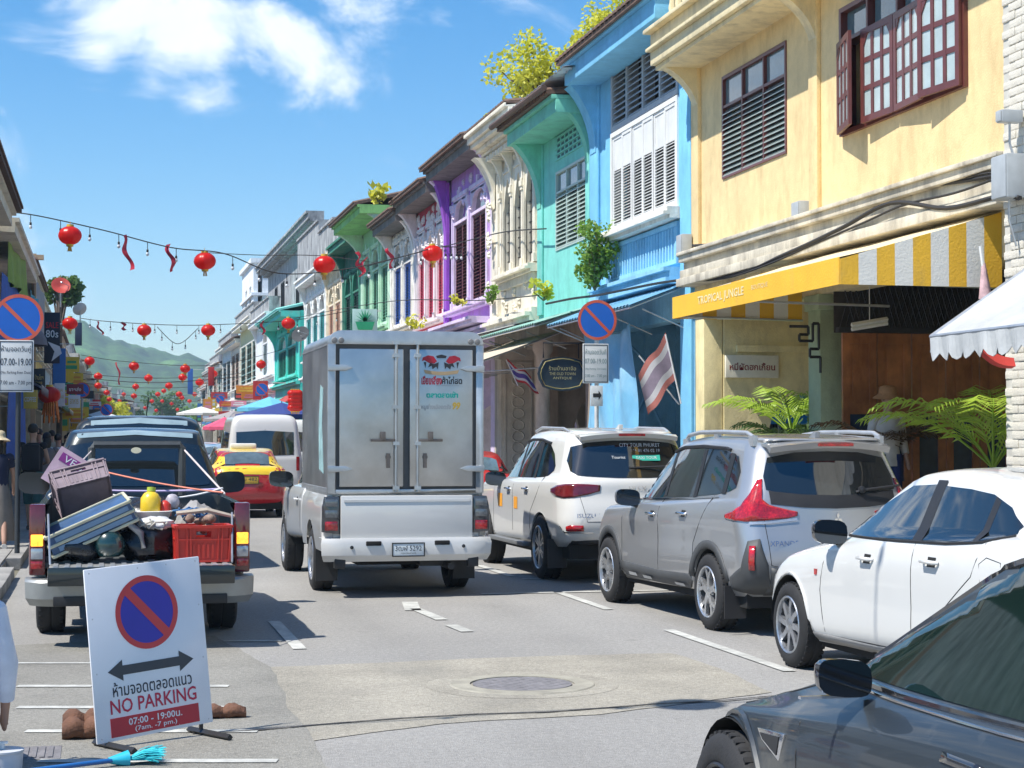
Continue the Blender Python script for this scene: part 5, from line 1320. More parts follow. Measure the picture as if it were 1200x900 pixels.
# ---------------------------------------------------------------- white saloon
def saloon(label,loc,rz,P,wheelstyle,rimm,sc=1,mc=BLACK,L_=4.4,wb=2.62,dark=False,name='parked_car'):
    c=Car(name,label,'car',loc,rz);t=c.t
    rf_=wb+.86;rb=-(L_-wb-.86)
    rings=[dict(z0=.30,z1=.20,yr=rb+.2,yf=rf_-.2,w=.76,rr=.2,rf=.35),
     dict(z0=.42,z1=.27,yr=rb+.03,yf=rf_-.03,w=.85,wr=.80,wf=.78,rr=.28,rf=.5,br=.1,bf=.2),
     dict(z0=.58,z1=.45,yr=rb,yf=rf_,w=.865,wr=.81,wf=.78,rr=.28,rf=.5,br=.12,bf=.22),
     dict(z0=.78,z1=.62,yr=rb+.02,yf=rf_-.03,w=.865,wr=.81,wf=.77,rr=.28,rf=.5,br=.12,bf=.26),
     dict(z0=.97,z1=.72,yr=rb+.06,yf=rf_-.14,w=.855,wr=.79,wf=.73,rr=.28,rf=.5,br=.12,bf=.32),
     dict(z0=1.06,z1=.76,yr=rb+.14,yf=rf_-.32,w=.82,wr=.74,wf=.68,rr=.28,rf=.45,br=.12,bf=.32,zc=.05),
     dict(z0=1.10,z1=.96,yr=rb+.34,yf=wb-.36,w=.775,wr=.62,wf=.62,rr=.2,rf=.25,br=.1,bf=.2,zc=.0,hard=1),
     dict(z0=1.34,z1=1.34,yr=-.30,yf=wb-1.20,w=.61,wr=.52,wf=.54,rr=.2,rf=.2,br=.1,bf=.14,zc=.045),
     dict(z0=1.385,z1=1.385,yr=-.12,yf=wb-1.36,w=.56,wr=.48,wf=.49,rr=.18,rf=.2,br=.1,bf=.14,zc=.05),
     dict(z0=1.40,z1=1.40,yr=.05,yf=wb-1.5,w=.45,wr=.38,wf=.38,rr=.15,rf=.2,br=.08,bf=.1,zc=.055),
     dict(z0=1.44,z1=1.44,yr=.6,yf=wb-1.8,w=.08,rr=.05,rf=.05,br=0,bf=0,zc=.02)]
    c.body(rings,P,4,[(0,.36,.305),(wb,.36,.305)])
    return c,t,rb,rf_
c,t,rb,rf_=saloon('white saloon car parked nearest on the right with black door mirror',(5.88,9.90,0),R(2.0),PWH,0,0);t.scale=(1,1,1.03)
c.patch('side_glass',GLASS,['L','R'],[(-.30,1.10,1.14),(-.16,1.06,1.24),(.05,1.035,1.31),(.3,1.025,1.335),(.75,1.01,1.352),(1.1,1.0,1.335),(1.45,.99,1.21),(1.8,.985,1.07),(2.0,.985,1.0)],8,.006)
for a,b in ((.62,.74),):c.patch('door_pillar',BLACK,['L','R'],[(a-.01,1.0,1.38),(b,1.0,1.38)],4,.007)
c.patch('door_pillar',BLACK,['L','R'],[(-.04,1.04,1.27),(.02,1.04,1.30)],4,.007)
c.line('window_trim',BLACK,['L','R'],[(-.30,1.085),(-.1,1.04),(.3,1.012),(1.15,.988),(2.05,.975)],.010,.003)
c.patch('windscreen',GLASS,'F',[(-.44,1.02,1.30),(-.25,.99,1.32),(0,.98,1.33),(.25,.99,1.32),(.44,1.02,1.30)],6,.005)
c.patch('rear_window',GLASS,'T',[(-.46,-.50,-.27),(-.3,-.53,-.24),(0,-.54,-.22),(.3,-.53,-.24),(.46,-.50,-.27)],6,.005)
for sg in (-1,1):c.patch('tail_light',REDLENS,'B',[(sg*.76,.84,.96),(sg*.6,.86,.97),(sg*.4,.88,.95)],4,.01)
c.patch('tail_light',REDLENS,['L','R'],[(rb+.16,.86,.96),(rb+.42,.9,.95)],3,.006)
seams(c,[[(.68,1.0),(.66,.6),(.68,.3)],[(1.98,.97),(2.04,.6),(1.98,.32)],[(.33,.34),(.30,.6),(-.05,.84),(-.14,1.04)],[(.4,.33),(1.95,.30)]])
c.patch('sill_trim',mat('sill_grey',(.22,.22,.22),.5),['L','R'],[(.42,.27,.33),(1.2,.25,.31),(2.2,.25,.30)],2,.010,thick=.01)
c.line('wheel_arch_lip',PWH,['L','R'],[(2.62-.375*math.cos(math.pi*i/14),.305+.375*math.sin(math.pi*i/14)) for i in range(15)],.009,.004)
c.line('wheel_arch_lip',PWH,['L','R'],[(-.375*math.cos(math.pi*i/14),.305+.375*math.sin(math.pi*i/14)) for i in range(15)],.009,.004)
c.line('fuel_flap',MATS['panel_gap'],'L',[(-.3,.78),(-.16,.80),(-.13,.92),(-.2,.96),(-.36,.94),(-.38,.82),(-.3,.78)],.003)
for vw in ('L','R'):c.handle(.42,.895,vw,PWH);c.handle(1.30,.86,vw,PWH)
for sg in (-1,1):c.mirror(sg*.77,1.88,1.005,mat('gloss_black',(.02,.02,.022),.12,coat=1),sg)
for yy in (0,2.62):
    for sg in (-1,1):c.wheel(sg*.755,yy,.305,.19,(8,'blade'),mat('two_tone_alloy',(.42,.44,.47),.3,metal=.75,var=.3,scale=25),side=sg)
c.wells((0,2.62),.355,.48,.83,(.7,rb+.2,3.2,.18,.42),.305)
for sg in (-1,1):c.patch('head_light',CLEARLENS,'F',[(sg*.72,.62,.72),(sg*.5,.6,.70),(sg*.36,.6,.66)],3,.006)
c.patch('head_light',CLEARLENS,['L','R'],[(2.95,.66,.70),(3.2,.62,.705)],3,.006)
q=c.hit(2.12,.72,'L',.004);mb=MB();mb.box(q.x-.004,q.x+.004,q.y-.02,q.y+.02,q.z-.02,q.z+.02);mb.build('badge',REDLENS,t)
c.patch('roof_window',mat('dusty_roof_panel',(.3,.36,.42),.25,coat=.6,var=.15),'T',[(-.3,.35,.9),(.3,.35,.9)],2,.003)
# ---------------------------------------------------------------- dark grey electric saloon, bottom right
c=Car('parked_car','dark grey saloon close to the camera in the bottom right corner','car',(3.03,3.10,0),R(0));t=c.t
rings=[dict(z0=.30,z1=.18,yr=-.7,yf=3.5,w=.80,rr=.2,rf=.35),
 dict(z0=.42,z1=.25,yr=-.93,yf=3.68,w=.90,wr=.85,wf=.80,rr=.3,rf=.55,br=.12,bf=.25),
 dict(z0=.58,z1=.42,yr=-.95,yf=3.7,w=.92,wr=.86,wf=.80,rr=.3,rf=.55,br=.14,bf=.28),
 dict(z0=.78,z1=.58,yr=-.93,yf=3.66,w=.925,wr=.87,wf=.79,rr=.3,rf=.55,br=.14,bf=.3),
 dict(z0=.92,z1=.68,yr=-.90,yf=3.55,w=.912,wr=.85,wf=.76,rr=.3,rf=.55,br=.14,bf=.34,zc=.045),
 dict(z0=1.0,z1=.72,yr=-.85,yf=3.35,w=.865,wr=.79,wf=.70,rr=.3,rf=.5,br=.14,bf=.36,zc=.075),
 dict(z0=1.05,z1=.95,yr=-.45,yf=2.55,w=.80,wr=.62,wf=.66,rr=.2,rf=.25,br=.1,bf=.26,zc=-.02,hard=1),
 dict(z0=1.33,z1=1.40,yr=.05,yf=1.42,w=.66,wr=.54,wf=.60,rr=.2,rf=.2,br=.1,bf=.16,zc=.05),
 dict(z0=1.375,z1=1.435,yr=.2,yf=1.26,w=.61,wr=.48,wf=.51,rr=.18,rf=.2,br=.1,bf=.14,zc=.045),
 dict(z0=1.40,z1=1.455,yr=.35,yf=1.15,w=.48,wr=.38,wf=.4,rr=.15,rf=.2,br=.08,bf=.1,zc=.045),
 dict(z0=1.46,z1=1.475,yr=.6,yf=.95,w=.08,rr=.05,rf=.05,br=0,bf=0,zc=.02)]
c.body(rings,PGR,5,[(0,.385,.335),(2.875,.385,.335)],NS=90)
c.patch('side_glass',mat('green_tinted_glass',(.008,.02,.017),.03,coat=.3,var=.3,scale=2.2,spec=.6),['L','R'],[(-.25,1.07,1.15),(-.1,1.045,1.24),(.3,1.02,1.34),(.75,1.0,1.39),(1.15,.99,1.395),(1.5,.98,1.315),(1.85,.97,1.155),(2.15,.962,1.0)],8,.004)
c.patch('door_pillar',BLACK,['L','R'],[(.72,1.0,1.36),(.84,.995,1.37)],4,.007)
c.line('window_trim',mat('gloss_black',(.02,.02,.022),.12,coat=1),['L','R'],[(-.35,1.06),(.3,1.0),(1.15,.972),(1.7,.955),(2.2,.945)],.012,.002)
c.line('chrome_strip',CHROME,['L','R'],[(.3,.985),(1.15,.955),(1.7,.938),(2.15,.93)],.0045,.005)
c.line('roof_trim',MATS['gloss_black'],['L','R'],[(-.1,1.26),(.3,1.335),(.75,1.382),(1.15,1.385),(1.5,1.305),(1.85,1.16),(2.2,1.0)],.012,.004)
c.patch('windscreen',GLASS,'F',[(-.56,1.02,1.32),(-.25,.98,1.36),(0,.97,1.37),(.25,.98,1.36),(.56,1.02,1.32)],8,.004)
seams(c,[[(.78,.97),(.76,.6),(.78,.3)],[(2.24,.90),(2.20,.6),(2.14,.34)],[(.78,.31),(2.12,.29)]],'L')
for yc_ in (0,2.875):c.line('wheel_arch_lip',PGR,['L','R'],[(yc_-.40*math.cos(math.pi*i/16),.335+.40*math.sin(math.pi*i/16)) for i in range(17)],.012,.003)
seams(c,[[(-.70,3.2),(-.74,2.9),(-.755,2.6),(-.74,2.4),(-.72,2.28)]],'T')
c.patch('door_handle',MATS['gloss_black'],'L',[(.98,.86,.885),(1.2,.86,.885)],1,.006,thick=.006)
q=c.hit(2.42,.70,'L',.004)  # wedge-shaped side camera repeater
mb=MB();mb.prism([(2.32,.75),(2.56,.735),(2.52,.70),(2.37,.655)],q.x-.006,q.x+.02,0);mb.build('side_repeater',CHROME,t,bevel=.003)
mb=MB();mb.prism([(2.36,.735),(2.53,.723),(2.505,.705),(2.385,.672)],q.x-.009,q.x-.005,0);mb.build('repeater_lens',BLACK,t)
for sg in (-1,1):c.mirror(sg*.82,1.90,.985,MATS['gloss_black'],sg,.68,sig=True)
for yy in (0,2.875):
    for sg in (-1,1):c.wheel(sg*.81,yy,.335,.235,(9,'blade'),mat('dark_alloy',(.06,.06,.065),.35,metal=.6),side=sg)
c.wells((0,2.875),.38,.5,.88,(.76,-.7,3.45,.16,.42),.335)
# ---------------------------------------------------------------- white pickup with steel box
c=Car('box_truck','white pickup truck carrying a tall stainless steel box','truck',(3.15,20.0,0),R(.3));t=c.t;t.scale=(.965,.96,.965)
rings=[dict(z0=.55,z1=.40,yr=1.0,yf=3.75,w=.80,rr=.06,rf=.3),
 dict(z0=.58,z1=.48,yr=.86,yf=3.95,w=.90,wf=.82,rr=.05,rf=.4,br=0,bf=.14),
 dict(z0=.75,z1=.7,yr=.85,yf=4.0,w=.92,wf=.84,rr=.05,rf=.4,br=0,bf=.14),
 dict(z0=.98,z1=1.0,yr=.85,yf=3.92,w=.92,wf=.82,rr=.05,rf=.4,br=0,bf=.18),
 dict(z0=1.12,z1=1.1,yr=.87,yf=3.75,w=.89,wf=.79,rr=.06,rf=.4,br=0,bf=.25),
 dict(z0=1.18,z1=1.15,yr=.90,yf=2.85,w=.83,wf=.72,rr=.08,rf=.3,br=0,bf=.22,hard=1),
 dict(z0=1.62,z1=1.62,yr=1.05,yf=2.05,w=.68,wf=.62,rr=.12,rf=.2,br=0,bf=.14,zc=.03),
 dict(z0=1.68,z1=1.67,yr=1.12,yf=1.95,w=.60,wf=.56,rr=.12,rf=.2,br=0,bf=.14,zc=.03),
 dict(z0=1.71,z1=1.70,yr=1.3,yf=1.8,w=.1,rr=.05,rf=.05,br=0,bf=0,zc=.02)]
c.body(rings,PWH,4,[(3.1,.43,.37)])
c.patch('side_glass',GLASS,['L','R'],[(1.10,1.20,1.56),(1.5,1.19,1.61),(1.9,1.185,1.60),(2.2,1.18,1.42),(2.6,1.175,1.22)],6,.004)
seams(c,[[(1.12,1.15),(1.1,.6)],[(2.62,1.13),(2.66,.8),(2.62,.5)]])
for vw in ('L','R'):c.handle(1.36,1.0,vw,PWH)
for sg in (-1,1):c.mirror(sg*.88,2.42,1.22,PWH,sg,1.25)
tub=MB()  # load bed sides with wheel arches
def bedside(mb,sg,W0,y0,y1,zb,zt,yc,ra,zc,t_in=.05):
    n=44;rows_o=[];
    for i in range(n+1):
        y=lerp(y0,y1,i/n);zlo=zb
        if abs(y-yc) < ra:zlo=max(zb,zc+math.sqrt(ra*ra-(y-yc)**2))
        cr=.10*max(0,1-(y-y0)/.18)**2
        col=[]
        for j in range(9):
            v=j/8;z=lerp(zlo,zt,v);bulge=W0-.02*(2*((z-zb)/(zt-zb))-1)**2-(.03 if z > zt-.03 else 0)-cr;col.append((sg*bulge,y,z))
        col.append((sg*(W0-.11),y,zt));col.append((sg*(W0-.11),y,zb+.12))
        rows_o.append(col)
    mb.grid(rows_o)
bedside(tub,-1,.925,-1.2,.83,.50,1.12,0,.44,.37);tub.cut();bedside(tub,1,.925,-1.2,.83,.50,1.12,0,.44,.37)
tub.build('load_bed_side',PWH,t,smooth=40)
mb=MB();mb.box(-.82,.82,-1.18,.83,.66,.70);mb.build('load_bed_floor',PWH,t)
mb=MB();mb.box(-.735,.735,-1.255,-1.2,.62,1.12);o=mb.build('tailgate',PWH,t,bevel=.018)
mb=MB();mb.box(-.70,.70,-1.262,-1.25,1.05,1.075);mb.build('tailgate_crease',PWH,o)
mb=MB();rows=[]
for i in range(25):
    x=lerp(-.95,.95,i/24);e=abs(x)/.95;yy=-1.30+.18*max(0,e-.75)**2*16*.35;rows.append([(x,-1.05,.66),(x*.985,yy+.01,.655),(x,yy-.012,.60),(x*.99,yy,.47),(x*.96,yy+.06,.40),(x*.95,-1.0,.42)])
mb.grid(rows);mb.build('bumper',PWH,t,smooth=35)
mb=MB();mb.box(-.16,.16,-1.325,-1.28,.455,.60)
mb.build('plate_recess',mat('pale_grey_plastic',(.35,.36,.37),.5),t)
for sg in (-1,1):
    mb=MB();mb.box(sg*.38-.085,sg*.38+.085,-1.322,-1.30,.575,.625);mb.build('bumper_slot',DARK,t,bevel=.012)
    mb=MB();mb.prism([(sg*.745,.70),(sg*.745,1.11),(sg*.90,1.11),(sg*.925,1.0),(sg*.93,.72)][::1],-1.235,-1.10,1);lm=mb.build('tail_light',mat('smoked_lamp',(.06,.06,.065),.1,coat=1,var=.3,scale=20),t,bevel=.012)
    for k,(za,zb2,m_) in enumerate(((1.0,1.08,CLEARLENS),(.88,.965,CLEARLENS),(.74,.84,REDLENS))):
        mb=MB();x0,x1=sorted((sg*.765,sg*.905));mb.box(x0,x1,-1.246,-1.225,za,zb2);mb.build('lens',m_ if k == 2 else mat('grey_lamp_lens',(.16,.17,.18),.12,metal=.3,coat=1,var=.3,scale=40),lm,bevel=.012)
    mb=MB();mb.box(sg*.74-.06,sg*.74+.06,-1.26,-1.12,.33,.44);mb.build('bumper_mount',BLACK,t,bevel=.01)
    mb=MB();mb.lathe([(.0001,.003),(.02,0)],12,BM(sg*.62,-1.312,.56));mb.build('parking_sensor',BLACK,t)
plate(t,BM(0,-1.332,.53),'3ฒฬ 5292','กรุงเทพมหานคร',.34,.13)
for yy in (0,3.1):
    for sg in (-1,1):c.wheel(sg*.79,yy,.365,.24,(6,'twin'),ALLOY,side=sg)
c.wells((0,3.1),.43,.5,.88,(.5,-.9,3.6,.34,.56),.37)
mb=MB()
for sg in (-1,1):mb.cut();mb.box(sg*.79-.13,sg*.79+.12,-.52,-.505,.14,.5)
mb.box(.2,.6,-.95,-.5,.32,.5);mb.tube([(.5,-1.2,.33),(.5,.5,.33)],.04,8);mb.build('mud_flap',BLACK,t)
SS=mat('brushed_stainless',(.56,.56,.55),.34,metal=.92,var=.22,scale=1.6,bump=.5,bscale=3.2,stain=(.36,.34,.32),stainamt=.35);SSD=mat('box_seal_dark',(.09,.088,.085),.6,var=.2);SSF=mat('steel_trim',(.55,.56,.56),.4,metal=.8,var=.15)
bx0,bx1,by0,by1,bz0,bz1=-.86,.86,-1.14,1.35,1.14,2.92
n=8;rr_=.14;prof=[(bx0,bz0),(bx1,bz0)]+[(bx1-rr_+rr_*math.cos(a),bz1-rr_+rr_*math.sin(a)) for a in [math.pi/2*i/n for i in range(n+1)]]+[(bx0+rr_-rr_*math.sin(a),bz1-rr_+rr_*math.cos(a)) for a in [math.pi/2*i/n for i in range(n+1)]]
mb=MB();mb.prism(prof,by0+.02,by1,1);bxo=mb.build('cargo_box',SS,t,smooth=35)
mb=MB()  # rear frame ring following the rounded top
inner=[(bx0+.085,bz0+.06),(bx1-.085,bz0+.06),(bx1-.085,bz1-.19),(bx0+.085,bz1-.19)]
mb.box(bx0-.012,bx0+.075,by0-.05,by0+.03,bz0,bz1-.14);mb.box(bx1-.075,bx1+.012,by0-.05,by0+.03,bz0,bz1-.14);mb.box(bx0+.075,bx1-.075,by0-.05,by0+.03,bz0,bz0+.045)
top=[(bx0-.012,bz1-.141),(bx1+.012,bz1-.141)]+[(bx1+.012-(rr_+.012)*(1-math.cos(a)),bz1-.141+(rr_+.012)*math.sin(a)) for a in [math.pi/2*i/n for i in range(n+1)]][1:]+[(bx0-.012+(rr_+.012)*(1-math.sin(a)),bz1-.141+(rr_+.012)*math.cos(a)) for a in [math.pi/2*i/n for i in range(n+1)]][:-1]
mb.prism(top,by0-.05,by0+.03,1);mb.build('rear_frame',SSF,t,bevel=.006)
mb=MB();mb.box(bx0+.075,bx1-.075,by0-.02,by0+.01,bz0+.045,bz1-.141);mb.build('door_seal',SSD,t)
for sg in (-1,1):
    x0,x1=sorted((sg*.035,sg*.745));mb=MB();mb.box(x0,x1,by0-.055,by0-.022,bz0+.075,bz1-.19);d=mb.build('box_door',SS,t,bevel=.01)
    mb=MB();mb.tube([(sg*.12,by0-.08,bz0+.02),(sg*.12,by0-.08,bz1-.10)],.017,8)
    for z in (bz0+.06,bz0+.55,bz0+.95,bz1-.26,bz1-.12):mb.box(sg*.12-.035,sg*.12+.035,by0-.10,by0-.05,z-.02,z+.02)
    mb.build('locking_bar',SSF,d,smooth=40)
    mb=MB();mb.box(*sorted((sg*.13,sg*.40)),by0-.095,by0-.08,bz0+.57,bz0+.60);mb.box(*sorted((sg*.24,sg*.29)),by0-.11,by0-.06,bz0+.585,bz0+.68);mb.build('lever_handle',mat('worn_iron',(.2,.17,.15),.5,metal=.7,var=.3),d,bevel=.004)
    mb=MB();mb.box(sg*.205-.02,sg*.205+.02,by0-.075,by0-.055,bz0+.28,bz0+.44);mb.lathe([(.0001,.012),(.03,.008),(.03,0)],12,T((sg*.205,by0-.06,bz0+.40)) @ RX(math.pi/2));mb.build('lock',MATS['worn_iron'],d)
    for z in (bz0+.27,bz1-.40):
        mb=MB();mb.prism([(sg*.875,z-.035),(sg*.875,z+.035),(sg*.68,z+.03),(sg*.60,z),(sg*.68,z-.03)],by0-.082,by0-.05,1);mb.build('hinge',SSF,t,bevel=.006)
    for k in (0,1):
        mb=MB();mb.lathe([(.0001,.02),(.028,.016),(.034,0)],14,T((sg*(.80-k*.075),by0-.05,bz1-.10)) @ RX(math.pi/2));mb.build('marker_lamp',mat('dull_lamp',(.2,.19,.18),.3,coat=.5),t,smooth=50)
    if sg > 0:
        red=mat('vinyl_red',(.40,.01,.03),.4);blk=mat('vinyl_black',(.025,.025,.03),.45);tea=mat('vinyl_teal',(.0,.36,.30),.4);gry=mat('vinyl_grey',(.30,.31,.33),.5);gol=mat('vinyl_gold',(.55,.36,.04),.45)
        Yd_=by0-.058
        # crest: two facing horned heads over a gold ribbon, as flat shapes
        cx,cz=.39,bz1-.34
        mb=MB()
        for s2 in (-1,1):
            mb.prism([(cx+s2*.05,cz+.02),(cx+s2*.09,cz+.075),(cx+s2*.15,cz+.085),(cx+s2*.21,cz+.06),(cx+s2*.22,cz+.02),(cx+s2*.19,cz+.03),(cx+s2*.14,cz+.0),(cx+s2*.08,cz-.005)],Yd_-.001,Yd_,1)
        mb.build('crest',red,d)
        mb=MB();mb.prism([(cx-.06,cz+.08),(cx,cz+.095),(cx+.06,cz+.08),(cx+.05,cz+.055),(cx-.05,cz+.055)],Yd_-.001,Yd_,1)
        for s2 in (-1,1):mb.prism([(cx+s2*.03,cz+.01),(cx+s2*.08,cz-.01),(cx+s2*.13,cz-.0),(cx+s2*.15,cz-.05),(cx+s2*.11,cz-.03),(cx+s2*.10,cz-.07),(cx+s2*.06,cz-.04),(cx+s2*.04,cz-.07)],Yd_-.0014,Yd_,1);mb.prism([(cx+s2*.17,cz+.01),(cx+s2*.20,cz+.01),(cx+s2*.18,cz-.06)],Yd_-.0014,Yd_,1)
        mb.build('crest_black',blk,d)  # black printed parts of the crest
        mb=MB();mb.grid([[(cx-.2+.025*i,Yd_-.0022,cz-.075-.02*math.sin(math.pi*i/16)+.0) for i in range(17)],[(cx-.185+.0231*i,Yd_-.0022,cz-.115-.02*math.sin(math.pi*i/16)) for i in range(17)]]);mb.build('crest_ribbon',mat('vinyl_ribbon',(.45,.32,.18),.5),d)
        text('เฮียเหลียง','lettering',red,d,BM(.28,Yd_-.001,bz1-.53),width=.23,height=.10,bold=.04)
        text('ค้าไก่สด','lettering',blk,d,BM(.51,Yd_-.001,bz1-.53),width=.23,height=.085,bold=.03)
        text('บริการส่งถึงที่ ทั่วเกาะ','lettering',gry,d,BM(.46,Yd_-.001,bz1-.585),width=.26,height=.02)
        text('ตลาดสดเช้า','lettering',tea,d,BM(.40,Yd_-.001,bz1-.69),width=.36,height=.07,bold=.05)
        text('หมูย่างเมืองตรัง','lettering',gry,d,BM(.33,Yd_-.001,bz1-.83),width=.34,height=.075,bold=.02,shear=.2)
        text('99','lettering',gol,d,BM(.56,Yd_-.001,bz1-.815),width=.09,height=.085,bold=.04,shear=.2)
mb=MB();mb.box(bx0-.008,bx1+.008,by0+.0,by1+.01,bz0-.03,bz0+.06);mb.build('box_skirt',SSF,t,bevel=.004)
mb=MB()
for i in range(14):mb.lathe([(.0001,.006),(.012,0)],6,T((bx0-.012,by0+.12+i*.17,bz0+.015)) @ RY(-math.pi/2))
mb.box(bx0-.006,bx0,by0+.02,by1,bz1-.15,bz1-.13);mb.box(bx0-.006,bx0,by0+.0,by0+.05,bz0+.06,bz1-.13);mb.build('side_rivets',SSF,t)
mb=MB();q=[(bx0-.004,by0+.35+.0*i,0) for i in range(2)]
mb.prism([(-.75,1.35),(-.35,1.4),(-.3,1.9),(-.45,2.35),(-.7,2.3),(-.6,1.9)],bx0-.003,bx0-.001,0);mb.build('side_decal',mat('pale_teal_decal',(.35,.55,.55),.4,var=.3),t)
# ---------------------------------------------------------------- loaded dark pickup, left
c=Car('pickup_truck','dark pickup truck with its loaded bed open behind the no parking board','pickup truck',(.31,16.2,0),R(.2));t=c.t;t.scale=(.96,1,1.05)
rings=[dict(z0=.52,z1=.40,yr=1.15,yf=3.6,w=.78,rr=.06,rf=.3),
 dict(z0=.55,z1=.48,yr=1.0,yf=3.75,w=.87,wf=.80,rr=.05,rf=.35,br=0,bf=.12),
 dict(z0=.75,z1=.7,yr=1.0,yf=3.8,w=.885,wf=.82,rr=.05,rf=.35,br=0,bf=.12),
 dict(z0=.98,z1=.98,yr=1.0,yf=3.72,w=.885,wf=.80,rr=.05,rf=.35,br=0,bf=.15),
 dict(z0=1.10,z1=1.06,yr=1.02,yf=3.55,w=.86,wf=.76,rr=.06,rf=.35,br=0,bf=.2),
 dict(z0=1.16,z1=1.10,yr=1.05,yf=2.8,w=.82,wf=.70,rr=.10,rf=.3,br=.02,bf=.2,hard=1),
 dict(z0=1.60,z1=1.60,yr=1.22,yf=2.1,w=.655,wf=.60,rr=.16,rf=.2,br=.03,bf=.12,zc=.03),
 dict(z0=1.66,z1=1.65,yr=1.30,yf=2.0,w=.58,wf=.54,rr=.14,rf=.2,br=.03,bf=.12,zc=.03),
 dict(z0=1.69,z1=1.68,yr=1.45,yf=1.8,w=.1,rr=.05,rf=.05,br=0,bf=0,zc=.02)]
c.body(rings,PDK,4,[(3.0,.42,.36)])
c.patch('rear_window',GLASS,'B',[(-.72,1.19,1.26),(-.62,1.18,1.54),(-.3,1.175,1.585),(.3,1.175,1.585),(.62,1.18,1.54),(.72,1.19,1.26)],6,.006)
c.patch('roof_gloss',mat('painted_roof_sheen',(.32,.42,.44),.18,coat=1,metal=.2,var=.15),'B',[(-.56,1.605,1.645),(0,1.635,1.675),(.56,1.605,1.645)],2,.006)  # pale strip: sheen along the cab roof edge put into the colour
c.patch('side_glass',GLASS,['L','R'],[(1.25,1.19,1.54),(1.6,1.18,1.59),(1.95,1.175,1.58),(2.3,1.17,1.38),(2.6,1.165,1.2)],5,.004)
for sg in (-1,1):c.mirror(sg*.86,2.2,1.18,BLACK,sg,1.25)
mb=MB();bedside(mb,-1,.90,-1.12,.98,.45,1.10,0,.43,.36);mb.cut();bedside(mb,1,.90,-1.12,.98,.45,1.10,0,.43,.36);mb.build('load_bed_side',PDK,t,smooth=40)
mb=MB();mb.box(-.80,.80,-1.10,.98,.60,.645);mb.box(-.80,.80,.94,.98,.645,1.1)
for i in range(14):mb.box(-.76+i*.117,-.70+i*.117,-1.09,.94,.645,.655)
mb.build('load_bed_floor',mat('worn_bed_paint',(.10,.11,.11),.6,metal=.3,var=.3,stain=(.25,.22,.19),stainamt=.4),t)
mb=MB();mb.box(-.755,.755,-1.62,-1.125,.575,.635);tg=mb.build('tailgate',mat('worn_tailgate_inner',(.38,.39,.38),.45,metal=.5,var=.25,stain=(.16,.15,.14),stainamt=.5),t,bevel=.012,label='worn tailgate folded down flat')
mb=MB()
for i in range(16):mb.box(-.72+i*.093,-.68+i*.093,-1.60,-1.14,.635,.643)
mb.build('tread_strips',STEEL,tg)
mb=MB();mb.box(-.76,.76,-1.65,-1.615,.50,.64);mb.build('tailgate_skin',PDK,tg,bevel=.01)
for sg in (-1,1):
    mb=MB();mb.tube([(sg*.77,-1.16,1.02),(sg*.74,-1.58,.66)],.009,5);mb.build('tailgate_stay',STEEL,t)
    mb=MB();x0,x1=sorted((sg*.79,sg*.925));mb.box(x0,x1,-1.165,-1.02,.55,1.10);lm=mb.build('tail_light',SRL,t,bevel=.02)
    for za,zb2,m_ in ((.775,.865,AMBERLIT),(.675,.76,CLEARLENS),(.60,.66,REDLENS)):
        mb=MB();x0,x1=sorted((sg*.81,sg*.91));mb.box(x0,x1,-1.178,-1.15,za,zb2);mb.build('lens',m_,lm,bevel=.008)
mb=MB();rows=[]
for i in range(25):
    x=lerp(-.955,.955,i/24);e=abs(x)/.955;yy=-1.34+.9*max(0,e-.8)**2*4;rows.append([(x,-1.0,.53),(x,yy+.01,.525),(x,yy-.01,.505),(x*.995,yy,.38),(x*.96,yy+.06,.32),(x*.95,-.95,.34)])
mb.grid(rows);mb.build('bumper',mat('satin_bumper',(.34,.35,.34),.4,metal=.5,var=.12,stain=(.25,.24,.22),stainamt=.4),t,smooth=35)
mb=MB();mb.box(-.72,.72,-1.36,-1.30,.325,.40);mb.build('bumper_step',BLACK,t,bevel=.01)
plate(t,BM(0,-1.362,.45),'บท 7316','ภูเก็ต')
for yy in (0,3.0):
    for sg in (-1,1):c.wheel(sg*.765,yy,.365,.25,(6,'steel'),STEEL,side=sg)
c.wells((0,3.0),.42,.5,.86,(.6,-.9,3.5,.3,.55),.36)
# hoop and straps over the bed
mb=MB();mb.tube([(-.42,.88,1.10),(-.42,.88,1.52),(-.40,.88,1.55),(.42,.88,1.55),(.44,.88,1.52),(.44,.88,1.10)],.035,8);mb.box(-.40,.42,.86,.9,1.515,1.585);mb.build('load_hoop',mat('grey_black_hoop',(.07,.075,.075),.4,var=.2),t,smooth=40)
mb=MB();mb.lathe([(.0001,.004),(.05,.004),(.05,0)],16,T((.0,.855,1.50)) @ RX(math.pi/2) @ Matrix.Diagonal((1,.55,1,1)));mb.build('maker_badge',CHROME,t)
def strap(name,label,pts,r,m):
    mb=MB();mb.tube(pts,r,6);o=mb.build(name,m,None);return tag(o,label,'strap')
PW=lambda x,y,z:(x*.96+.31,y+16.2,z*1.05)
def sag(a,b,s,n=10):return [(lerp(a[0],b[0],i/n),lerp(a[1],b[1],i/n),lerp(a[2],b[2],i/n)-s*4*(i/n)*(1-i/n)) for i in range(n+1)]
strap('load_strap','orange pink cord stretched across the pickup load',sag(PW(-.36,.6,1.33),PW(.74,-.5,1.16),.02),.009,mat('coral_cord',(.7,.22,.14),.7))
strap('load_strap','lilac cord tied level across the pickup bed',sag(PW(-.42,.2,1.17),PW(.75,-.1,1.18),.015),.011,mat('lilac_cord',(.45,.38,.6),.7))
strap('load_strap','white cord sagging low across the pickup bed',sag(PW(-.42,.3,1.17),PW(.76,-.2,1.19),.09),.009,mat('white_cord',(.68,.68,.68),.7))
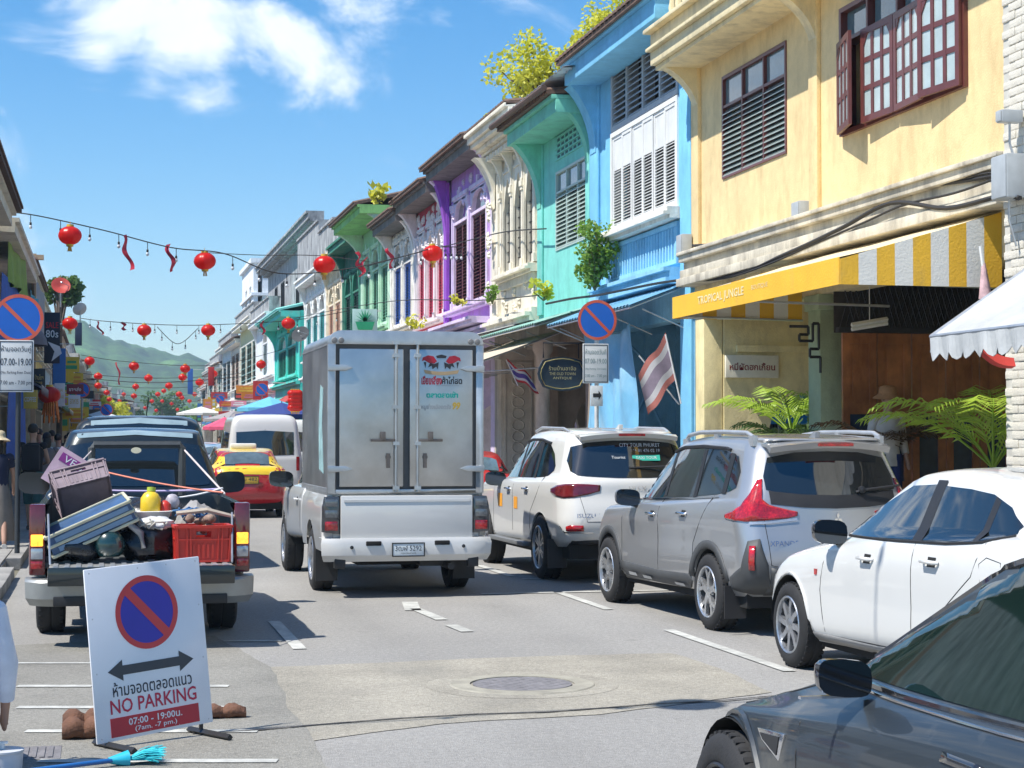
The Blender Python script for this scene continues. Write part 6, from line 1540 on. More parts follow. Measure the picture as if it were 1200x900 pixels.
strap('load_strap','pale cord running from the hoop down to the right side of the pickup',sag(PW(.46,.86,1.50),PW(.80,.1,1.13),.0),.009,mat('pale_cord',(.6,.52,.5),.7))
strap('load_strap','thin rope from the left end of the hoop to the left side of the pickup',sag(PW(-.42,.86,1.50),PW(-.8,.2,1.12),.0),.006,mat('pale_cord',(.6,.52,.5),.7))
# ---------------------------------------------------------------- pickup load
def crate_mesh(w,d,h,th=.018,slots=True,lean=.06):
    """open plastic crate with rim, ribs and hand holes; origin at base centre"""
    mb=MB();W0,D0=w/2*(1-lean),d/2*(1-lean)
    def wallp(a,b,nx,ny):
        # a,b base corners; outward normal nx,ny
        ax,ay=a;bx,by=b;k=1/(1-lean)
        def P(t,z,o):s=lerp(1,k,z/h);return ((lerp(ax,bx,t))*s+nx*o,(lerp(ay,by,t))*s+ny*o,z)
        def slab(t0,t1,z0,z1,o0,o1):
            i=[mb.p(P(t,z,o)) for o in (o0,o1) for t,z in ((t0,z0),(t1,z0),(t1,z1),(t0,z1))]
            for f in ((0,3,2,1),(4,5,6,7),(0,1,5,4),(1,2,6,5),(2,3,7,6),(3,0,4,7)):mb.face([i[q] for q in f])
        slab(0,1,0,h*.68,-th,0);slab(0,.36,h*.68,h*.84,-th,0);slab(.64,1,h*.68,h*.84,-th,0);slab(0,1,h*.84,h,-th,0)
        slab(-.01,1.01,h*.93,h,0,.02);slab(0,1,h*.60,h*.64,0,.012);slab(0,1,0,.02,0,.01)
        for t in (.0,.17,.24,.76,.83,.975):slab(t,t+.025,0,h*.93,.0005,.013)
        if slots:
            for i in range(5):slab(.29+i*.09,.335+i*.09,h*.12,h*.5,.0005,.008)
    wallp((-W0,-D0),(W0,-D0),0,-1);wallp((W0,D0),(-W0,D0),0,1);wallp((W0,-D0),(W0,D0),1,0);wallp((-W0,D0),(-W0,-D0),-1,0)
    mb.box(-W0,W0,-D0,D0,0,.012);return mb
def put(name,label,cat,mbs,loc,rot=(0,0,0),group=None):
    t=thing(name,label,cat,loc,0,group);t.rotation_euler=rot
    for n,mb,m,kw in mbs:mb.build(n,m,t,**kw)
    return t
RC=mat('red_crate_plastic',(.56,.035,.02),.42,var=.15,scale=5,stain=(.4,.06,.04),stainamt=.3)
put('plastic_crate','red plastic crate standing on the folded tailgate of the loaded pickup','crate',[('shell',crate_mesh(.44,.34,.30),RC,{})],PW(.515,-1.18,.645),(0,0,R(3)))
mb=MB()
rr2=random.Random(5)
for i in range(9):
    a=(rr2.uniform(-.17,.17),rr2.uniform(-.12,.12),.24+rr2.uniform(0,.1));mb.ell(a,(rr2.uniform(.03,.07),rr2.uniform(.03,.06),rr2.uniform(.02,.04)),8,5,RZ(rr2.random()*3))
put('tools','jumble of tools and rags heaped in the red crate','tools',[('rag',mb,mat('mixed_rag',(.3,.2,.15),.9,var=.8,scale=12),dict(smooth=60))],PW(.515,-1.18,.66))
mb=MB();mb.tube([(-.25,0,.02),(.0,.0,.045),(.26,.02,-.02)],[.02,.024,.015],6)
put('stick','pale wooden stick with a red tip lying across the red crate','stick',[('shaft',mb,mat('pale_wood',(.5,.42,.33),.7,var=.2),{})],PW(.56,-1.15,1.0))
# tilted cooler-like blue case with cream edges
mb=MB();mb.box(-.36,.36,-.2,.2,-.08,.08)
e1=MB()
for z in (-.085,0,.085):
    for y in (-.205,.205):e1.tube([(-.365,y,z),(.365,y,z)],.014,6)
    for x in (-.365,.365):e1.tube([(x,-.205,z),(x,.205,z)],.014,6)
e2=MB();e2.box(-.30,.33,-.214,-.20,.02,.06);e2.box(-.30,.33,-.214,-.20,-.06,-.02)
put('suitcase','blue hard case with cream edging lying tilted at the left of the pickup bed','case',[('shell',mb,mat('dusty_blue_case',(.045,.10,.21),.4,var=.3,stain=(.2,.22,.24),stainamt=.3),dict(bevel=.012)),('edging',e1,mat('cream_edging',(.52,.50,.36),.55,var=.25),dict(smooth=60)),('clasp_strip',e2,mat('light_blue_strip',(.16,.26,.38),.4),{})],PW(-.43,-1.0,.93),(R(8),R(-24),R(4)))
g=crate_mesh(.46,.34,.26);
put('plastic_crate','grey mauve plastic crate tipped up at the left of the pickup bed','crate',[('shell',g,mat('mauve_crate',(.20,.15,.17),.5,var=.25,stain=(.3,.26,.27),stainamt=.3),{})],PW(-.46,-.45,1.12),(R(-58),R(-14),R(6)))
mb=MB();mb.box(-.21,.21,-.006,.006,-.17,.17);m2=MB();m2.box(-.17,.17,-.009,-.0065,.05,.13)
s=put('shop_board','pink and white board with VEGA on a purple band leaning on the pickup cab','board',[('panel',mb,mat('pink_white_board',(.65,.45,.52),.5,var=.35,scale=4),{}),('band',m2,mat('purple_band',(.25,.03,.22),.5),{})],PW(-.60,.35,1.30),(R(-8),R(32),0))
text('VEGA','lettering',WL,s,T((0,-.0105,.09)) @ RX(math.pi/2),width=.26,height=.06)
# white basin, yellow bottle, bags
mb=MB();mb.lathe([(.15,0),(.155,0),(.20,.15),(.215,.16),(.20,.165),(.19,.16),(.14,.01)],24,Matrix.Diagonal((1.15,.8,1,1)));mb.box(-.16,.16,-.11,.11,0,.012)
put('basin','translucent white plastic basin in the middle of the pickup bed','basin',[('shell',mb,mat('milky_plastic',(.66,.66,.64),.4,var=.1),dict(smooth=50))],PW(.03,-.75,.87))
mb=MB();mb.box(-.11,.11,-.012,.012,-.03,.03)
put('tray','red plastic tray stuck on the front of the white basin','tray',[('shell',mb,RC,dict(bevel=.01))],PW(-.04,-.945,.94))
mb=MB();mb.lathe([(.0001,0),(.075,0),(.085,.03),(.085,.13),(.06,.17),(.03,.19)],18);m2=MB();m2.lathe([(.03,.19),(.038,.19),(.036,.225),(.0001,.228)],14)
put('plastic_bottle','yellow plastic bottle with a lime cap in the pickup bed','bottle',[('bottle_body',mb,mat('yellow_plastic',(.80,.55,.03),.35,coat=.4,var=.08),dict(smooth=50)),('cap',m2,mat('lime_cap',(.45,.55,.05),.4),dict(smooth=50))],PW(.09,-.72,1.0),(R(-4),R(3),0))
mb=MB();mb.lathe([(.0001,0),(.05,0),(.055,.02),(.05,.1),(.02,.13),(.0001,.135)],12)
put('jar','small red pot beside the yellow bottle','pot',[('shell',mb,RC,dict(smooth=50))],PW(.22,-.70,.98))
def bag(name,label,cat,m,loc,r,seed,amp=.25,rot=0):
    mb=MB();nu,nv=22,14;rows=[]
    for j in range(nv+1):
        ph=math.pi*j/nv;row=[]
        for i in range(nu):
            th=2*math.pi*i/nu;q=Vector((math.sin(ph)*math.cos(th),math.sin(ph)*math.sin(th),math.cos(ph)))
            k=1+amp*(noise.noise(q*2.1+Vector((seed,0,0)))+.5*noise.noise(q*5+Vector((0,seed,0))));q=Vector((q.x*r[0],q.y*r[1],max(-.75,q.z)*r[2]))*k;row.append(q)
        rows.append(row)
    mb.grid(rows,wrap=True);o=mb.build(name,m,None,smooth=50);o.location=loc;o.rotation_euler=(0,0,rot);return tag(o,label,cat)
BB=mat('black_bin_bag',(.015,.015,.017),.28,var=.3,bump=.6,bscale=18)
bag('bin_bag','black rubbish bag in the middle of the pickup bed','bag',BB,PW(.08,-.95,.78),(.24,.2,.19),1)
bag('bin_bag','black rubbish bag wedged under the blue case','bag',BB,PW(-.52,-1.0,.76),(.22,.22,.15),2)
bag('bin_bag','black rubbish bag behind the white basin','bag',BB,PW(.10,-.2,.86),(.4,.3,.26),3)
bag('cloth_bundle','white plastic wrapped bundle between the black bag and the red crate','bundle',mat('white_film',(.6,.6,.6),.4,var=.3,scale=10,bump=.6,bscale=25),PW(.14,-1.02,.93),(.15,.1,.06),5,.3)
bag('gas_drum','dark green round drum low in the pickup bed','drum',mat('dark_green_enamel',(.012,.04,.04),.25,coat=.8,var=.2),PW(-.26,-1.12,.78),(.13,.13,.13),9,.0)
mb=MB();mb.tube([(-.2,0,0),(0,0,.04),(.12,0,-.06),(.14,-.02,-.18)],[.03,.028,.03,.022],8)
put('hose','grey bent hose beside the blue case in the pickup','hose',[('tube',mb,mat('grey_hose',(.2,.2,.2),.6),dict(smooth=60))],PW(-.12,-1.15,.92))
mb=MB();mb.tube([(0,0,0),(.02,0,.25),(-.03,0,.38)],.035,8);mb.ell((-.03,0,.42),(.06,.05,.06))
put('pump','grey pump head poking up beside the load hoop','pump',[('body',mb,mat('grey_hose',(1,1,1)),dict(smooth=60))],PW(-.38,.3,.98))
bag('sack','grey sack at the right side of the pickup bed behind the red crate','bag',mat('grey_sack',(.28,.27,.26),.85,var=.4,scale=8),PW(.52,-.4,.84),(.22,.35,.24),12)
bag('bottle_bundle','pale bottles bundled on top of the load at the right','bundle',mat('pale_bundle',(.5,.46,.5),.5,var=.5,scale=12),PW(.30,-.3,1.08),(.06,.05,.07),14,.1)
rr4=random.Random(9)
for lab,cx,cy,cz,col,R_ in (('tangled pale rope over the black bag in the pickup',.10,-1.08,.92,(.45,.42,.36),.13),('blue rope tangled at the right of the pickup load',.45,-.75,1.0,(.05,.16,.35),.16),('dark hose coiled by the hoop in the pickup',-.2,.4,1.05,(.04,.04,.045),.15)):
    pts=[]
    for i in range(46):a=i*.62;r=R_*(.6+.4*math.sin(i*.9)+rr4.uniform(-.12,.12));pts.append(Vector(PW(cx+r*math.cos(a),cy+r*.6*math.sin(a),cz+.035*math.sin(i*1.7)+rr4.uniform(0,.02))))
    mb=MB();mb.tube(pts,.008,5);tag(mb.build('rope',mat('rope_%d' % int(col[2]*1000),col,.85,var=.3),None,smooth=60),lab,'rope')
# ---------------------------------------------------------------- no parking board
SB=mat('sign_white_sheet',(.74,.75,.77),.3,coat=.4,var=.04,scale=2,stain=(.55,.56,.58),stainamt=.2)
SRED=mat('sign_red',(.60,.035,.03),.4,coat=.2,var=.1);SBLU=mat('sign_navy',(.035,.02,.34),.4,coat=.2,var=.08);SINK=mat('sign_black',(.02,.02,.03),.45);SCRIM=mat('sign_crimson_letters',(.52,.012,.05),.45)
bl=gnd(114,873,.03);br=atY(250,846,bl.y+.40);tl=atY(98,668,bl.y+.13)
xa=(br-bl).normalized();up=(tl-bl).normalized();Wd=(br-bl).length;Ht=(tl-bl).length;nb=Vector((-xa.y,xa.x,0)).normalized();Wh=xa.copy();Wh.z=0
t=thing('no_parking_sign','white free standing NO PARKING board with a blue and red disc','sign',tuple((bl+br)/2-Vector((0,0,.03))))
OFF[t.name]=Vector(t.location)
o_=(bl+br)/2+up*(Ht/2);zz_=-nb
SM=Matrix(((xa.x,up.x,zz_.x,o_.x),(xa.y,up.y,zz_.y,o_.y),(xa.z,up.z,zz_.z,o_.z),(0,0,0,1)))
def onb(mb):mb.v=[tuple(SM @ Vector(v)) for v in mb.v];return mb
mb=MB();r=.02;mb.box(-Wd/2,Wd/2,-Ht/2,Ht/2,-.012,0);onb(mb).build('board',SB,t,world=True,bevel=.006)
def disc(mb,r0,r1,cx,cy,z,n=48,a0=0,a1=2*math.pi):
    A=[mb.p((cx+r0*math.cos(a0+(a1-a0)*i/n),cy+r0*math.sin(a0+(a1-a0)*i/n),z)) for i in range(n+1)];B=[mb.p((cx+r1*math.cos(a0+(a1-a0)*i/n),cy+r1*math.sin(a0+(a1-a0)*i/n),z)) for i in range(n+1)]
    for i in range(n):mb.face((A[i],A[i+1],B[i+1],B[i]))
dr=Wd*.27;cy=.20
mb=MB();disc(mb,.0,dr*.86,0,cy,.0015);onb(mb).build('blue_disc',SBLU,t,world=True)
mb=MB();disc(mb,dr*.84,dr,0,cy,.0025);a=R(-47)
P=[(-dr*.88,-.026),(dr*.88,-.026),(dr*.88,.026),(-dr*.88,.026)];mb.face([mb.p((x*math.cos(a)-y*math.sin(a),cy+x*math.sin(a)+y*math.cos(a),.003)) for x,y in P]);onb(mb).build('red_ring',SRED,t,world=True)
mb=MB();aw_=Wd*.37;P=[(-aw_,0),(-aw_*.66,.058),(-aw_*.66,.026),(aw_*.66,.026),(aw_*.66,.058),(aw_,0),(aw_*.66,-.058),(aw_*.66,-.026),(-aw_*.66,-.026),(-aw_*.66,-.058)]
P=[(x,y-.10) for x,y in P];mb.face([mb.p((x,y,.002)) for x,y in P]);onb(mb).build('double_arrow',mat('sign_charcoal',(.05,.05,.055),.45),t,world=True)
text('ห้ามจอดตลอดแนว','lettering',SINK,t,SM @ T((-.0,-.20,.002)),width=Wd*.68,height=.078,world=True,bold=.008)
text('NO PARKING','lettering',SCRIM,t,SM @ T((-.0,-.292,.002)),width=Wd*.74,height=.078,world=True,bold=.012)
mb=MB();mb.box(-Wd*.38,Wd*.38,-.455,-.352,.0005,.002);onb(mb).build('red_panel',mat('sign_red_panel',(.50,.02,.03),.45),t,world=True,bevel=.0)
text('07:00 - 19:00น.','lettering',WL,t,SM @ T((0,-.385,.003)),width=Wd*.46,height=.038,world=True,bold=.015)
text('(7am. -7 pm.)','lettering',WL,t,SM @ T((0,-.43,.003)),width=Wd*.36,height=.034,world=True,bold=.01)
for x in (-.46,-.05,.2,.46):
    for y in (-.48,.48):
        if x*Wd:mb=MB();mb.lathe([(.0001,.003),(.005,0)],8,T((x*Wd,y*Ht*.99,.0005)));onb(mb);mb.build('rivet',STEEL,t,world=True)
for y in (-.1,.2):
    for x in (-.46,.46):mb=MB();mb.lathe([(.0001,.003),(.005,0)],8,T((x*Wd,y,.0005)));onb(mb);mb.build('rivet',STEEL,t,world=True)
for sx in (-1,1):
    b=(bl+br)/2+xa*(sx*(Wd/2-.07));top_=b+up*Ht*.97;fo=Vector((b.x,b.y,.02))
    mb=MB();mb.tube([b+nb*.022,top_+nb*.022],.010,4);mb.tube([fo+nb*.14,fo-nb*.26],.02,4);mb.tube([fo+nb*.02,b+nb*.02],.012,4);mb.build('leg',mat('black_steel_frame',(.03,.03,.032),.4,metal=.3),t,world=True)
for lab,px,py,n_,r_ in (('brown sandbag weighing the left foot of the no parking board',92,866,4,.085),('brown sandbag behind the right foot of the no parking board',255,842,2,.06)):
    g=gnd(px,py);t=thing('sandbag',lab,'sandbag',tuple(g));
    for i in range(n_):
        mb=MB();rows=[]
        for j in range(9):
            v=j/8;rad=r_*(.55+.45*math.sin(math.pi*min(1,.15+v*.8)));row=[]
            for k in range(12):a=2*math.pi*k/12;row.append((-.02+(i%2)*.12+.14*v-.07,rad*.8*math.cos(a)+(i//2)*.1,rad*.75+rad*.72*math.sin(a)+(.0 if i < 2 else .03)+.008*math.sin(k*2+j)))
            rows.append(row)
        ids=mb.grid(rows,wrap=True);mb.face(ids[0]);mb.face(ids[-1][::-1]);mb.build('sack',mat('brown_sackcloth',(.16,.075,.045),.9,var=.4,scale=9,bump=.7,bscale=60),t,smooth=60)
# broom with cyan bristles at the bottom edge
g=gnd(150,897);t=thing('broom','blue handled broom with cyan bristles at the bottom left edge','broom',(g.x,g.y,0));
mb=MB();mb.tube([(-.75,-.28,.02),(-.05,-.02,.035)],.013,8);mb.build('handle',mat('blue_plastic_handle',(.02,.12,.35),.35,coat=.3),t,smooth=60)
mb=MB();mb.tube([(-.10,-.03,.035),(.0,.0,.035)],[.015,.045],8);mb.build('head',mat('cyan_plastic',(.02,.42,.55),.4),t,smooth=60)
mb=MB();rr3=random.Random(3)
for i in range(160):
    a=rr3.uniform(-.5,.6);l=rr3.uniform(.12,.2);z=rr3.uniform(.0,.07);mb.tube([(-.01,rr3.uniform(-.03,.03),.03),(l*.6*math.cos(a),l*.6*math.sin(a),.03+z*.7),(l*math.cos(a),l*math.sin(a),.02+z)],.0022,3,cap=False)
mb.build('bristles',mat('cyan_bristle',(.03,.55,.62),.5,var=.3),t)
# ---------------------------------------------------------------- taxi, van, dark wagon, far cars
c,t,rb,rf_=saloon('red and yellow taxi saloon behind the steel box truck',(2.98,38.6,0),0,mat('taxi_red',(.42,.012,.02),.3,coat=.9,var=.05),0,0,name='taxi')
t['category']='taxi'
TY=mat('taxi_yellow',(.82,.56,.02),.3,coat=.9,var=.05)
c.patch('yellow_boot',TY,'B',[(-.78,.90,1.04),(0,.92,1.06),(.78,.90,1.04)],3,.006)
c.patch('yellow_pillar',TY,['BL','BR'],[(-.3,.98,1.28),(.05,.98,1.28)],4,.006)
c.patch('yellow_deck',TY,'T',[(-.70,rb+.1,-.62),(0,rb+.08,-.6),(.70,rb+.1,-.62)],4,.006)
c.patch('yellow_roof',TY,'T',[(-.58,-.2,1.2),(-.4,-.2,1.25),(0,-.2,1.3),(.4,-.2,1.25),(.58,-.2,1.2)],5,.006)
c.patch('rear_window',mat('sky_reflecting_glass',(.10,.14,.16),.05,coat=1,var=.4,scale=5),'T',[(-.46,-.50,-.27),(-.3,-.53,-.24),(0,-.54,-.22),(.3,-.53,-.24),(.46,-.50,-.27)],6,.009)
c.patch('side_glass',GLASS,['L','R'],[(-.62,1.08,1.10),(-.1,1.035,1.30),(.3,1.025,1.365),(1.15,1.0,1.36),(1.5,.99,1.24),(2.12,.985,1.0)],4,.004)
for sg in (-1,1):c.patch('tail_light',REDLENS,'B',[(sg*.78,.72,.88),(sg*.5,.74,.88)],3,.01)
plate(t,BM(0,rb-.0,.80),'ทข 482','ภูเก็ต',.4,.15,bg=mat('yellow_plate',(.7,.45,.05),.4))
for yy in (0,2.62):
    for sg in (-1,1):c.wheel(sg*.755,yy,.305,.19,(6,'steel'),STEEL,side=sg)
c.wells((0,2.62),.355,.48,.83,(.7,rb+.2,3.2,.18,.42),.305)
c.mirror(-.78,1.86,.99,TY,-1);mb=MB();mb.box(-.28,.28,.55,.75,1.44,1.56);mb.build('taxi_lamp_box',WHITE,t,bevel=.04)
def van(label,loc,rz,col,L_=5.2,W0=.94,Hh=2.28,name='van',glassb=True):
    c=Car(name,label,'van',loc,rz);t=c.t
    k=Hh/2.28
    rings=[dict(z0=.35,z1=.3,yr=-1.0,yf=3.9,w=W0*.92,rr=.15,rf=.3),dict(z0=.5,z1=.45,yr=-1.12,yf=4.05,w=W0,rr=.16,rf=.3,br=.04,bf=.12),dict(z0=1.1*k,z1=1.0*k,yr=-1.12,yf=4.0,w=W0,rr=.16,rf=.3,br=.04,bf=.15),
     dict(z0=1.25*k,z1=1.15*k,yr=-1.10,yf=3.75,w=W0*.985,wf=W0*.9,rr=.16,rf=.3,br=.04,bf=.2),dict(z0=1.95*k,z1=1.95*k,yr=-1.02,yf=2.75,w=W0*.9,wf=W0*.84,rr=.16,rf=.25,br=.05,bf=.15),dict(z0=2.2*k,z1=2.2*k,yr=-.92,yf=2.3,w=W0*.80,rr=.2,rf=.25,br=.06,bf=.15),dict(z0=2.27*k,z1=2.27*k,yr=-.7,yf=1.9,w=W0*.55,rr=.2,rf=.2),dict(z0=2.28*k,z1=2.28*k,yr=0,yf=1,w=.1,rr=.05,rf=.05)]
    c.body(rings,col,3,[(0,.38,.34),(3.1,.38,.34)],NS=40)
    c.patch('rear_window',GLASS,'B',[(-.72*W0/.94,1.25*k,1.82*k),(0,1.22*k,1.86*k),(.72*W0/.94,1.25*k,1.82*k)],4,.006)
    c.patch('side_glass',GLASS,['L','R'],[(-.7,1.3*k,1.8*k),(1.0,1.28*k,1.85*k),(2.3,1.25*k,1.85*k),(3.1,1.2*k,1.4*k)],4,.005)
    for sg in (-1,1):c.patch('tail_light',REDLENS,'B',[(sg*.86*W0/.94,.85,1.2),(sg*.78*W0/.94,.85,1.2)],2,.01)
    seams(c,[[(0,.4),(0,1.9*k)]],'B')
    for yy in (0,3.1):
        for sg in (-1,1):c.wheel(sg*(W0-.13),yy,.34,.2,(6,'steel'),STEEL,side=sg)
    c.wells((0,3.1),.375,.5,W0-.05,(W0*.8,-.8,3.6,.3,.5),.34)
    plate(t,BM(0,-1.13,.62),'นข 1507','ภูเก็ต')
    return c
van('white minibus with a dark rear window behind the taxi',(4.0,46.5,0),0,PWH)
c=van('dark wagon with a glossy black rear window ahead of the loaded pickup',(.45,24.2,0),R(.5),PDK,W0=.90,Hh=1.98,name='parked_car');c.t['category']='car'
c.patch('roof_gloss',MATS['painted_roof_sheen'],'B',[(-.6,1.84,1.90),(0,1.87,1.94),(.6,1.84,1.90)],2,.008)  # wagon roof sheen, likewise laid on as a pale strip
c.patch('high_window',GLASS,'B',[(-.72,1.66,1.78),(-.66,1.66,1.845),(0,1.68,1.865),(.66,1.66,1.845),(.72,1.66,1.78)],3,.009)
mb=MB();mb.tube([(.12,.2,1.97),(.14,-.1,2.22)],.008,5);mb.build('roof_antenna',BLACK,c.t)
def farcar(label,loc,rz,P,name='far_car',cat='car'):
    c,t,rb,rf_=saloon(label,loc,rz,P,0,0,name=name);t['category']=cat
    c.patch('rear_window',MATS['sky_reflecting_glass'],'T',[(-.46,-.50,-.27),(0,-.54,-.22),(.46,-.50,-.27)],3,.006)
    c.patch('side_glass',GLASS,['L','R'],[(-.62,1.08,1.10),(-.1,1.035,1.30),(.75,1.01,1.385),(1.5,.99,1.24),(2.12,.985,1.0)],3,.005)
    for sg in (-1,1):c.patch('tail_light',REDLENS,'B',[(sg*.78,.78,.94),(sg*.45,.82,.94)],2,.01)
    plate(t,BM(0,rb-.002,.62),'ขก 2201')
    for yy in (0,2.62):
        for sg in (-1,1):c.wheel(sg*.755,yy,.305,.19,(6,'steel'),ALLOY,side=sg)
    c.wells((0,2.62),.355,.48,.83,(.7,rb+.2,3.2,.18,.42),.305)
    return c
farcar('silver saloon far down the road left of the taxi',(3.9,54,0),0,PSI)
farcar('pale blue grey saloon far down the road past the silver one',(3.9,63,0),0,paint('pale_blue_paint',(.42,.5,.55),metal=.3))
farcar('white car parked on the left side beyond the dark wagon',(.0,44,0),0,PWH)
farcar('dark car parked on the left side beyond the white one',(.0,54,0),0,PDK)
farcar('red car parked behind the tall white wagon at the right kerb',(6.1,30.2,0),0,paint('red_paint',(.45,.02,.02)))
farcar('white car parked at the right kerb past the red one',(6.1,37.5,0),0,PWH)
farcar('grey car parked at the right kerb further on',(6.1,46,0),0,PGR)
farcar('white car far off in the middle of the road',(4.4+bend(80),80,0),0,PWH)
farcar('black car far off at the left kerb',(.1,70,0),0,PGR)
van('white minibus far down the street by the red parasol',(6.3,60,0),0,PWH)
for i,(x,y,P_,nm_) in enumerate(((3.6,98,PSI,'silver'),(5.0,112,PWH,'white'),(5.4,128,PGR,'charcoal'),(1.0,92,PWH,'white'),(1.6,120,PSI,'silver'))):
    farcar(nm_+' car in the far distance on the '+('right' if i < 3 else 'left')+' side of the road',(x+bend(y)*.8,y,0),0,P_)
# ------------------------------------------------------------------ round signs
def round_sign(label,P,r,pole_x=0,board=None,faded=False,polebot=.1,z_board=None,pm=None,rz=0):
    t=thing('no_parking_roundel',label,'road sign',(P.x,P.y,0),rz);z=P.z
    blue=mat('road_blue_faded' if faded else 'road_blue',(.01,.13,.55),.5,coat=.0,var=.1,scale=3);red=mat('road_red_faded' if faded else 'road_red',(.66,.11,.06),.45,var=.15,scale=4,stain=(.6,.3,.2),stainamt=.3)
    M=T((0,0,z)) @ RX(math.pi/2)
    mb=MB();mb.lathe([(.0001,0),(r,0),(r,-.012),(.0001,-.012)],40,M);pl=mb.build('plate',blue,t,smooth=30)
    mb=MB();disc(mb,r*.86,r*1.0,0,0,.002);a=R(-45);Pq=[(-r*.9,-r*.075),(r*.9,-r*.075),(r*.9,r*.075),(-r*.9,r*.075)];mb.face([mb.p((x*math.cos(a)-y*math.sin(a),x*math.sin(a)+y*math.cos(a),.0025)) for x,y in Pq]);mb.v=[tuple(M @ Vector(v)) for v in mb.v];mb.build('red_ring',red,t)
    mb=MB();mb.tube([(pole_x,.05,polebot),(pole_x,.05,z+r)],.035,10);mb.build('pole',pm or mat('pole_grey',(.3,.31,.32),.5,metal=.4,var=.2),t,smooth=60)
    if board:
        bx,bz,w,h,lines=board;mb=MB();mb.box(bx-w/2,bx+w/2,-.012,.0,bz-h/2,bz+h/2);bd=mb.build('time_plate',mat('plate_offwhite',(.66,.67,.66),.45,var=.08,stain=(.45,.45,.42),stainamt=.3),t,bevel=.01)
        mb=MB(FC(0));framebars(mb,bx-w/2+.015,bx+w/2-.015,bz-h/2+.015,bz+h/2-.015,.012,.0125,.0145);mb.build('border',mat('plate_ink',(.02,.03,.05),.5),bd)
        for s_,yy,wf,hf,fade in lines:text(s_,'lettering',mat('plate_ink_faded',(.22,.3,.3),.5) if fade else MATS['plate_ink'],bd,BM(bx,-.0145,bz+yy*h),width=w*wf,height=h*hf,bold=.006)
    return t
P=atY(22,373,25);round_sign('round blue no parking sign with a time plate on a pole at the left kerb',P,.325,.0,(-.03,atY(18,429,25).z,.46,.70,[('ห้ามจอดวันคู่',.32,.84,.15,False),('07.00-19.00',.08,.88,.14,False),('(No Parking Even Date)',-.13,.86,.07,False),('7.00 am - 7.00 pm',-.33,.88,.10,False)]),pm=mat('dark_pole',(.05,.055,.06),.5,metal=.4))
P=atY(700,375,27);t=round_sign('faded round blue no parking sign on a white pole before the blue house',P,.315,.0,(-.03,atY(697,426,27).z,.42,.62,[('ห้ามจอดวันคี่',.30,.80,.14,True),('07.00-19.00',.06,.84,.13,True),('(No Parking Odd Date)',-.14,.8,.06,True),('7.00 am - 7.00 pm',-.32,.82,.10,True)]),faded=True,pm=mat('white_pole',(.62,.62,.6),.5,var=.15))
a=atY(696,464,27);mb=MB();mb.box(-.02-.10,-.02+.10,-.03,-.015,a.z-.16,a.z+.16);ap=mb.build('arrow_plate',MATS['plate_offwhite'],t,bevel=.006)
mb=MB(FC(0));mb.prism([(-.08,a.z-.02),(.01,a.z-.02),(.01,a.z-.065),(.06,a.z+.01),(.01,a.z+.085),(.01,a.z+.04),(-.08,a.z+.04)],.031,.033,2);mb.build('arrow',BLACK,ap)
for px,py,Y,lab in ((307,456,82,'small round no parking sign by the navy awning far down on the right'),(258,468,118,'tiny round no parking sign far off on the right kerb'),(96,457,70,'small round no parking sign over the crowd on the left'),(125,480,88,'tiny round no parking sign far off on the left kerb')):
    P=atY(px,py,Y);round_sign(lab,P,.3)
# ------------------------------------------------------------------ strings, lanterns, ribbons
LRED=mat('lantern_red_silk',(.72,.022,.012),.32,var=.12,scale=8,sheen=.3);LGOLD=mat('lantern_gold',(.75,.48,.06),.4,metal=.3,var=.2)
nt=LRED.node_tree;bb=nt.nodes['Principled BSDF'];tr=nt.nodes.new('ShaderNodeBsdfTranslucent');tr.inputs[0].default_value=(.9,.04,.01,1);ms=nt.nodes.new('ShaderNodeMixShader');ms.inputs[0].default_value=.45
nt.links.new(bb.outputs[0],ms.inputs[1]);nt.links.new(tr.outputs[0],ms.inputs[2]);nt.links.new(ms.outputs[0],nt.nodes['Material Output'].inputs[0])
def lantern_proto(n=24,detail=True):
    t=thing('paper_lantern','x','lantern',(0,0,0));ribs=12;mb=MB();rows=[]
    for j in range(13):
        ph=math.pi*(.07+.86*j/12);row=[]
        for i in range(ribs*3):
            th=2*math.pi*i/(ribs*3);k=1 if i % 3 == 0 else .955;row.append((.25*math.sin(ph)*math.cos(th)*k,.25*math.sin(ph)*math.sin(th)*k,.20*math.cos(ph)))
        rows.append(row)
    mb.grid(rows,wrap=True);mb.build('shade',LRED,t,smooth=50)
    mb=MB();mb.lathe([(.0001,.235),(.075,.235),(.08,.19),(.0001,.19)],16);mb.lathe([(.0001,-.19),(.08,-.19),(.072,-.235),(.0001,-.235)],16);mb.build('rim',LGOLD,t,smooth=40)
    mb=MB()
    for i in range(14):a=2*math.pi*i/14;mb.tube([(.03*math.cos(a),.03*math.sin(a),-.23),(.045*math.cos(a),.045*math.sin(a),-.34)],.006,3,cap=False)
    mb.tube([(0,0,.235),(0,0,.30)],.006,4);mb.build('tassel',mat('tassel_gold',(.75,.40,.05),.6,var=.3),t)
    return t
lp=lantern_proto();first_l=[True]
def lantern(P,label,sc=1,group='red lanterns hung over the street',rz=0,tilt=0):
    if first_l[0]:first_l[0]=False;t=lp;t.location=P;t['label']=label;t['group']=group
    else:t=dup(lp,P,rz,label,group)
    t.scale=(sc,sc,sc);t.rotation_euler=(tilt,tilt*.5,rz)
def cable(name,label,pts,r=.012,m=WIRE,cat='cable'):
    mb=MB();mb.tube(pts,r,5);return tag(mb.build(name,m,None,smooth=60),label,cat)
def catenary(a,b,s,n=28):a,b=Vector(a),Vector(b);return [a.lerp(b,i/n)-Vector((0,0,s*4*(i/n)*(1-i/n))) for i in range(n+1)]
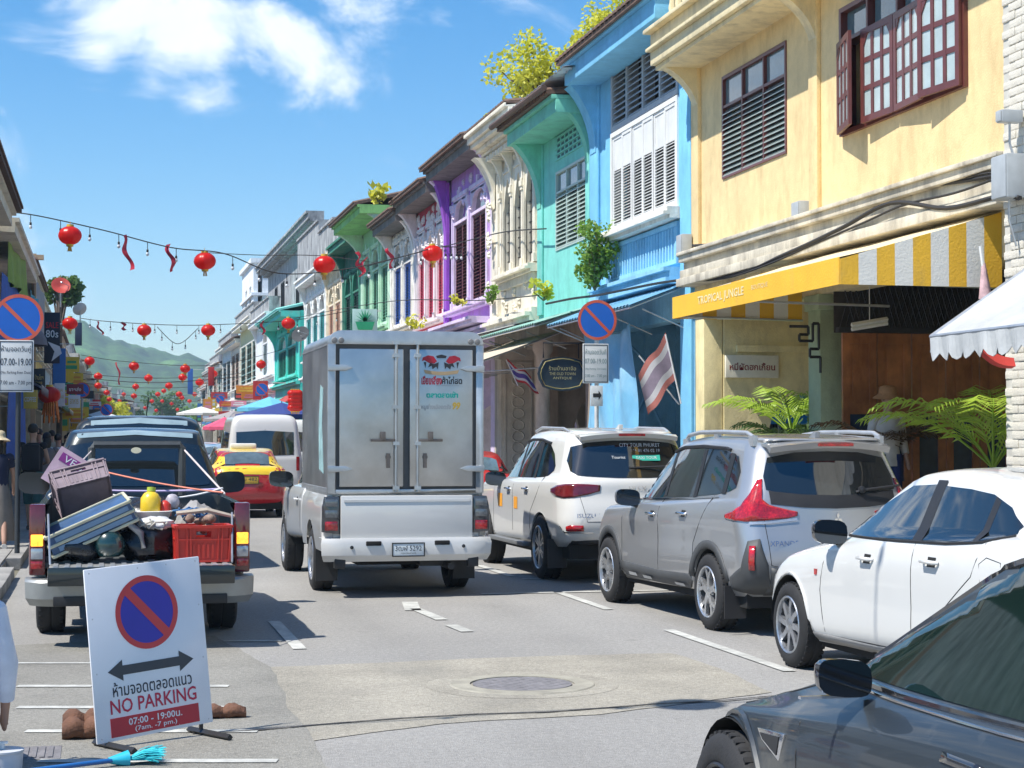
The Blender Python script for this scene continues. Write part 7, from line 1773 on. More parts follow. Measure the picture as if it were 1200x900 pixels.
bulbm=mat('pale_bulb_glass',(.7,.72,.72),.1,coat=.6,var=.05)
def light_string(label,pts,step,blabel):
    t=thing('light_string',label,'string lights',tuple(pts[0]));mb=MB();mb.tube(pts,.013,5);mb.build('cable',WIRE,t,world=True)
    b0=None;d=0;nxt=step*.5
    for a,b in zip(pts,pts[1:]):
        L=(b-a).length
        while d+L > nxt:
            p=a.lerp(b,(nxt-d)/L)
            if b0 is None:
                m1=MB();m1.tube([(0,0,0),(0,0,-.16)],.008,4);m1.lathe([(.018,-.16),(.024,-.17),(.024,-.22),(.018,-.225)],8);b0=m1.build('lamp_holder',BLACK,t);b0.location=p-pts[0]
                m2=MB();m2.ell((0,0,-.262),(.035,.035,.045),10,6);c0=m2.build('bulb',bulbm,b0,smooth=60)
            else:
                h=piece(b0,p-pts[0],t);q=c0.copy();C.objects.link(q);q.parent=h
            nxt += step
        d += L
    return t
def atdepthY(px,py,Y):return atY(px,py,Y)
s1=[atY(18,249,39),atY(70,261,39.2),atY(122,270,39.4),atY(200,291,39.6),atY(240,298,39.8),atY(305,300,40)]
def smoothpts(P,n=8):
    out=[]
    for i in range(len(P)-1):
        p0=P[max(0,i-1)];p1,p2=P[i],P[i+1];p3=P[min(len(P)-1,i+2)]
        for k in range(n):
            t=k/n;out.append(.5*((2*p1)+(-p0+p2)*t+(2*p0-5*p1+4*p2-p3)*t*t+(-p0+3*p1-3*p2+p3)*t**3))
    out.append(P[-1]);return out
s1=smoothpts([atY(18,249,39),atY(50,254,39.1),atY(122,270,39.4),atY(200,290,39.6),atY(262,297,39.8),atY(325,320,39.9),atY(400,316,40),atY(470,301,40.2),atY(512,290,40.5),atX(545,290,8.7)])
light_string('nearest string of bulbs and red lanterns slung across the road',s1,1.02*.62,'')
cable('cable','thin spare cable running level beside the nearest light string',smoothpts([atY(240,296,39.8),atY(305,299,40),atY(380,300,41),atX(440,308,8.6)]),.009)
for px,py,Y,lab,sc in ((82,276,39.2,'leftmost large red lantern on the nearest string',1),(240,306,39.8,'second large red lantern from the left on the nearest string',.97),(380,310,40,'large red lantern on the nearest string above the box truck',1.0),(507,297,40.4,'rightmost large red lantern on the nearest string, before the crimson house',.95)):
    lantern(atY(px,py,Y),lab,sc,'large red lanterns on the nearest string',rz=px*.1,tilt=.05*math.sin(px))
def ribbon(label,P,L,sw=.0,m=None,seed=0,w=.07):
    mb=MB();n=14;rows=[]
    for i in range(n+1):
        v=i/n;x=sw*v+.05*math.sin(v*8+seed);z=-L*v;tw=.9*math.sin(v*5+seed);rows.append([(P.x+x-w/2*math.cos(tw),P.y-w/2*math.sin(tw),P.z+z),(P.x+x+w/2*math.cos(tw),P.y+w/2*math.sin(tw),P.z+z+.03)])
    mb.grid(rows);return tag(mb.build('ribbon',mat('ribbon_red',(.6,.03,.06),.55,var=.2),None,smooth=70),label,'ribbon')
ribbon('twisted red ribbon hanging from the nearest string, left of centre',atY(144,276,39.4),.75,.18,seed=1,w=.10)
ribbon('red ribbon hanging from the nearest string beside the second lantern',atY(197,287,39.6),.6,.12,seed=3,w=.10)
for i,(px,py,lab) in enumerate(((418,296,'red ribbon tied on the string before the dark green house'),(428,302,'red ribbon end beside the green shutters'),(455,292,'red ribbon hanging on the string left of the crimson house'))):ribbon(lab,atY(px,py,40.2),.45,.1*(-1)**i,seed=i*2,w=.09)
s2=smoothpts([atY(95,373,63.5),atY(130,377,63),atY(205,381,63),atY(265,380,63),atY(345,375,64),atX(410,364,8.7)])
light_string('second string of bulbs and lanterns across the road',s2,.75,'')
for px,py,Y,lab in ((82,379,60,'medium red lantern on the second string at the left fronts'),(169,387,62.8,'medium red lantern on the second string, left over the road'),(244,387,62.8,'medium red lantern on the second string, right over the road'),(338,379,63.8,'medium red lantern before the turquoise house')):
    lantern(atY(px,py,Y),lab,1.0,'medium red lanterns on the second string',rz=px*.2)
ribbon('red ribbon on the second string at the left',atY(113,377,63),.45,.2,seed=1,w=.08);ribbon('small red bow on the second string',atY(144,378,63),.28,.06,seed=5,w=.12);ribbon('red ribbon by the white walls on the second string',atY(307,376,63.5),.5,.05,seed=2,w=.1)
sg_=smoothpts([atY(184,383,63),atY(208,403,63.2),atY(232,385,63)]);light_string('small drooping loop of bulbs under the second string',sg_,.5,'')
s3=smoothpts([atY(100,443,96),atY(160,448,96),atY(215,447,96),atX(300,440,8.7)]);cable('cable','far cable across the street below the hill',s3,.02)
s4=smoothpts([atY(95,416,80),atY(150,424,82),atY(250,428,84),atX(330,410,8.7)]);cable('cable','faint cable across the street in front of the hill',s4,.012)
ribbon('thin red ribbon hanging before the hill',atY(137,425,82),1.0,.15,seed=4,w=.08)
far=[(105,423,6,'upper left'),(115,441,5,'left'),(115,452,4.5,'left'),(157,429,6,'centre'),(174,443,5,'centre'),(159,453,4,'centre'),(157,464,3.6,'centre'),(217,432,6,'right'),(214,442,5,'right'),(250,438,5,'right'),(234,448,5,'right'),(198,452,4.5,'right'),(210,462,4,'right'),(306,427,6,'far right'),(185,462,3.2,'centre'),(192,458,3,'centre'),(213,466,3,'right'),(125,460,3.6,'left'),(128,468,3.2,'left'),(122,474,3,'left'),(133,478,2.6,'left'),(140,470,2.6,'centre'),(150,476,2.4,'centre'),(178,470,2.6,'centre'),(190,470,2.4,'centre'),(201,473,2.2,'right'),(120,465,2.8,'left'),(145,462,2.6,'centre'),(170,478,2.2,'centre'),(183,481,2,'centre'),(208,480,2.2,'right'),(222,470,2.6,'right'),(228,462,3,'right')]
for px,py,r,wh in far:
    d=min(230,FOC*.5/(2*r));P=atY(px,py,d);lantern(P,'small red lantern far down the street, '+wh+' of the cluster' if r < 5 else 'red lantern in the distance against the hill, '+wh,1.0,'distant red lanterns, '+wh,rz=px)
    mb=None
for i,Y in enumerate((118,142,170,205)):
    b=bend(Y);cable('cable',['first','second','third','farthest'][i]+' of the distant lantern cables across the street',catenary((XL+b,Y,5.9),(XF+b,Y,5.9),.4),.02)
n_=0
for j in range(5):
    for i in range(4):lantern(atY(342+i*2.6+(j % 2),461+j*4.2,61),'red lantern in the bunch hanging at the shop left of the box truck',.62,'bunch of red lanterns at the shop',rz=i)
P=atY(58,463,42);lantern(P,'red lantern with long gold tassels under the left signs',1.0,'lanterns under the left fronts')
P=atY(60,478,42);mb=MB()
for i in range(16):a=i*.39;mb.tube([(P.x+.12*math.cos(a),P.y+.12*math.sin(a),P.z+.25),(P.x+.15*math.cos(a)*(1+.3*math.sin(i)),P.y+.15*math.sin(a),P.z-.25-.1*math.sin(i*3))],.02,4)
tag(mb.build('lantern_tassel',mat('orange_tassel',(.7,.22,.04),.6,var=.3),None),'long orange tassels hanging below the red lantern on the left','tassel')
# a further string just out of view overhead: its shadow lies across the road
sd=-SUNV;
def lift(g,z):k=z/SUNV.z;return Vector((g.x+SUNV.x*k,g.y+SUNV.y*k,z))
sp_=smoothpts([lift(gnd(*q),6.1) for q in ((215,858),(300,854),(470,845),(640,834),(808,826))]+[lift(gnd(1000,815),6.15),lift(gnd(1400,790),6.4)])
light_string('string of bulbs slung over the road just in front of the camera',sp_,1.15,'')
lantern(lift(gnd(808,826),5.85),'lantern overhead out of view, casting the round shadow on the road',.9,'overhead lantern')
# ------------------------------------------------------------------ cables on fronts
for lab,pts,r in (('thick bundle of black cables along the ledge of the yellow house',[(812,288,8.62),(880,282,8.6),(940,262,8.6),(1000,240,8.6),(1060,222,8.6),(1130,212,8.6),(1182,203,8.5)],.022),
    ('black cable sagging from the blue house up to the brick house',[(806,327,8.6),(860,322,8.55),(925,296,8.5),(985,268,8.5),(1045,238,8.5),(1110,244,8.5),(1172,230,8.5),(1195,232,8.45)],.026),
    ('second thin cable looping above the striped awning',[(800,330,8.6),(850,326,8.55),(900,310,8.5),(950,288,8.5),(1010,262,8.5),(1060,240,8.5),(1120,226,8.5),(1178,205,8.5)],.014),
    ('thin cable running up the ledge to the brick house',[(815,290,8.6),(900,276,8.6),(960,254,8.6),(1040,226,8.6),(1120,209,8.6),(1180,200,8.5)],.012),
    ('tangled cable along the ledges from the blue house to the ornate one',[(806,327,8.6),(770,332,8.5),(730,340,8.4),(700,346,8.3),(670,350,8.3),(640,356,8.3)],.022),
    ('cable crossing the fronts of the purple and crimson houses',[(640,268,8.6),(590,272,8.6),(540,284,8.6),(490,296,8.6),(430,312,8.6)],.014),
    ('lower cable crossing the far right fronts',[(640,345,8.4),(560,352,8.5),(470,352,8.5),(400,362,8.5),(340,374,8.5)],.013)):
    cable('cable',lab,smoothpts([atX(a,b,x) for a,b,x in pts],6),r)
# ------------------------------------------------------------------ flags
FR_,FW_,FB_=mat('flag_red',(.55,.05,.05),.75,var=.15),mat('flag_white',(.66,.63,.62),.75,var=.1),mat('flag_violet',(.10,.06,.28),.75,var=.15)
def flag(label,P,L,ang,sag_,w=.62,h=.42,rz=0,seed=0,fade=False,lean=0):
    """striped flag on a slanting stick"""
    t=thing('thai_flag',label,'flag',tuple(P),rz);d=Vector((math.cos(ang),0,math.sin(ang)))
    mb=MB();mb.tube([d*0,d*L],.012,6);mb.build('stick',WHITE,t)
    st=[(0,1/6,FR_),(1/6,2/6,FW_),(2/6,4/6,FB_),(4/6,5/6,FW_),(5/6,1,FR_)]
    if fade:f1,f2=mat('faded_flag_red',(.58,.20,.16),.8,var=.2),mat('faded_flag_grey',(.34,.27,.33),.8,var=.2);st=[(a,b,f1 if m is FR_ else f2 if m is FB_ else m) for a,b,m in st]
    def pt(u,v):  # v along the stick from the tip, u away from it
        base=d*(L-v*h);q=base+Vector((w*u*math.cos(lean)*.9,.05*math.sin(u*7+seed)*u,-abs(w)*u*sag_+.03*math.sin(u*9+v*3+seed)));return q
    for v0,v1,m in st:
        mb=MB();mb.grid([[pt(i/14,v) for i in range(15)] for v in (v0,(v0+v1)/2,v1)]);mb.build('stripe',m,t,smooth=70)
P=atY(618,445,33.5);flag('Thai flag with a violet middle stripe hanging before the carved white column',atY(607,452,33.5),.55,R(115),.55,w=.55,h=.40,seed=1)
P=atY(800,480,25.3);flag('large faded Thai flag drooping from a white stick before the blue house',atY(798,473,25.3),1.05,R(103),1.25,w=-.46,h=.66,seed=2,fade=True)
tq=thing('flag_stick','bare white stick crossing behind the faded flag','stick',tuple(atY(796,474,25.4)));mb=MB();q=atY(749,417,25.4)-Vector(tq.location);mb.tube([(0,0,0),q],.012,5);mb.build('stick',WHITE,tq)
tq=thing('rolled_flag','rolled pink and white flag standing above the scalloped awning','flag',tuple(atY(1155,350,16.2)));mb=MB();mb.tube([(0,0,0),(-.02,0,.35)],[.07,.02],8);mb.build('cloth',mat('pink_flag_cloth',(.6,.4,.42),.8,var=.4,scale=12),tq,smooth=60);mb=MB();mb.tube([(-.02,0,.3),(-.05,0,.52)],.02,6);mb.build('stick',WHITE,tq)
# ornate hanging sign
P=atY(659,438,31.0);t=thing('ornate_sign','black wavy edged sign with gold lettering on the ornate white shopfront','sign',tuple(P));w,h=.40,.27
pr=[]
for i in range(24):
    a=2*math.pi*i/24;k=1+.10*math.cos(4*a+math.pi)*-1;pr.append((w*1.12*k*max(-.92,min(.92,1.25*math.cos(a))),h*1.12*k*max(-.92,min(.92,1.25*math.sin(a)))))
mb=MB();mb.prism(pr,0,.03,1);mb.build('board',mat('sign_board_black',(.02,.025,.03),.4,coat=.4,var=.2),t)
mb=MB();q=[(x*.88,-.012,z*.88) for x,z in pr];mb.tube(q+[q[0]],.008,4);mb.build('gold_rim',mat('dull_gold',(.30,.25,.10),.5,metal=.4),t)
for s_,dz,w_,h_ in (('ร้านบ้านอาจ้อ',.10,.5,.08),('THE OLD TOWN',.0,.48,.05),('ANTIQUE',-.08,.35,.05)):text(s_,'lettering',mat('gold_letters',(.45,.38,.18),.5),t,BM(0,-.008,dz),width=w_,height=h_)
mb=MB();mb.tube([(-.35,.0,.28),(-.35,0,.55),(.55,0,.55)],.014,5);mb.tube([(.3,.0,.28),(.3,0,.55)],.01,5);mb.tube([(.42,0,.55),(.42,0,.65),(.55,0,.65),(.55,0,.45),(.42,0,.45),(.42,0,.55)],.014,4);mb.build('bracket',BLACK,t)
# carved white column of the ornate shop front
t=thing('carved_column','white carved pillar panel in front of the ornate shop','column',(7.9,37.4,0));a=atY(585,460,37.4);b=atY(624,380,37.4)
mb=MB();mb.box(a.x,b.x,37.2,37.6,.1,3.6);mb.box(a.x-.06,b.x+.06,37.14,37.66,3.35,3.6);mb.box(a.x-.06,b.x+.06,37.14,37.66,.1,.5);mb.build('shaft',wallmat('white_carved_stone','#cfcabf','#8b867b',.4),t,world=True)
mb=MB(FC(37.2));cxx=(a.x+b.x)/2
for i in range(11):
    z=.75+i*.24;pts=[(cxx+.13*math.cos(q),z+.11*math.sin(q),.012) for q in [2*math.pi*k/12 for k in range(13)]];mb.tube(pts,.018,4)
framebars(mb,a.x+.06,b.x-.06,.6,3.3,.04,0,.03);mb.build('scroll_relief',MATS['white_carved_stone'],t,world=True)
t=thing('round_column','plain white round column beside the carved pillar','column',(8.6,34.5,0));q=atY(636,470,34.2)
mb=MB();mb.lathe([(.2,.1),(.2,.3),(.15,.35),(.14,3.3),(.2,3.4),(.2,3.6)],20,T((q.x,34.2,0)));mb.build('shaft',MATS['white_carved_stone'],t,world=True,smooth=40)
# parasols
def parasol(label,P,r,m,grp=None,h=.45):
    t=thing('parasol',label,'parasol',(P.x,P.y,0),group=grp);z=P.z;mb=MB();n=8;rows=[]
    for j in range(5):v=j/4;rows.append([(r*v*math.cos(2*math.pi*i/n)*(1),r*v*math.sin(2*math.pi*i/n),z+h*(1-v)-.05*v*(1-v)) for i in range(n)])
    mb.grid(rows,wrap=True);mb.grid([rows[-1],[(x,y,q-.15) for x,y,q in rows[-1]]],wrap=True);mb.build('canopy',m,t);mb=MB();mb.tube([(0,0,.1),(0,0,z+h+.05)],.025,6);mb.build('pole',STEEL,t)
PR=mat('parasol_red',(.55,.03,.04),.7,var=.1)
parasol('bright red parasol on the right beyond the white minibus',atY(302,495,74),1.35,PR);parasol('smaller pink red parasol left of the bright red one',atY(263,500,84),1.0,mat('parasol_pink',(.6,.08,.16),.7))
parasol('navy blue parasol behind the white minibus',atY(330,486,66),1.7,mat('parasol_navy',(.02,.04,.2),.7));parasol('pale blue parasol above the red one',atY(316,478,72),1.3,mat('parasol_sky',(.12,.42,.6),.7));parasol('grey parasol far off behind the red ones',atY(272,491,100),1.6,mat('parasol_grey',(.3,.28,.28),.7))
parasol('white parasol far down the street, left of the red ones',atY(236,484,125),1.7,mat('parasol_white',(.6,.6,.58),.7));parasol('small blue parasol under the yellow house arch',atY(913,486,27.5),.62,mat('parasol_blue',(.02,.26,.65),.6,var=.1),h=.22)
parasol('white and cream parasol far off by the left row',atY(118,490,110),1.5,MATS['parasol_white'])
mb=MB();P=atY(913,500,27.2);t=thing('food_stall','small stall counter under the blue parasol','stall',(P.x,27.4,0));mb.box(-.5,.5,-.25,.25,.8,.9);mb.box(-.48,.48,-.22,.22,.1,.8);mb.build('counter',mat('stall_grey',(.3,.31,.32),.5),t);mb=MB()
for x in (-.46,.46):mb.tube([(x,-.2,.9),(x,-.2,P.z+.1)],.018,5)
mb.build('leg',STEEL,t)
# ------------------------------------------------------------------ plants
def leaves(mb,c,r,n,s,rr,droop=0,shape=1.0,clumps=None):
    for i in range(n):
        if clumps:cc,cr=clumps[rr.randrange(len(clumps))];d=Vector((rr.gauss(0,1),rr.gauss(0,1),rr.gauss(0,1))).normalized()*cr*rr.random()**.4;q=Vector(cc)+d
        else:
            d=Vector((rr.gauss(0,1),rr.gauss(0,1),rr.gauss(0,1))).normalized()*rr.random()**.45;q=Vector(c)+Vector((d.x*r[0],d.y*r[1],d.z*r[2]))
        a=Vector((rr.gauss(0,1),rr.gauss(0,1),rr.gauss(0,.6)-droop)).normalized();b=a.cross(Vector((rr.gauss(0,1),rr.gauss(0,1),rr.gauss(0,1)))).normalized();L=s*rr.uniform(.6,1.3);w=L*.32*shape
        i0=mb.p(q-a*L*.5);i1=mb.p(q+b*w);i2=mb.p(q+a*L*.5);i3=mb.p(q-b*w);mb.face((i0,i1,i2,i3))
def tree(name,label,base,H_,crown_r,m,n=1400,s=.22,seed=1,clump=9,cat='tree',trunk_r=.14,zc=None,squash=.75):
    rr=random.Random(seed);t=thing(name,label,cat,tuple(base));mb=MB();cz=zc or H_-crown_r*.8;cl=[]
    mb.tube([(0,0,0),(.1*rr.gauss(0,1),.1,cz*.5),(0,0,cz)],[trunk_r,trunk_r*.75,trunk_r*.5],8)
    for i in range(clump):
        d=Vector((rr.gauss(0,1),rr.gauss(0,1),rr.gauss(0,.8)*squash));d=d.normalized()*crown_r*rr.uniform(.35,.8);e=Vector((0,0,cz))+Vector((d.x,d.y,d.z*squash));cl.append((e,crown_r*rr.uniform(.25,.42)));mb.tube([(0,0,cz*.75),e*.5+Vector((0,0,cz*.45)),e],[trunk_r*.45,trunk_r*.3,trunk_r*.1],5)
    mb.build('trunk',mat('bark',(.13,.10,.075),.9,var=.4,scale=8),t,smooth=60)
    mb=MB();leaves(mb,None,None,n,s,rr,.2,1,cl);mb.build('crown',m,t,recalc=False);return t
LY=leafmat('yellow_green_leaf',(.50,.50,.05));LG_=leafmat('fresh_green_leaf',(.15,.26,.04));LD_=leafmat('dark_green_leaf',(.035,.075,.02));LM=leafmat('mid_green_leaf',(.07,.13,.03))
P=atX(645,62,11.0);tree('street_tree','yellow green tree top showing over the roof of the teal house',(P.x,P.y,0),P.z+.9,1.65,LY,4600,.14,3,22)
P=atX(722,20,12.5);tree('street_tree','sparser yellow green tree top above the blue house roof',(P.x,P.y,0),P.z+.8,1.1,LY,1800,.12,4,12)
P=atX(597,93,11.0);tree('roof_plant','small leafy shoot on the roof left of the zinc sheet',(9.2,P.y-6,8.7),1.0,.32,LY,90,.14,6,4,'plant',.02)
tree('street_tree','green tree behind the left roofs near the red dish',(-1.75,76,0),8.6,1.1,LM,1100,.26,8,10)
tree('street_tree','yellowish leafy tree far off at the left end of the street',(bend(170)-1,172,0),6.0,2.6,LY,1200,.4,12,9)
tree('street_tree','round green tree far off at the middle end of the street',(bend(300)+2,312,0),10,4.5,LM,1500,.6,13,9);tree('street_tree','wide green tree closing the far end of the street on the right',(bend(300)+9,318,0),9,4.5,LG_,1500,.6,14,9);tree('street_tree','low dark tree closing the far end of the street on the left',(bend(300)-5,308,0),8,4.0,LD_,1500,.6,15,9)
def bush(label,P,r,m,n,s,seed,name='potted_plant',pot=True,stems=5,X=0):
    rr=random.Random(seed);t=thing(name,label,'plant',tuple(P));mb=MB();cl=[]
    for i in range(stems):
        e=Vector((rr.gauss(0,.45)*r[0],rr.gauss(0,.45)*r[1],r[2]*rr.uniform(.5,1.9)));mb.tube([(0,0,0),e*.5+Vector((rr.gauss(0,.05),0,0)),e],[.018,.012,.005],5);cl.append((e,r[0]*.42));cl.append((e*.6,r[0]*.35))
    mb.build('stem',mat('green_stem',(.12,.13,.05),.7),t);mb=MB();leaves(mb,None,None,n,s,rr,.4,1.2,cl);mb.build('foliage',m,t,recalc=False)
    if pot:mb=MB();mb.lathe([(.0001,-.16),(.10,-.16),(.14,0),(.155,0),(.155,.02),(.12,.02),(.0001,0)],14);mb.build('pot',mat('terracotta',(.28,.12,.06),.85,var=.2),t,smooth=40)
bush('leafy plant sprouting from the junction of the teal and blue houses',atX(697,340,8.35),(.42,.42,.60),LG_,1500,.085,5,pot=False,stems=18)
bush('small plant on the ledge below the purple house',atX(577,356,8.3),(.2,.2,.22),LG_,70,.12,6,pot=False);bush('yellowish plant on the ledge below the ornate white windows',atX(637,352,8.3),(.28,.25,.22),LY,120,.12,7,pot=False)
bush('small weed on the roof edge of the green house',atX(443,237,7.6),(.5,.4,.35),LY,100,.2,8,'roof_plant',False);bush('trailing plant on the canopy beside the box truck',atX(487,385,8.0),(.3,.3,.25),LY,80,.12,9,pot=False);bush('small shrub on the ledge under the crimson house',atX(536,358,8.1),(.2,.2,.15),LY,50,.12,10,pot=False)
bush('potted shrub standing in the arcade of the yellow house',Vector((9.4,23.2,.4)),(.4,.4,.9),LM,350,.16,18)
def palm(label,P,n,L,m,seed,up=1.0,name='palm',blades=34,pot=True,spread=2*math.pi,a0=0,wide=.045,stem=0):
    rr=random.Random(seed);t=thing(name,label,'plant',tuple(P));
    for k in range(n):
        a=a0+spread*k/n+rr.uniform(-.2,.2);l=L*rr.uniform(.75,1.15);e=rr.uniform(.6,1.25)*up;mb=MB();pts=[]
        for i in range(12):v=i/11;pts.append(Vector((math.cos(a)*l*(v*.9)*math.cos(e*(1-v*.6)),math.sin(a)*l*(v*.9)*math.cos(e*(1-v*.6)),stem+l*v*math.sin(e)*(1-.55*v*v))))
        mb.tube(pts,[.014*(1-.8*i/11) for i in range(12)],4,cap=False)
        for i in range(blades):
            v=.22+.78*i/blades;idx=min(10,int(v*11));p=pts[idx].lerp(pts[idx+1],v*11-idx);d=(pts[idx+1]-pts[idx]).normalized();side=d.cross(Vector((0,0,1))).normalized()
            for s_ in (-1,1):
                bl=l*.27*math.sin(math.pi*min(1,.18+v*.78))+.04;dd=(side*s_*.8+d*.75+Vector((0,0,.12-.3*rr.random()))).normalized();q1=p+dd*bl*.5+Vector((0,0,.02));q2=p+dd*bl-Vector((0,0,bl*.22));w=d*wide*.5
                mb.face((mb.p(p-w*.4),mb.p(q1-w),mb.p(q2),mb.p(q1+w),mb.p(p+w*.4)))
        mb.build('frond',m,t,recalc=False)
    mb=MB();mb.lathe([(.0001,-.30+.0),(.16,-.30),(.22,.0),(.235,.0),(.235,.03),(.0001,.02)],18)
    if pot:mb.build('pot',MATS['terracotta'],t,smooth=40)
    if stem:mb=MB();mb.tube([(0,0,0),(0,0,stem)],.03,6);mb.build('stem',MATS['green_stem'],t)
LG2=leafmat('bright_palm_leaf',(.30,.42,.05))
palm('palm with broad lit fronds beside the brick house',(9.05,17.1,.42),12,1.5,LG2,31,1.15,wide=.035,stem=.95,blades=22)
palm('darker palm in front of the sage column',(8.7,21.9,.42),9,.9,LM,32,1.25,wide=.03,stem=1.0,blades=18)
palm('bright arching palm fronds before the noodle shop sign',(8.9,22.3,.42),9,1.25,LG2,33,1.15,wide=.035,stem=1.3,blades=20)
palm('dry brownish palm by the wooden folding doors',(9.2,20.1,.42),12,.95,leafmat('dry_leaf',(.10,.065,.03)),34,.9,wide=.03,stem=1.0,blades=18)
# ------------------------------------------------------------------ left side of the street
XL=-2.55
def lhouse(label,y0,y1,wallc,eavez,leafc='#6a5a4a',nwin=2,b=0,overhang=.7,det=True,roof=TILE,X=XL,parapet=0,group=None,rel=0,name='left_shophouse'):
    return house(name,label,y0,y1,wallc,'#d8d2c2',leafc,eavez,nwin,zw=(4.9,6.7),overhang=overhang,b=b,X=X,S=1,rel=rel,det=det,n=8,fan=0,parapet=parapet,roof=roof,zg=3.2,bracket=False,group=group)
lhouse('dark brown eaved house at the far left edge of the picture',27.0,35.2,'#8a5a44',5.9,'#4a2d22',3,overhang=.85,roof=mat('dark_roof_tile',(.09,.05,.035),.8,var=.4,scale=5))
lhouse('grey house hung with clothes beside the left edge',35.3,47.0,'#b7b2a6',5.8,'#5c5a55',3,parapet=.3,overhang=.9)
lhouse('cream house beyond the clothes stall on the left',47.1,57,'#cfc29a',6.1,'#8d8458',2)
lhouse('pale grey left house behind the black sale banner',57.1,68,'#c6cbca',6.0,'#4e6e78',3,parapet=.6)
lhouse('yellow ochre left house with narrow windows',68.1,80,'#dcc67e',6.0,'#7a5a3a',3)
lhouse('light blue left house past the ochre one',80.1,92,'#a9c4d2',6.2,'#efefef',3,b=bend(86))
LC=[('cream','#d9d2b8'),('chalk white','#dfe0dc'),('sage','#b7c4ae'),('clay','#c99a80'),('pale grey','#c4c8c8'),('butter','#e3d190'),('sky blue','#a8c6d8'),('pink','#d8b0a8'),('ivory','#e8e3d4'),('stone','#b9b0a0'),('mint','#bcd6c6'),('tan','#cdb48c'),('bone','#ddd6c6'),('slate','#9aa3a8')]
y=92.1;i=0;pv='light blue left house'
while y < 300:
    L=rnd.uniform(11,15) if y < 200 else 24
    lhouse(LC[i][0]+' far house in the left row, next beyond the '+pv,y,y+L,LC[i][1],rnd.uniform(5.6,7.0),['#6c7c74','#7a5a45','#58707c'][i % 3],3,b=bend(y+L/2),det=False,parapet=0 if i % 2 else .6,group='far shophouses of the left row')
    pv=LC[i][0]+' one';y += L+.03;i += 1
GN=mat('khaki_canvas',(.28,.27,.22),.85,var=.2)
AWN=[('green',(.12,.25,.16)),('cream',(.5,.46,.36)),('blue',(.05,.16,.36)),('grey',(.3,.3,.3)),('red',(.42,.06,.05)),('white',(.6,.6,.58))]
for k,(ya,yb,ci,lab) in enumerate(((37,46,3,'grey canvas awning over the clothes stall on the left'),(47.5,56,5,'white canvas awning on the left beyond the clothes stall'),(57.5,67,0,'green canvas awning below the pale grey left house'),(69,79,1,'cream canvas awning below the ochre left house'),(81,91,2,'blue canvas awning below the light blue left house'))):
    canopy(lab,XL,1,ya,yb,3.5,2.75,1.35,mat('awning_'+AWN[ci][0],AWN[ci][1],.8,var=.15,scale=2),corr=False,valance=.2,scal=.2)
rA=random.Random(11)
for sd,X0,S_,y0_,tx in ((1,XF,-1,82,'right'),(-1,XL,1,93,'left')):
    y=y0_;i=0
    while y < 230:
        L=rA.uniform(5,9);ci=rA.randrange(6)
        canopy(AWN[ci][0]+' lean-to awning far down the '+tx+' row of shops',X0,S_,y,y+L,rA.uniform(3.3,3.8),rA.uniform(2.5,2.9),rA.uniform(1.2,1.9),mat('awning_'+AWN[ci][0],AWN[ci][1],.8,var=.15,scale=2),corr=False,b=bend(y+L/2),valance=.18,group=AWN[ci][0]+' awnings along the far '+tx+' row');y += L+rA.uniform(.3,1.5);i += 1
# clothes stall: hanging tarpaulins and garments on the first left fronts
CL=[('blue',(.02,.10,.42)),('green',(.22,.35,.06)),('turquoise',(.03,.32,.42)),('grey',(.3,.31,.33)),('navy',(.02,.04,.12)),('white',(.6,.6,.6))]
def hang(name,label,a,b,ztop,zbot,col,seed,cat='cloth',amp=.06):
    """cloth hanging between two points, folded"""
    rr=random.Random(seed);mb=MB();n=18;rows=[]
    a=Vector(a);b=Vector(b);nrm=Vector((-(b-a).y,(b-a).x,0)).normalized()
    for j in range(9):
        v=j/8;row=[]
        for i in range(n+1):
            u=i/n;p=a.lerp(b,u)+nrm*(amp*math.sin(u*14+seed)*(.3+v));p.z=ztop+(zbot-ztop)*v-.05*math.sin(u*math.pi)*(1-v)+.04*math.sin(u*9+seed)*v;row.append(p)
        rows.append(row)
    mb.grid(rows);mb.grid([[q+nrm*.008 for q in r] for r in rows]);o=mb.build(name,mat('cloth_'+col[0],col[1],.8,var=.25,scale=5),None,smooth=70);return tag(o,label,cat)
hang('tarpaulin','blue tarpaulin hanging at the left edge behind the round sign',(-1.6,33.0,0),(-1.55,39,0),3.0,1.3,CL[0],1)
hang('tarpaulin','deep blue cloth high on the left front above the round sign',(-1.9,36,0),(-1.75,42,0),4.9,3.4,CL[0],2)
hang('garment','green cloth hanging over the blue one at the left edge',(-1.85,37,0),(-1.7,41,0),5.6,4.8,CL[1],3)
hang('garment','turquoise cloth hanging beside the green one on the left',(-1.7,44,0),(-1.62,47,0),5.2,4.1,CL[2],4)
hang('tarpaulin','pale grey sheet draped on the second left house',(-1.75,47,0),(-1.7,55,0),5.9,4.3,CL[3],5)
# boxes at eaves: water tank frame, pole
t=thing('timber_post','pale timber post standing out from the left fronts','post',(-1.75,47.5,0));mb=MB();mb.box(-1.8,-1.68,47.4,47.55,.1,6.4);mb.build('post',mat('pale_timber',(.5,.36,.22),.7),t,world=True);mb=MB();mb.box(-2.3,-1.5,47.38,47.6,6.25,6.37);mb.build('crossbar',MATS['pale_timber'],t,world=True)
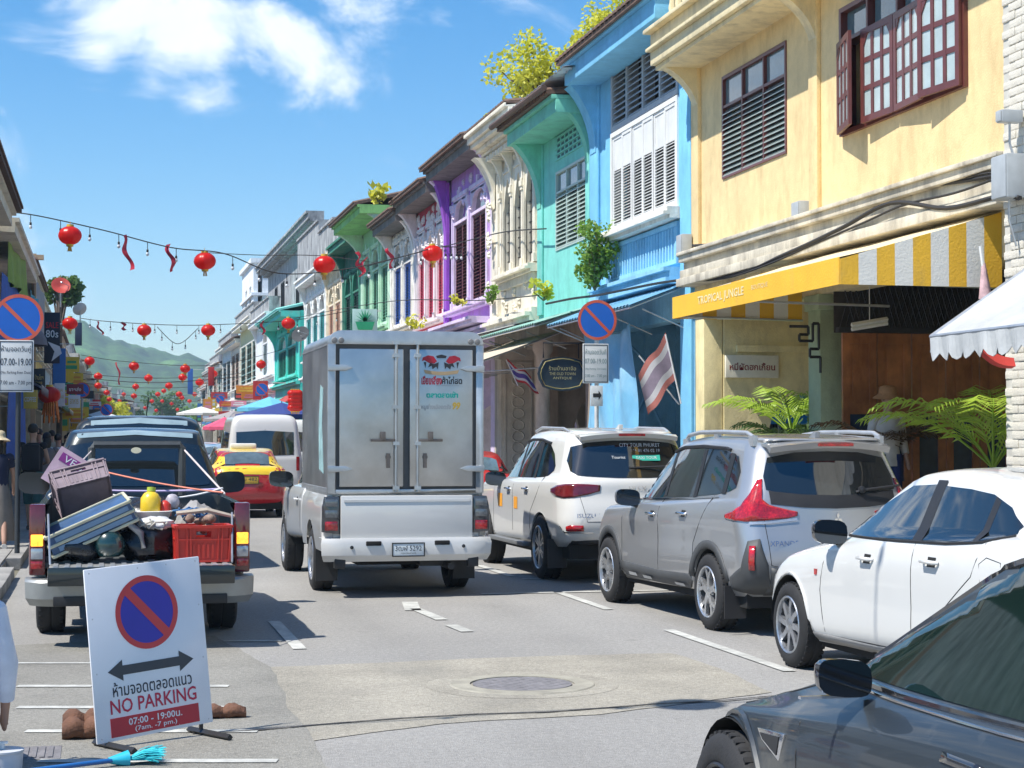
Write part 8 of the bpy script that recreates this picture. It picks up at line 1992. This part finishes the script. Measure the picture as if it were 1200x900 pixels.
# vertical black banner
def banner(name,label,px0,px1,py0,py1,Y,m,lines,cat='banner',th=.03):
    a=atY(px0,py0,Y);b=atY(px1,py1,Y);t=thing(name,label,cat,(a.x,Y,b.z))
    mb=MB();mb.box(a.x,b.x,Y-th,Y,b.z,a.z);mb.build('panel',m,t,world=True,bevel=.004)
    mb=MB();mb.tube([(b.x if a.x < 0 else a.x,Y,a.z-.05),((b.x if a.x < 0 else a.x)+(-.9 if a.x < 0 else .9),Y,a.z-.05)],.018,5);mb.tube([(a.x,Y+.01,b.z+.05),(a.x-.5 if a.x < 0 else b.x+.5,Y+.01,b.z+.05)],.015,5);mb.build('bracket',STEEL,t,world=True)
    for s_,cx,cy,w_,h_,mm in lines:
        text(s_,'lettering',mm,t,frameM((lerp(a.x,b.x,cx),Y-th-.006,lerp(a.z,b.z,cy)),(1,0,0),(0,0,1)),width=(b.x-a.x)*w_,height=(a.z-b.z)*h_,world=True,bold=.01)
    return t
RT=mat('red_print',(.6,.02,.03),.5);WT=mat('white_print',(.72,.72,.72),.5);GT=mat('gold_print',(.6,.42,.12),.5)
banner('shop_banner','tall black banner reading SALE 80s hanging over the left pavement',52,70,366,426,46.5,mat('banner_black',(.02,.025,.04),.6),[('SALE',.5,.25,.8,.12,RT),('80s',.5,.42,.8,.15,WT)])
a=atY(58,400,46.4);mb=MB()
mb.prism([(a.x-.05,a.z-.0),(a.x+.25,a.z-.12),(a.x+.3,a.z-.3),(a.x+.05,a.z-.5),(a.x+.12,a.z-.25)],46.44,46.45,1);o=mb.build('banner_print',WT,None);o.parent=[x for x in C.objects if x.name.startswith('shop_banner')][0];o.location=-OFF[o.parent.name]
banner('hanging_signboard','black wavy edged signboard with gold letters below the round awning on the left',39,53,432,457,40,mat('board_black',(.03,.03,.03),.5),[('บ้านไทย',.5,.4,.7,.25,GT),('SHOP',.5,.7,.5,.18,GT)],'sign')
banner('hanging_signboard','yellow and white signboard under the black wavy one',27,44,457,479,37,mat('board_yellow',(.62,.42,.06),.5),[('COFFEE',.5,.5,.8,.25,WT)],'sign')
banner('hanging_signboard','white lightbox sign on the left beside the pale house',64,76,449,476,44,mat('board_white',(.65,.66,.66),.4),[('THAI',.5,.3,.6,.14,GT),('MASSAGE',.5,.6,.8,.12,GT)],'sign')
banner('hanging_signboard','dark red signboard on the left over the crowd',78,98,450,462,52,mat('board_maroon',(.2,.02,.03),.5),[('ขายส่ง',.5,.5,.7,.4,WT)],'sign')
banner('hanging_signboard','small white signboard under the dark red one',80,94,463,478,50,mat('board_white',(1,1,1)),[('อาหาร',.5,.5,.7,.4,GT)],'sign')
banner('hanging_signboard','narrow navy banner on the left beyond the black sale banner',88,96,378,405,62,mat('board_navy',(.03,.05,.1),.5),[],'sign')
banner('hanging_signboard','narrow red banner far off on the right over the road',244,251,430,452,92,mat('board_red',(.5,.03,.03),.5),[],'sign')
banner('hanging_signboard','blue vertical banner far off on the right',220,226,432,462,110,mat('board_blue',(.03,.12,.4),.5),[],'sign')
banner('shop_sign','pale green board with a green potted plant emblem above the box truck',413,442,362,390,55,mat('board_mint',(.45,.66,.6),.5),[],'sign')
a=atY(428,375,54.9);mb=MB();mb.prism([(a.x-.22,a.z-.3),(a.x+.22,a.z-.3),(a.x+.3,a.z-.05),(a.x-.3,a.z-.05)],54.93,54.95,1)
for i in range(9):an=math.pi*(i+.5)/9;mb.prism([(a.x-.05*math.sin(an),a.z-.05),(a.x+.34*math.cos(an),a.z-.05+.4*math.sin(an)),(a.x+.06*math.sin(an),a.z-.03)],54.93,54.95,1)
o=mb.build('plant_emblem',mat('emblem_green',(.02,.35,.16),.5),None);o.parent=[x for x in C.objects if x.name.startswith('shop_sign')][-1];o.location=-OFF[o.parent.name]
t=thing('dome_awning','dark grey domed awning above the black wavy signboard','awning',(-1.4,46,3.6));P=atY(46,405,45)
mb=MB();rows=[]
for j in range(7):
    ph=math.pi/2*j/6;rows.append([(P.x-.55+.75*math.cos(ph)*math.sin(th),P.y-.9*math.cos(th),P.z+.0+.6*math.sin(ph)) for th in [math.pi*i/12 for i in range(13)]])
mb.grid(rows);mb.build('cover',mat('slate_canvas',(.14,.15,.17),.8,var=.2),t,world=True,smooth=60)
# satellite dishes and odds on roofs
def dish(label,P,r,m,rz=0):
    t=thing('satellite_dish',label,'satellite dish',tuple(P));M=RZ(rz) @ RX(R(60))
    mb=MB();mb.lathe([(.0001,-.0),(r*.5,r*.08),(r,r*.28),(r+.01,r*.28),(r*.5,r*.06),(.0001,-.02)],20,M);mb.build('reflector',m,t,smooth=60)
    mb=MB();mb.tube([(0,0,0),(0,.1,-.15),(0,.15,-.7)],.025,6);q=M @ Vector((0,0,r*.8));mb.tube([M @ Vector((r*.9,0,r*.2)),q],.012,5);mb.ell(q,(.04,.04,.04),8,5);mb.build('mount',STEEL,t)
dish('red satellite dish on the left roofs',atY(71,336,64),.32,mat('dish_red',(.5,.06,.04),.5),R(10))
dish('dark satellite dish left of the steel box truck',atY(353,393,60),.30,mat('dish_dark',(.06,.065,.07),.95),R(-30))
dish('small grey satellite dish beyond the red one',atY(94,363,80),.3,mat('dish_grey',(.5,.5,.5),.5),R(-160))
# pots/shop stock far right: bunch of red lanterns is built with the lanterns
# clutter of small boards, box signs and lamps along both far rows
rB=random.Random(77);SC_=[('red',(.5,.04,.04)),('yellow',(.65,.45,.04)),('blue',(.03,.14,.42)),('green',(.04,.30,.14)),('white',(.62,.62,.62)),('black',(.03,.03,.03)),('orange',(.6,.24,.03)),('pink',(.6,.22,.3))]
for k in range(70):
    y=44*1.032**k+rB.uniform(-1,1)
    if y > 250:break
    for sd in (0,1):
        if y < (85 if sd else 66):continue
        nm_,c_=SC_[rB.randrange(8)];w,h=rB.choice(((.6,.6),(.45,1.3),(1.1,.45),(.7,.9),(.9,.35)));b=bend(y);x=(XF+b-rB.uniform(.6,1.7)) if sd else (XL+b+rB.uniform(.5,1.5));z=rB.uniform(2.6,4.6)
        t=thing('projecting_sign',nm_+' board sticking out over the '+('right' if sd else 'left')+' pavement far down the street','sign',(x,y,z),group=nm_+' boards over the far '+('right' if sd else 'left')+' pavement')
        mb=MB();mb.box(-w/2,w/2,-.05,.05,-h/2,h/2);mb.build('panel',mat('board_'+nm_+'_far',c_,.5,var=.1),t);mb=MB();i_=SC_[rB.randrange(8)]
        mb.box(-w*.36,w*.36,-.056,-.051,-h*.3,-h*.05);mb.box(-w*.28,w*.3,-.056,-.051,h*.08,h*.24);mb.build('printed_band',mat('board_'+i_[0]+'_far',i_[1],.5,var=.1),t)
        mb=MB();e=1.2 if sd else -1.2;mb.tube([(0,0,h*.4),(e,0,h*.4)],.02,4);mb.build('bracket',STEEL,t)
# ------------------------------------------------------------------ people
SK=mat('skin',(.45,.26,.18),.55,var=.12,scale=6);SK2=mat('skin_tan',(.32,.18,.12),.55,var=.12,scale=6);HAIRM=mat('dark_hair',(.02,.015,.012),.6,var=.4,scale=30)
def skinned(name,joints,edges,m,parent,lvl=1,root=0):
    me=bpy.data.meshes.new(name);me.from_pydata([j[0] for j in joints],edges,[]);o=bpy.data.objects.new(name,me);C.objects.link(o)
    md=o.modifiers.new('s','SKIN');
    for i,j in enumerate(joints):
        v=me.skin_vertices[0].data[i];r=j[1];v.radius=r if isinstance(r,tuple) else (r,r);v.use_root=(i == root)
    md.use_smooth_shade=True;sb=o.modifiers.new('d','SUBSURF');sb.levels=lvl;sb.render_levels=lvl
    dg=bpy.context.evaluated_depsgraph_get();nm=bpy.data.meshes.new_from_object(o.evaluated_get(dg));bpy.data.objects.remove(o)
    nm.materials.clear();nm.materials.append(m);nm.name=name;nm.polygons.foreach_set('use_smooth',[True]*len(nm.polygons))
    q=bpy.data.objects.new(name,nm);C.objects.link(q);q.parent=parent;return q
def person(label,loc,rz,h=1.65,top=(.03,.03,.04),bottom=(.05,.06,.1),skirt=False,hat=None,hair='short',pose='stand',seed=0,skin=None,near=False,bag=None,group=None,sleeves=.5,seat=.52,shorts=False):
    """standing / walking / sitting figure facing +y; one continuous body, clothes as shells over it"""
    rr=random.Random(seed);k=h/1.7;t=thing('person',label,'person',loc,rz,group);S_=skin or SK
    st={'stand':.02,'walk':.22,'sit':0}[pose];hz=.92 if pose != 'sit' else seat
    J={}
    J['pel']=((0,0,hz),(.13,.10));J['wst']=((0,0,hz+.14),(.12,.09));J['chest']=((0,.01,hz+.36),(.155,.105));J['neck0']=((0,-.0,hz+.52),(.065,.06));J['neck']=((0,.01,hz+.58),(.05,.05));J['head0']=((0,.03,hz+.64),(.065,.075));J['head']=((0,.02,hz+.73),(.078,.095));J['crown']=((0,.0,hz+.79),(.055,.065))
    for s,n in ((-1,'l'),(1,'r')):
        sw=s*st;J['sh'+n]=((s*.17,0,hz+.48),(.055,.055));el=(s*.235,-.03+sw*.5,hz+.21);ha=(s*.245,.06+sw*.9,hz-.02)
        if rr.random() < .35 and pose != 'sit':ha=(s*.15,.22,hz+.18)
        J['el'+n]=(el,(.038,.038));J['wr'+n]=(ha,(.024,.026));dv=(Vector(ha)-Vector(el)).normalized();J['pa'+n]=(tuple(Vector(ha)+dv*.06),(.032,.018));
        for f in range(4):J['f%d'%f+n]=(tuple(Vector(ha)+dv*(.145-.012*abs(f-1.3))+Vector((0,-.027+f*.018,0))),(.008,.008))
        J['th'+n]=(tuple(Vector(ha)+dv*.09+Vector((-s*.02,.04,0))),(.009,.009))
        if pose == 'sit':J['hip'+n]=((s*.09,.02,hz-.03),(.085,.085));J['kn'+n]=((s*.13,.42,hz-.02),(.06,.06));J['an'+n]=((s*.12,.38,.09),(.04,.04));J['to'+n]=((s*.13,.52,.04),(.035,.025))
        else:J['hip'+n]=((s*.085,0,hz-.06),(.085,.09));J['kn'+n]=((s*.09,.03-sw*.5,.49),(.058,.06));J['an'+n]=((s*.09,-.03-sw*1.1,.09),(.036,.038));J['to'+n]=((s*.10,.11-sw*1.1,.035),(.036,.024))
    names=list(J);ix={n:i for i,n in enumerate(names)};pts=[(tuple(Vector(J[n][0])*k),tuple(q*k for q in J[n][1])) for n in names]
    E=[('pel','wst'),('wst','chest'),('chest','neck0'),('neck0','neck'),('neck','head0'),('head0','head'),('head','crown')]
    for n in 'lr':
        E += [('chest','sh'+n),('sh'+n,'el'+n),('el'+n,'wr'+n),('wr'+n,'pa'+n),('pel','hip'+n),('hip'+n,'kn'+n),('kn'+n,'an'+n),('an'+n,'to'+n),('pa'+n,'th'+n)]+[('pa'+n,'f%d'%f+n) for f in range(4)]
    skinned('body',pts,[(ix[a],ix[b]) for a,b in E],S_,t,1 if not near else 2)
    def V(n):return Vector(J[n][0])*k
    tm=mat('cloth_top_%d' % int(1e6*abs(top[0]*.3+top[1]*.5+top[2]*.7)),top,.85,var=.15,scale=6,bump=.3,bscale=14);bm_=mat('cloth_low_%d' % int(1e6*abs(bottom[0]*.3+bottom[1]*.5+bottom[2]*.7)),bottom,.85,var=.15,scale=6,bump=.3,bscale=14)
    mb=MB();rows=[]  # shirt shell
    for z,rx,ry,y in ((hz-.10,.175,.125,0),(hz+.0,.165,.118,0),(hz+.14,.155,.11,0),(hz+.26,.17,.12,.005),(hz+.38,.19,.128,.01),(hz+.46,.175,.115,.005),(hz+.50,.14,.095,0),(hz+.53,.075,.07,0)):
        rows.append([(rx*k*math.cos(a)*(1+.03*math.sin(3*a+z*20)),(y+ry*math.sin(a)*(1+.04*math.sin(5*a+z*9)))*k,z*k) for a in [2*math.pi*i/20 for i in range(20)]])
    mb.grid(rows,wrap=True);mb.build('shirt',tm,t,smooth=70)
    for n in 'lr':
        a,b,w=V('sh'+n),V('el'+n),V('wr'+n);mb=MB();e=a.lerp(b,min(1,sleeves*1.6));pts2=[a+Vector((0,0,.012)),a.lerp(e,.5),e]+([b.lerp(w,(sleeves-.6)*2.3)] if sleeves > .62 else []);mb.tube(pts2,[.066*k,.06*k,.056*k,.045*k][:len(pts2)],12,cap=False);mb.ell(a,(.07*k,.068*k,.062*k),12,8);mb.build('sleeve',tm,t,smooth=70)
    if skirt:
        mb=MB();mb.grid([[(rx*k*math.cos(a)*(1+.06*math.sin(9*a)),rx*.75*k*math.sin(a),z*k) for a in [2*math.pi*i/24 for i in range(24)]] for z,rx in ((hz+.08,.15),(hz-.1,.19),(.5,.24),(.12,.27))],wrap=True);mb.build('skirt',bm_,t,smooth=70)
    else:
        for n in 'lr':
            p,q,r_=V('hip'+n)+Vector((0,0,.1*k)),V('kn'+n),V('an'+n);mb=MB();pp=[p,p.lerp(q,.5),q+Vector((0,0,-.04 if shorts else 0))]+([] if shorts else [q.lerp(r_,.5),r_+Vector((0,0,.0))]);mb.tube(pp,[.105*k,.095*k,.078*k,.068*k,.06*k][:len(pp)],14,cap=False);mb.build('trouser_leg',bm_,t,smooth=70)
    hp=V('head')
    for n in 'lr':a=V('an'+n);b=V('to'+n);mb=MB();mb.tube([a+Vector((0,-.05,-.045))*k,a.lerp(b,.5)+Vector((0,.01,-.02))*k,b+Vector((0,.03,0))],[.04*k,.045*k,.038*k],10);mb.build('shoe',mat('shoe_pale',(.5,.48,.45),.7) if seed % 2 else mat('shoe_dark',(.04,.04,.04),.6),t,smooth=60)
    mb=MB();mb.ell(hp+Vector((0,-.012,.03))*k,(.088*k,.105*k,.09*k),16,10)
    if hair == 'long':mb.ell(hp+Vector((0,-.06,-.09))*k,(.085*k,.05*k,.17*k),12,8)
    if hair == 'bun':mb.ell(hp+Vector((0,-.11,.05))*k,(.045*k,.045*k,.045*k),10,8)
    mb.build('hair',HAIRM,t,smooth=70)
    mb=MB()  # face: nose, ears, eyes and mouth
    mb.ell(hp+Vector((0,.118,-.02))*k,(.014*k,.02*k,.024*k),8,6);mb.ell(hp+Vector((-.083,.01,-.01))*k,(.012*k,.02*k,.03*k),8,6);mb.ell(hp+Vector((.083,.01,-.01))*k,(.012*k,.02*k,.03*k),8,6);mb.build('nose_and_ears',S_,t,smooth=60)
    mb=MB()
    for s in (-1,1):mb.ell(hp+Vector((s*.032,.103,.005))*k,(.013*k,.006*k,.007*k),8,5)
    mb.ell(hp+Vector((0,.108,-.058))*k,(.024*k,.006*k,.006*k),8,5);mb.build('eyes_and_mouth',mat('dark_features',(.08,.03,.025),.6),t,smooth=60)
    if hat:
        mb=MB();c_=hp+Vector((0,0,.06))*k;mb.lathe([(.0001,.10*k),(.06*k,.098*k),(.10*k,.08*k),(.112*k,.02*k),(.114*k,-.01*k),(.165*k,-.045*k),(.185*k,-.065*k),(.16*k,-.05*k),(.105*k,-.015*k)],24,T(c_) @ RX(R(-6)));mb.build('hat',mat('straw_hat_%d' % int(hat[0]*1000),hat,.85,var=.15,scale=20,bump=.5,bscale=90),t,smooth=60)
    if bag:
        mb=MB();c_=V('chest')+Vector((0,-.19,-.06))*k;mb.box(c_.x-.15*k,c_.x+.15*k,c_.y-.07*k,c_.y+.05*k,c_.z-.22*k,c_.z+.2*k);mb.build('backpack',mat('backpack_%d' % int(bag[2]*1000),bag,.8,var=.2),t,bevel=.04)
    return t
person('woman in a pale sun hat and navy top walking on the left pavement',(-1.45,26.6,.11),R(5),1.58,(.015,.02,.05),(.22,.19,.16),skirt=True,hat=(.62,.50,.32),hair='long',pose='walk',seed=1,near=True,sleeves=.35)
person('man in a black vest with a black backpack on the left pavement',(-1.15,31.5,.11),R(-8),1.75,(.015,.015,.018),(.03,.10,.10),pose='walk',seed=4,near=True,bag=(.015,.015,.02),sleeves=.1,shorts=True)
person('woman in a grey top behind the man with the backpack',(-1.05,36.0,.11),R(10),1.62,(.22,.18,.17),(.16,.22,.32),hair='long',pose='walk',seed=3,sleeves=.3)
person('woman in a white blouse in the crowd on the left',(-.95,40.5,.11),R(-15),1.6,(.68,.67,.66),(.35,.33,.3),hair='bun',pose='stand',seed=6,sleeves=.6)
person('man in dark red among the people under the left awnings',(-1.4,42,.11),R(160),1.72,(.16,.03,.03),(.05,.05,.06),pose='stand',seed=7)
person('man in a beige shirt under the left signs',(-1.25,47,.11),R(20),1.7,(.42,.36,.27),(.08,.08,.1),pose='walk',seed=8)
person('person in black walking beyond the white blouse woman',(-.9,52,.11),R(0),1.66,(.02,.02,.02),(.1,.1,.12),pose='walk',seed=9)
person('person in pink far along the left pavement',(-1.1,58,.11),R(180),1.6,(.5,.2,.25),(.2,.2,.25),pose='walk',seed=10,hair='long')
person('standing figure with a straw hat and white top beside the wooden folding doors',(9.15,19.9,.55),R(185),1.66,(.62,.58,.55),(.012,.025,.12),hat=(.42,.22,.10),seed=12,near=True,sleeves=.9)
t=thing('display_plinth','low dark plinth under the hatted figure by the wooden folding doors','plinth',(9.15,19.9,.11));mb=MB();mb.box(-.3,.3,-.25,.25,0,.44);mb.build('block',BLACK,t,bevel=.01)
rP=random.Random(21);cl_=[('red',(.4,.04,.04)),('white',(.6,.6,.6)),('black',(.02,.02,.02)),('blue',(.06,.12,.35)),('yellow',(.55,.42,.08)),('green',(.08,.22,.1)),('grey',(.22,.22,.22)),('orange',(.5,.2,.04))]
spots=[(2.2,62),(2.6,70),(1.9,76),(3.0,84),(1.6,88),(5.3,72),(5.4,86),(2.4,97),(3.6,104),(-.6,66),(-.9,74),(-.5,84),(8.0,52),(8.1,60),(8.0,70),(8.2,82),(2.0,112),(4.4,120),(1.2,104),(3.2,128)]
for i,(x,y) in enumerate(spots):
    c1=cl_[i % 8];c2=cl_[(i*3+1) % 8] if i % 3 else cl_[2]
    wh='left pavement' if x < 0 else 'right pavement' if x > 7.5 else 'open road'
    person('distant pedestrian in a '+c1[0]+' top and '+c2[0]+' trousers'+(' very far off on the ' if y > 110 else ' far off on the ' if y > 90 else ' mid-way along the ' if y > 70 else ' on the ')+wh,(x+bend(y),y,.0 if 0 < x < 7 else .11),R(rP.choice((0,180,20,200))),rP.uniform(1.55,1.75),c1[1],c2[1],pose='walk',seed=30+i,hair=rP.choice(('short','long')))
# seated person whose white shirt shows at the bottom left
person('seated person in a loose white shirt at the bottom left edge',(-.70,9.5,0),R(15),1.7,(.68,.70,.76),(.08,.08,.1),pose='sit',seed=2,near=True,sleeves=.95,seat=.33)
t=thing('plastic_stool','low white plastic stool under the seated person at the left edge','stool',(-.70,9.45,0));mb=MB();mb.lathe([(.0001,.21),(.15,.21),(.16,.18)],18);mb.build('seat',WHITE,t,smooth=40)
for i in range(4):a=math.pi/4+i*math.pi/2;mb=MB();mb.tube([(.12*math.cos(a),.12*math.sin(a),.19),(.17*math.cos(a),.17*math.sin(a),0)],.018,6);mb.build('leg',WHITE,t)
g=gnd(2,905);t=thing('bucket','pale grey tub with a small tap at the very bottom left corner','tub',(g.x,g.y,0));mb=MB();mb.lathe([(.0001,0),(.10,0),(.105,.10),(.11,.105),(.11,.115),(.0001,.118)],20);mb.build('shell',mat('grey_white_plastic',(.55,.56,.58),.4),t,smooth=40);mb=MB();mb.tube([(0,0,.118),(0,0,.15)],.015,6);mb.box(-.03,.03,-.01,.01,.145,.155);mb.build('knob',WHITE,t)
# ------------------------------------------------------------------ motorbikes and rider by the white wagon
def motorbike(label,loc,rz,col,name='motorbike'):
    t=thing(name,label,'motorbike',loc,rz)
    for y in (0,1.22):
        mb=MB();M=T((0,y,.28)) @ RY(math.pi/2);mb.lathe([(.21,-.04),(.27,-.035),(.285,0),(.27,.035),(.21,.04),(.21,-.04)],24,M);w=mb.build('wheel',RUBBER,t,smooth=40);mb=MB();mb.lathe([(.205,.02),(.205,-.02),(.03,-.04),(.03,.04),(.205,.02)],14,M);mb.build('rim',ALLOY,w)
    mb=MB();mb.grid([[(x*s,y,z) for x,y,z in ((.0,-.25,.82),(.10,-.2,.80),(.15,-.1,.66),(.13,.05,.45))] for s in (1,)]+[[(x,y,z) for x,y,z in ((.0,.1,.78),(.12,.1,.76),(.17,.15,.6),(.14,.2,.38))],[(x,y,z) for x,y,z in ((.0,.5,.62),(.1,.5,.6),(.15,.5,.45),(.12,.5,.3))]])
    mb.grid([[(-x,y,z) for x,y,z in ((.0,-.25,.82),(.10,-.2,.80),(.15,-.1,.66),(.13,.05,.45))],[(-x,y,z) for x,y,z in ((.0,.1,.78),(.12,.1,.76),(.17,.15,.6),(.14,.2,.38))],[(-x,y,z) for x,y,z in ((.0,.5,.62),(.1,.5,.6),(.15,.5,.45),(.12,.5,.3))]])
    mb.prism([(.75,.35),(.95,.95),(1.08,.98),(1.0,.5),(.9,.32)],-.16,.16,0);mb.box(-.12,.12,.45,.8,.28,.36);mb.build('fairing',col,t,bevel=.02)
    mb=MB();mb.prism([(-.3,.80),(.55,.72),(.55,.78),(.1,.84),(-.3,.88)],-.13,.13,0);mb.build('seat',BLACK,t,bevel=.03);mb=MB();mb.tube([(-.34,.86,1.02),(0,1.0,1.0),(.34,.86,1.02)],.016,6);mb.tube([(0,1.0,1.0),(0,1.2,.3)],.03,6);mb.build('handlebar',BLACK,t)
    mb=MB();mb.box(-.1,.1,-.30,-.27,.70,.78);mb.build('tail_light',REDLENS,t,bevel=.01);mb=MB();mb.box(-.1,.1,-.33,-.32,.5,.64);mb.build('number_plate',WHITE,t);return t
motorbike('red motorbike with a rider between the box truck and the white wagon',(5.05,29.5,0),R(3),paint('red_paint',(1,1,1)))
p=person('rider in a dark top and pale bucket hat on the red motorbike',(5.05,29.65,.30),R(3),1.6,(.03,.015,.02),(.1,.1,.12),pose='sit',hat=(.5,.42,.32),seed=5,near=True,sleeves=.8)
motorbike('grey motorbike far down the road left of the silver saloon',(2.9,58,0),0,paint('grey_bike',(.2,.2,.22)));motorbike('black motorbike farther on beside the pedestrians',(3.3,74,0),0,PGR);motorbike('white motorbike parked at the far left kerb',(-.4,62,0),R(70),PWH)
person('rider in grey on the motorbike far down the road',(2.9,58.1,.30),0,1.65,(.2,.2,.22),(.05,.05,.08),pose='sit',seed=15)
hang('shop_curtain','dark cloth hanging in the shop beside the steel box',(7.2,44,0),(7.9,44.2,0),3.2,.9,('plum',(.06,.02,.05)),7)
# ------------------------------------------------------------------ haze
HAZE=True
if HAZE:
    mb=MB();mb.box(-900,1100,-60,1800,-6,125)
    hm=bpy.data.materials.new('haze_air');hm.use_nodes=True;N=hm.node_tree.nodes;N.clear();o_=N.new('ShaderNodeOutputMaterial');v_=N.new('ShaderNodeVolumePrincipled')
    v_.inputs['Color'].default_value=(.55,.78,1,1);v_.inputs['Density'].default_value=.00036;hm.node_tree.links.new(v_.outputs[0],o_.inputs['Volume'])
    o=mb.build('haze',hm,None);o['kind']='stuff'
bpy.context.view_layer.update()
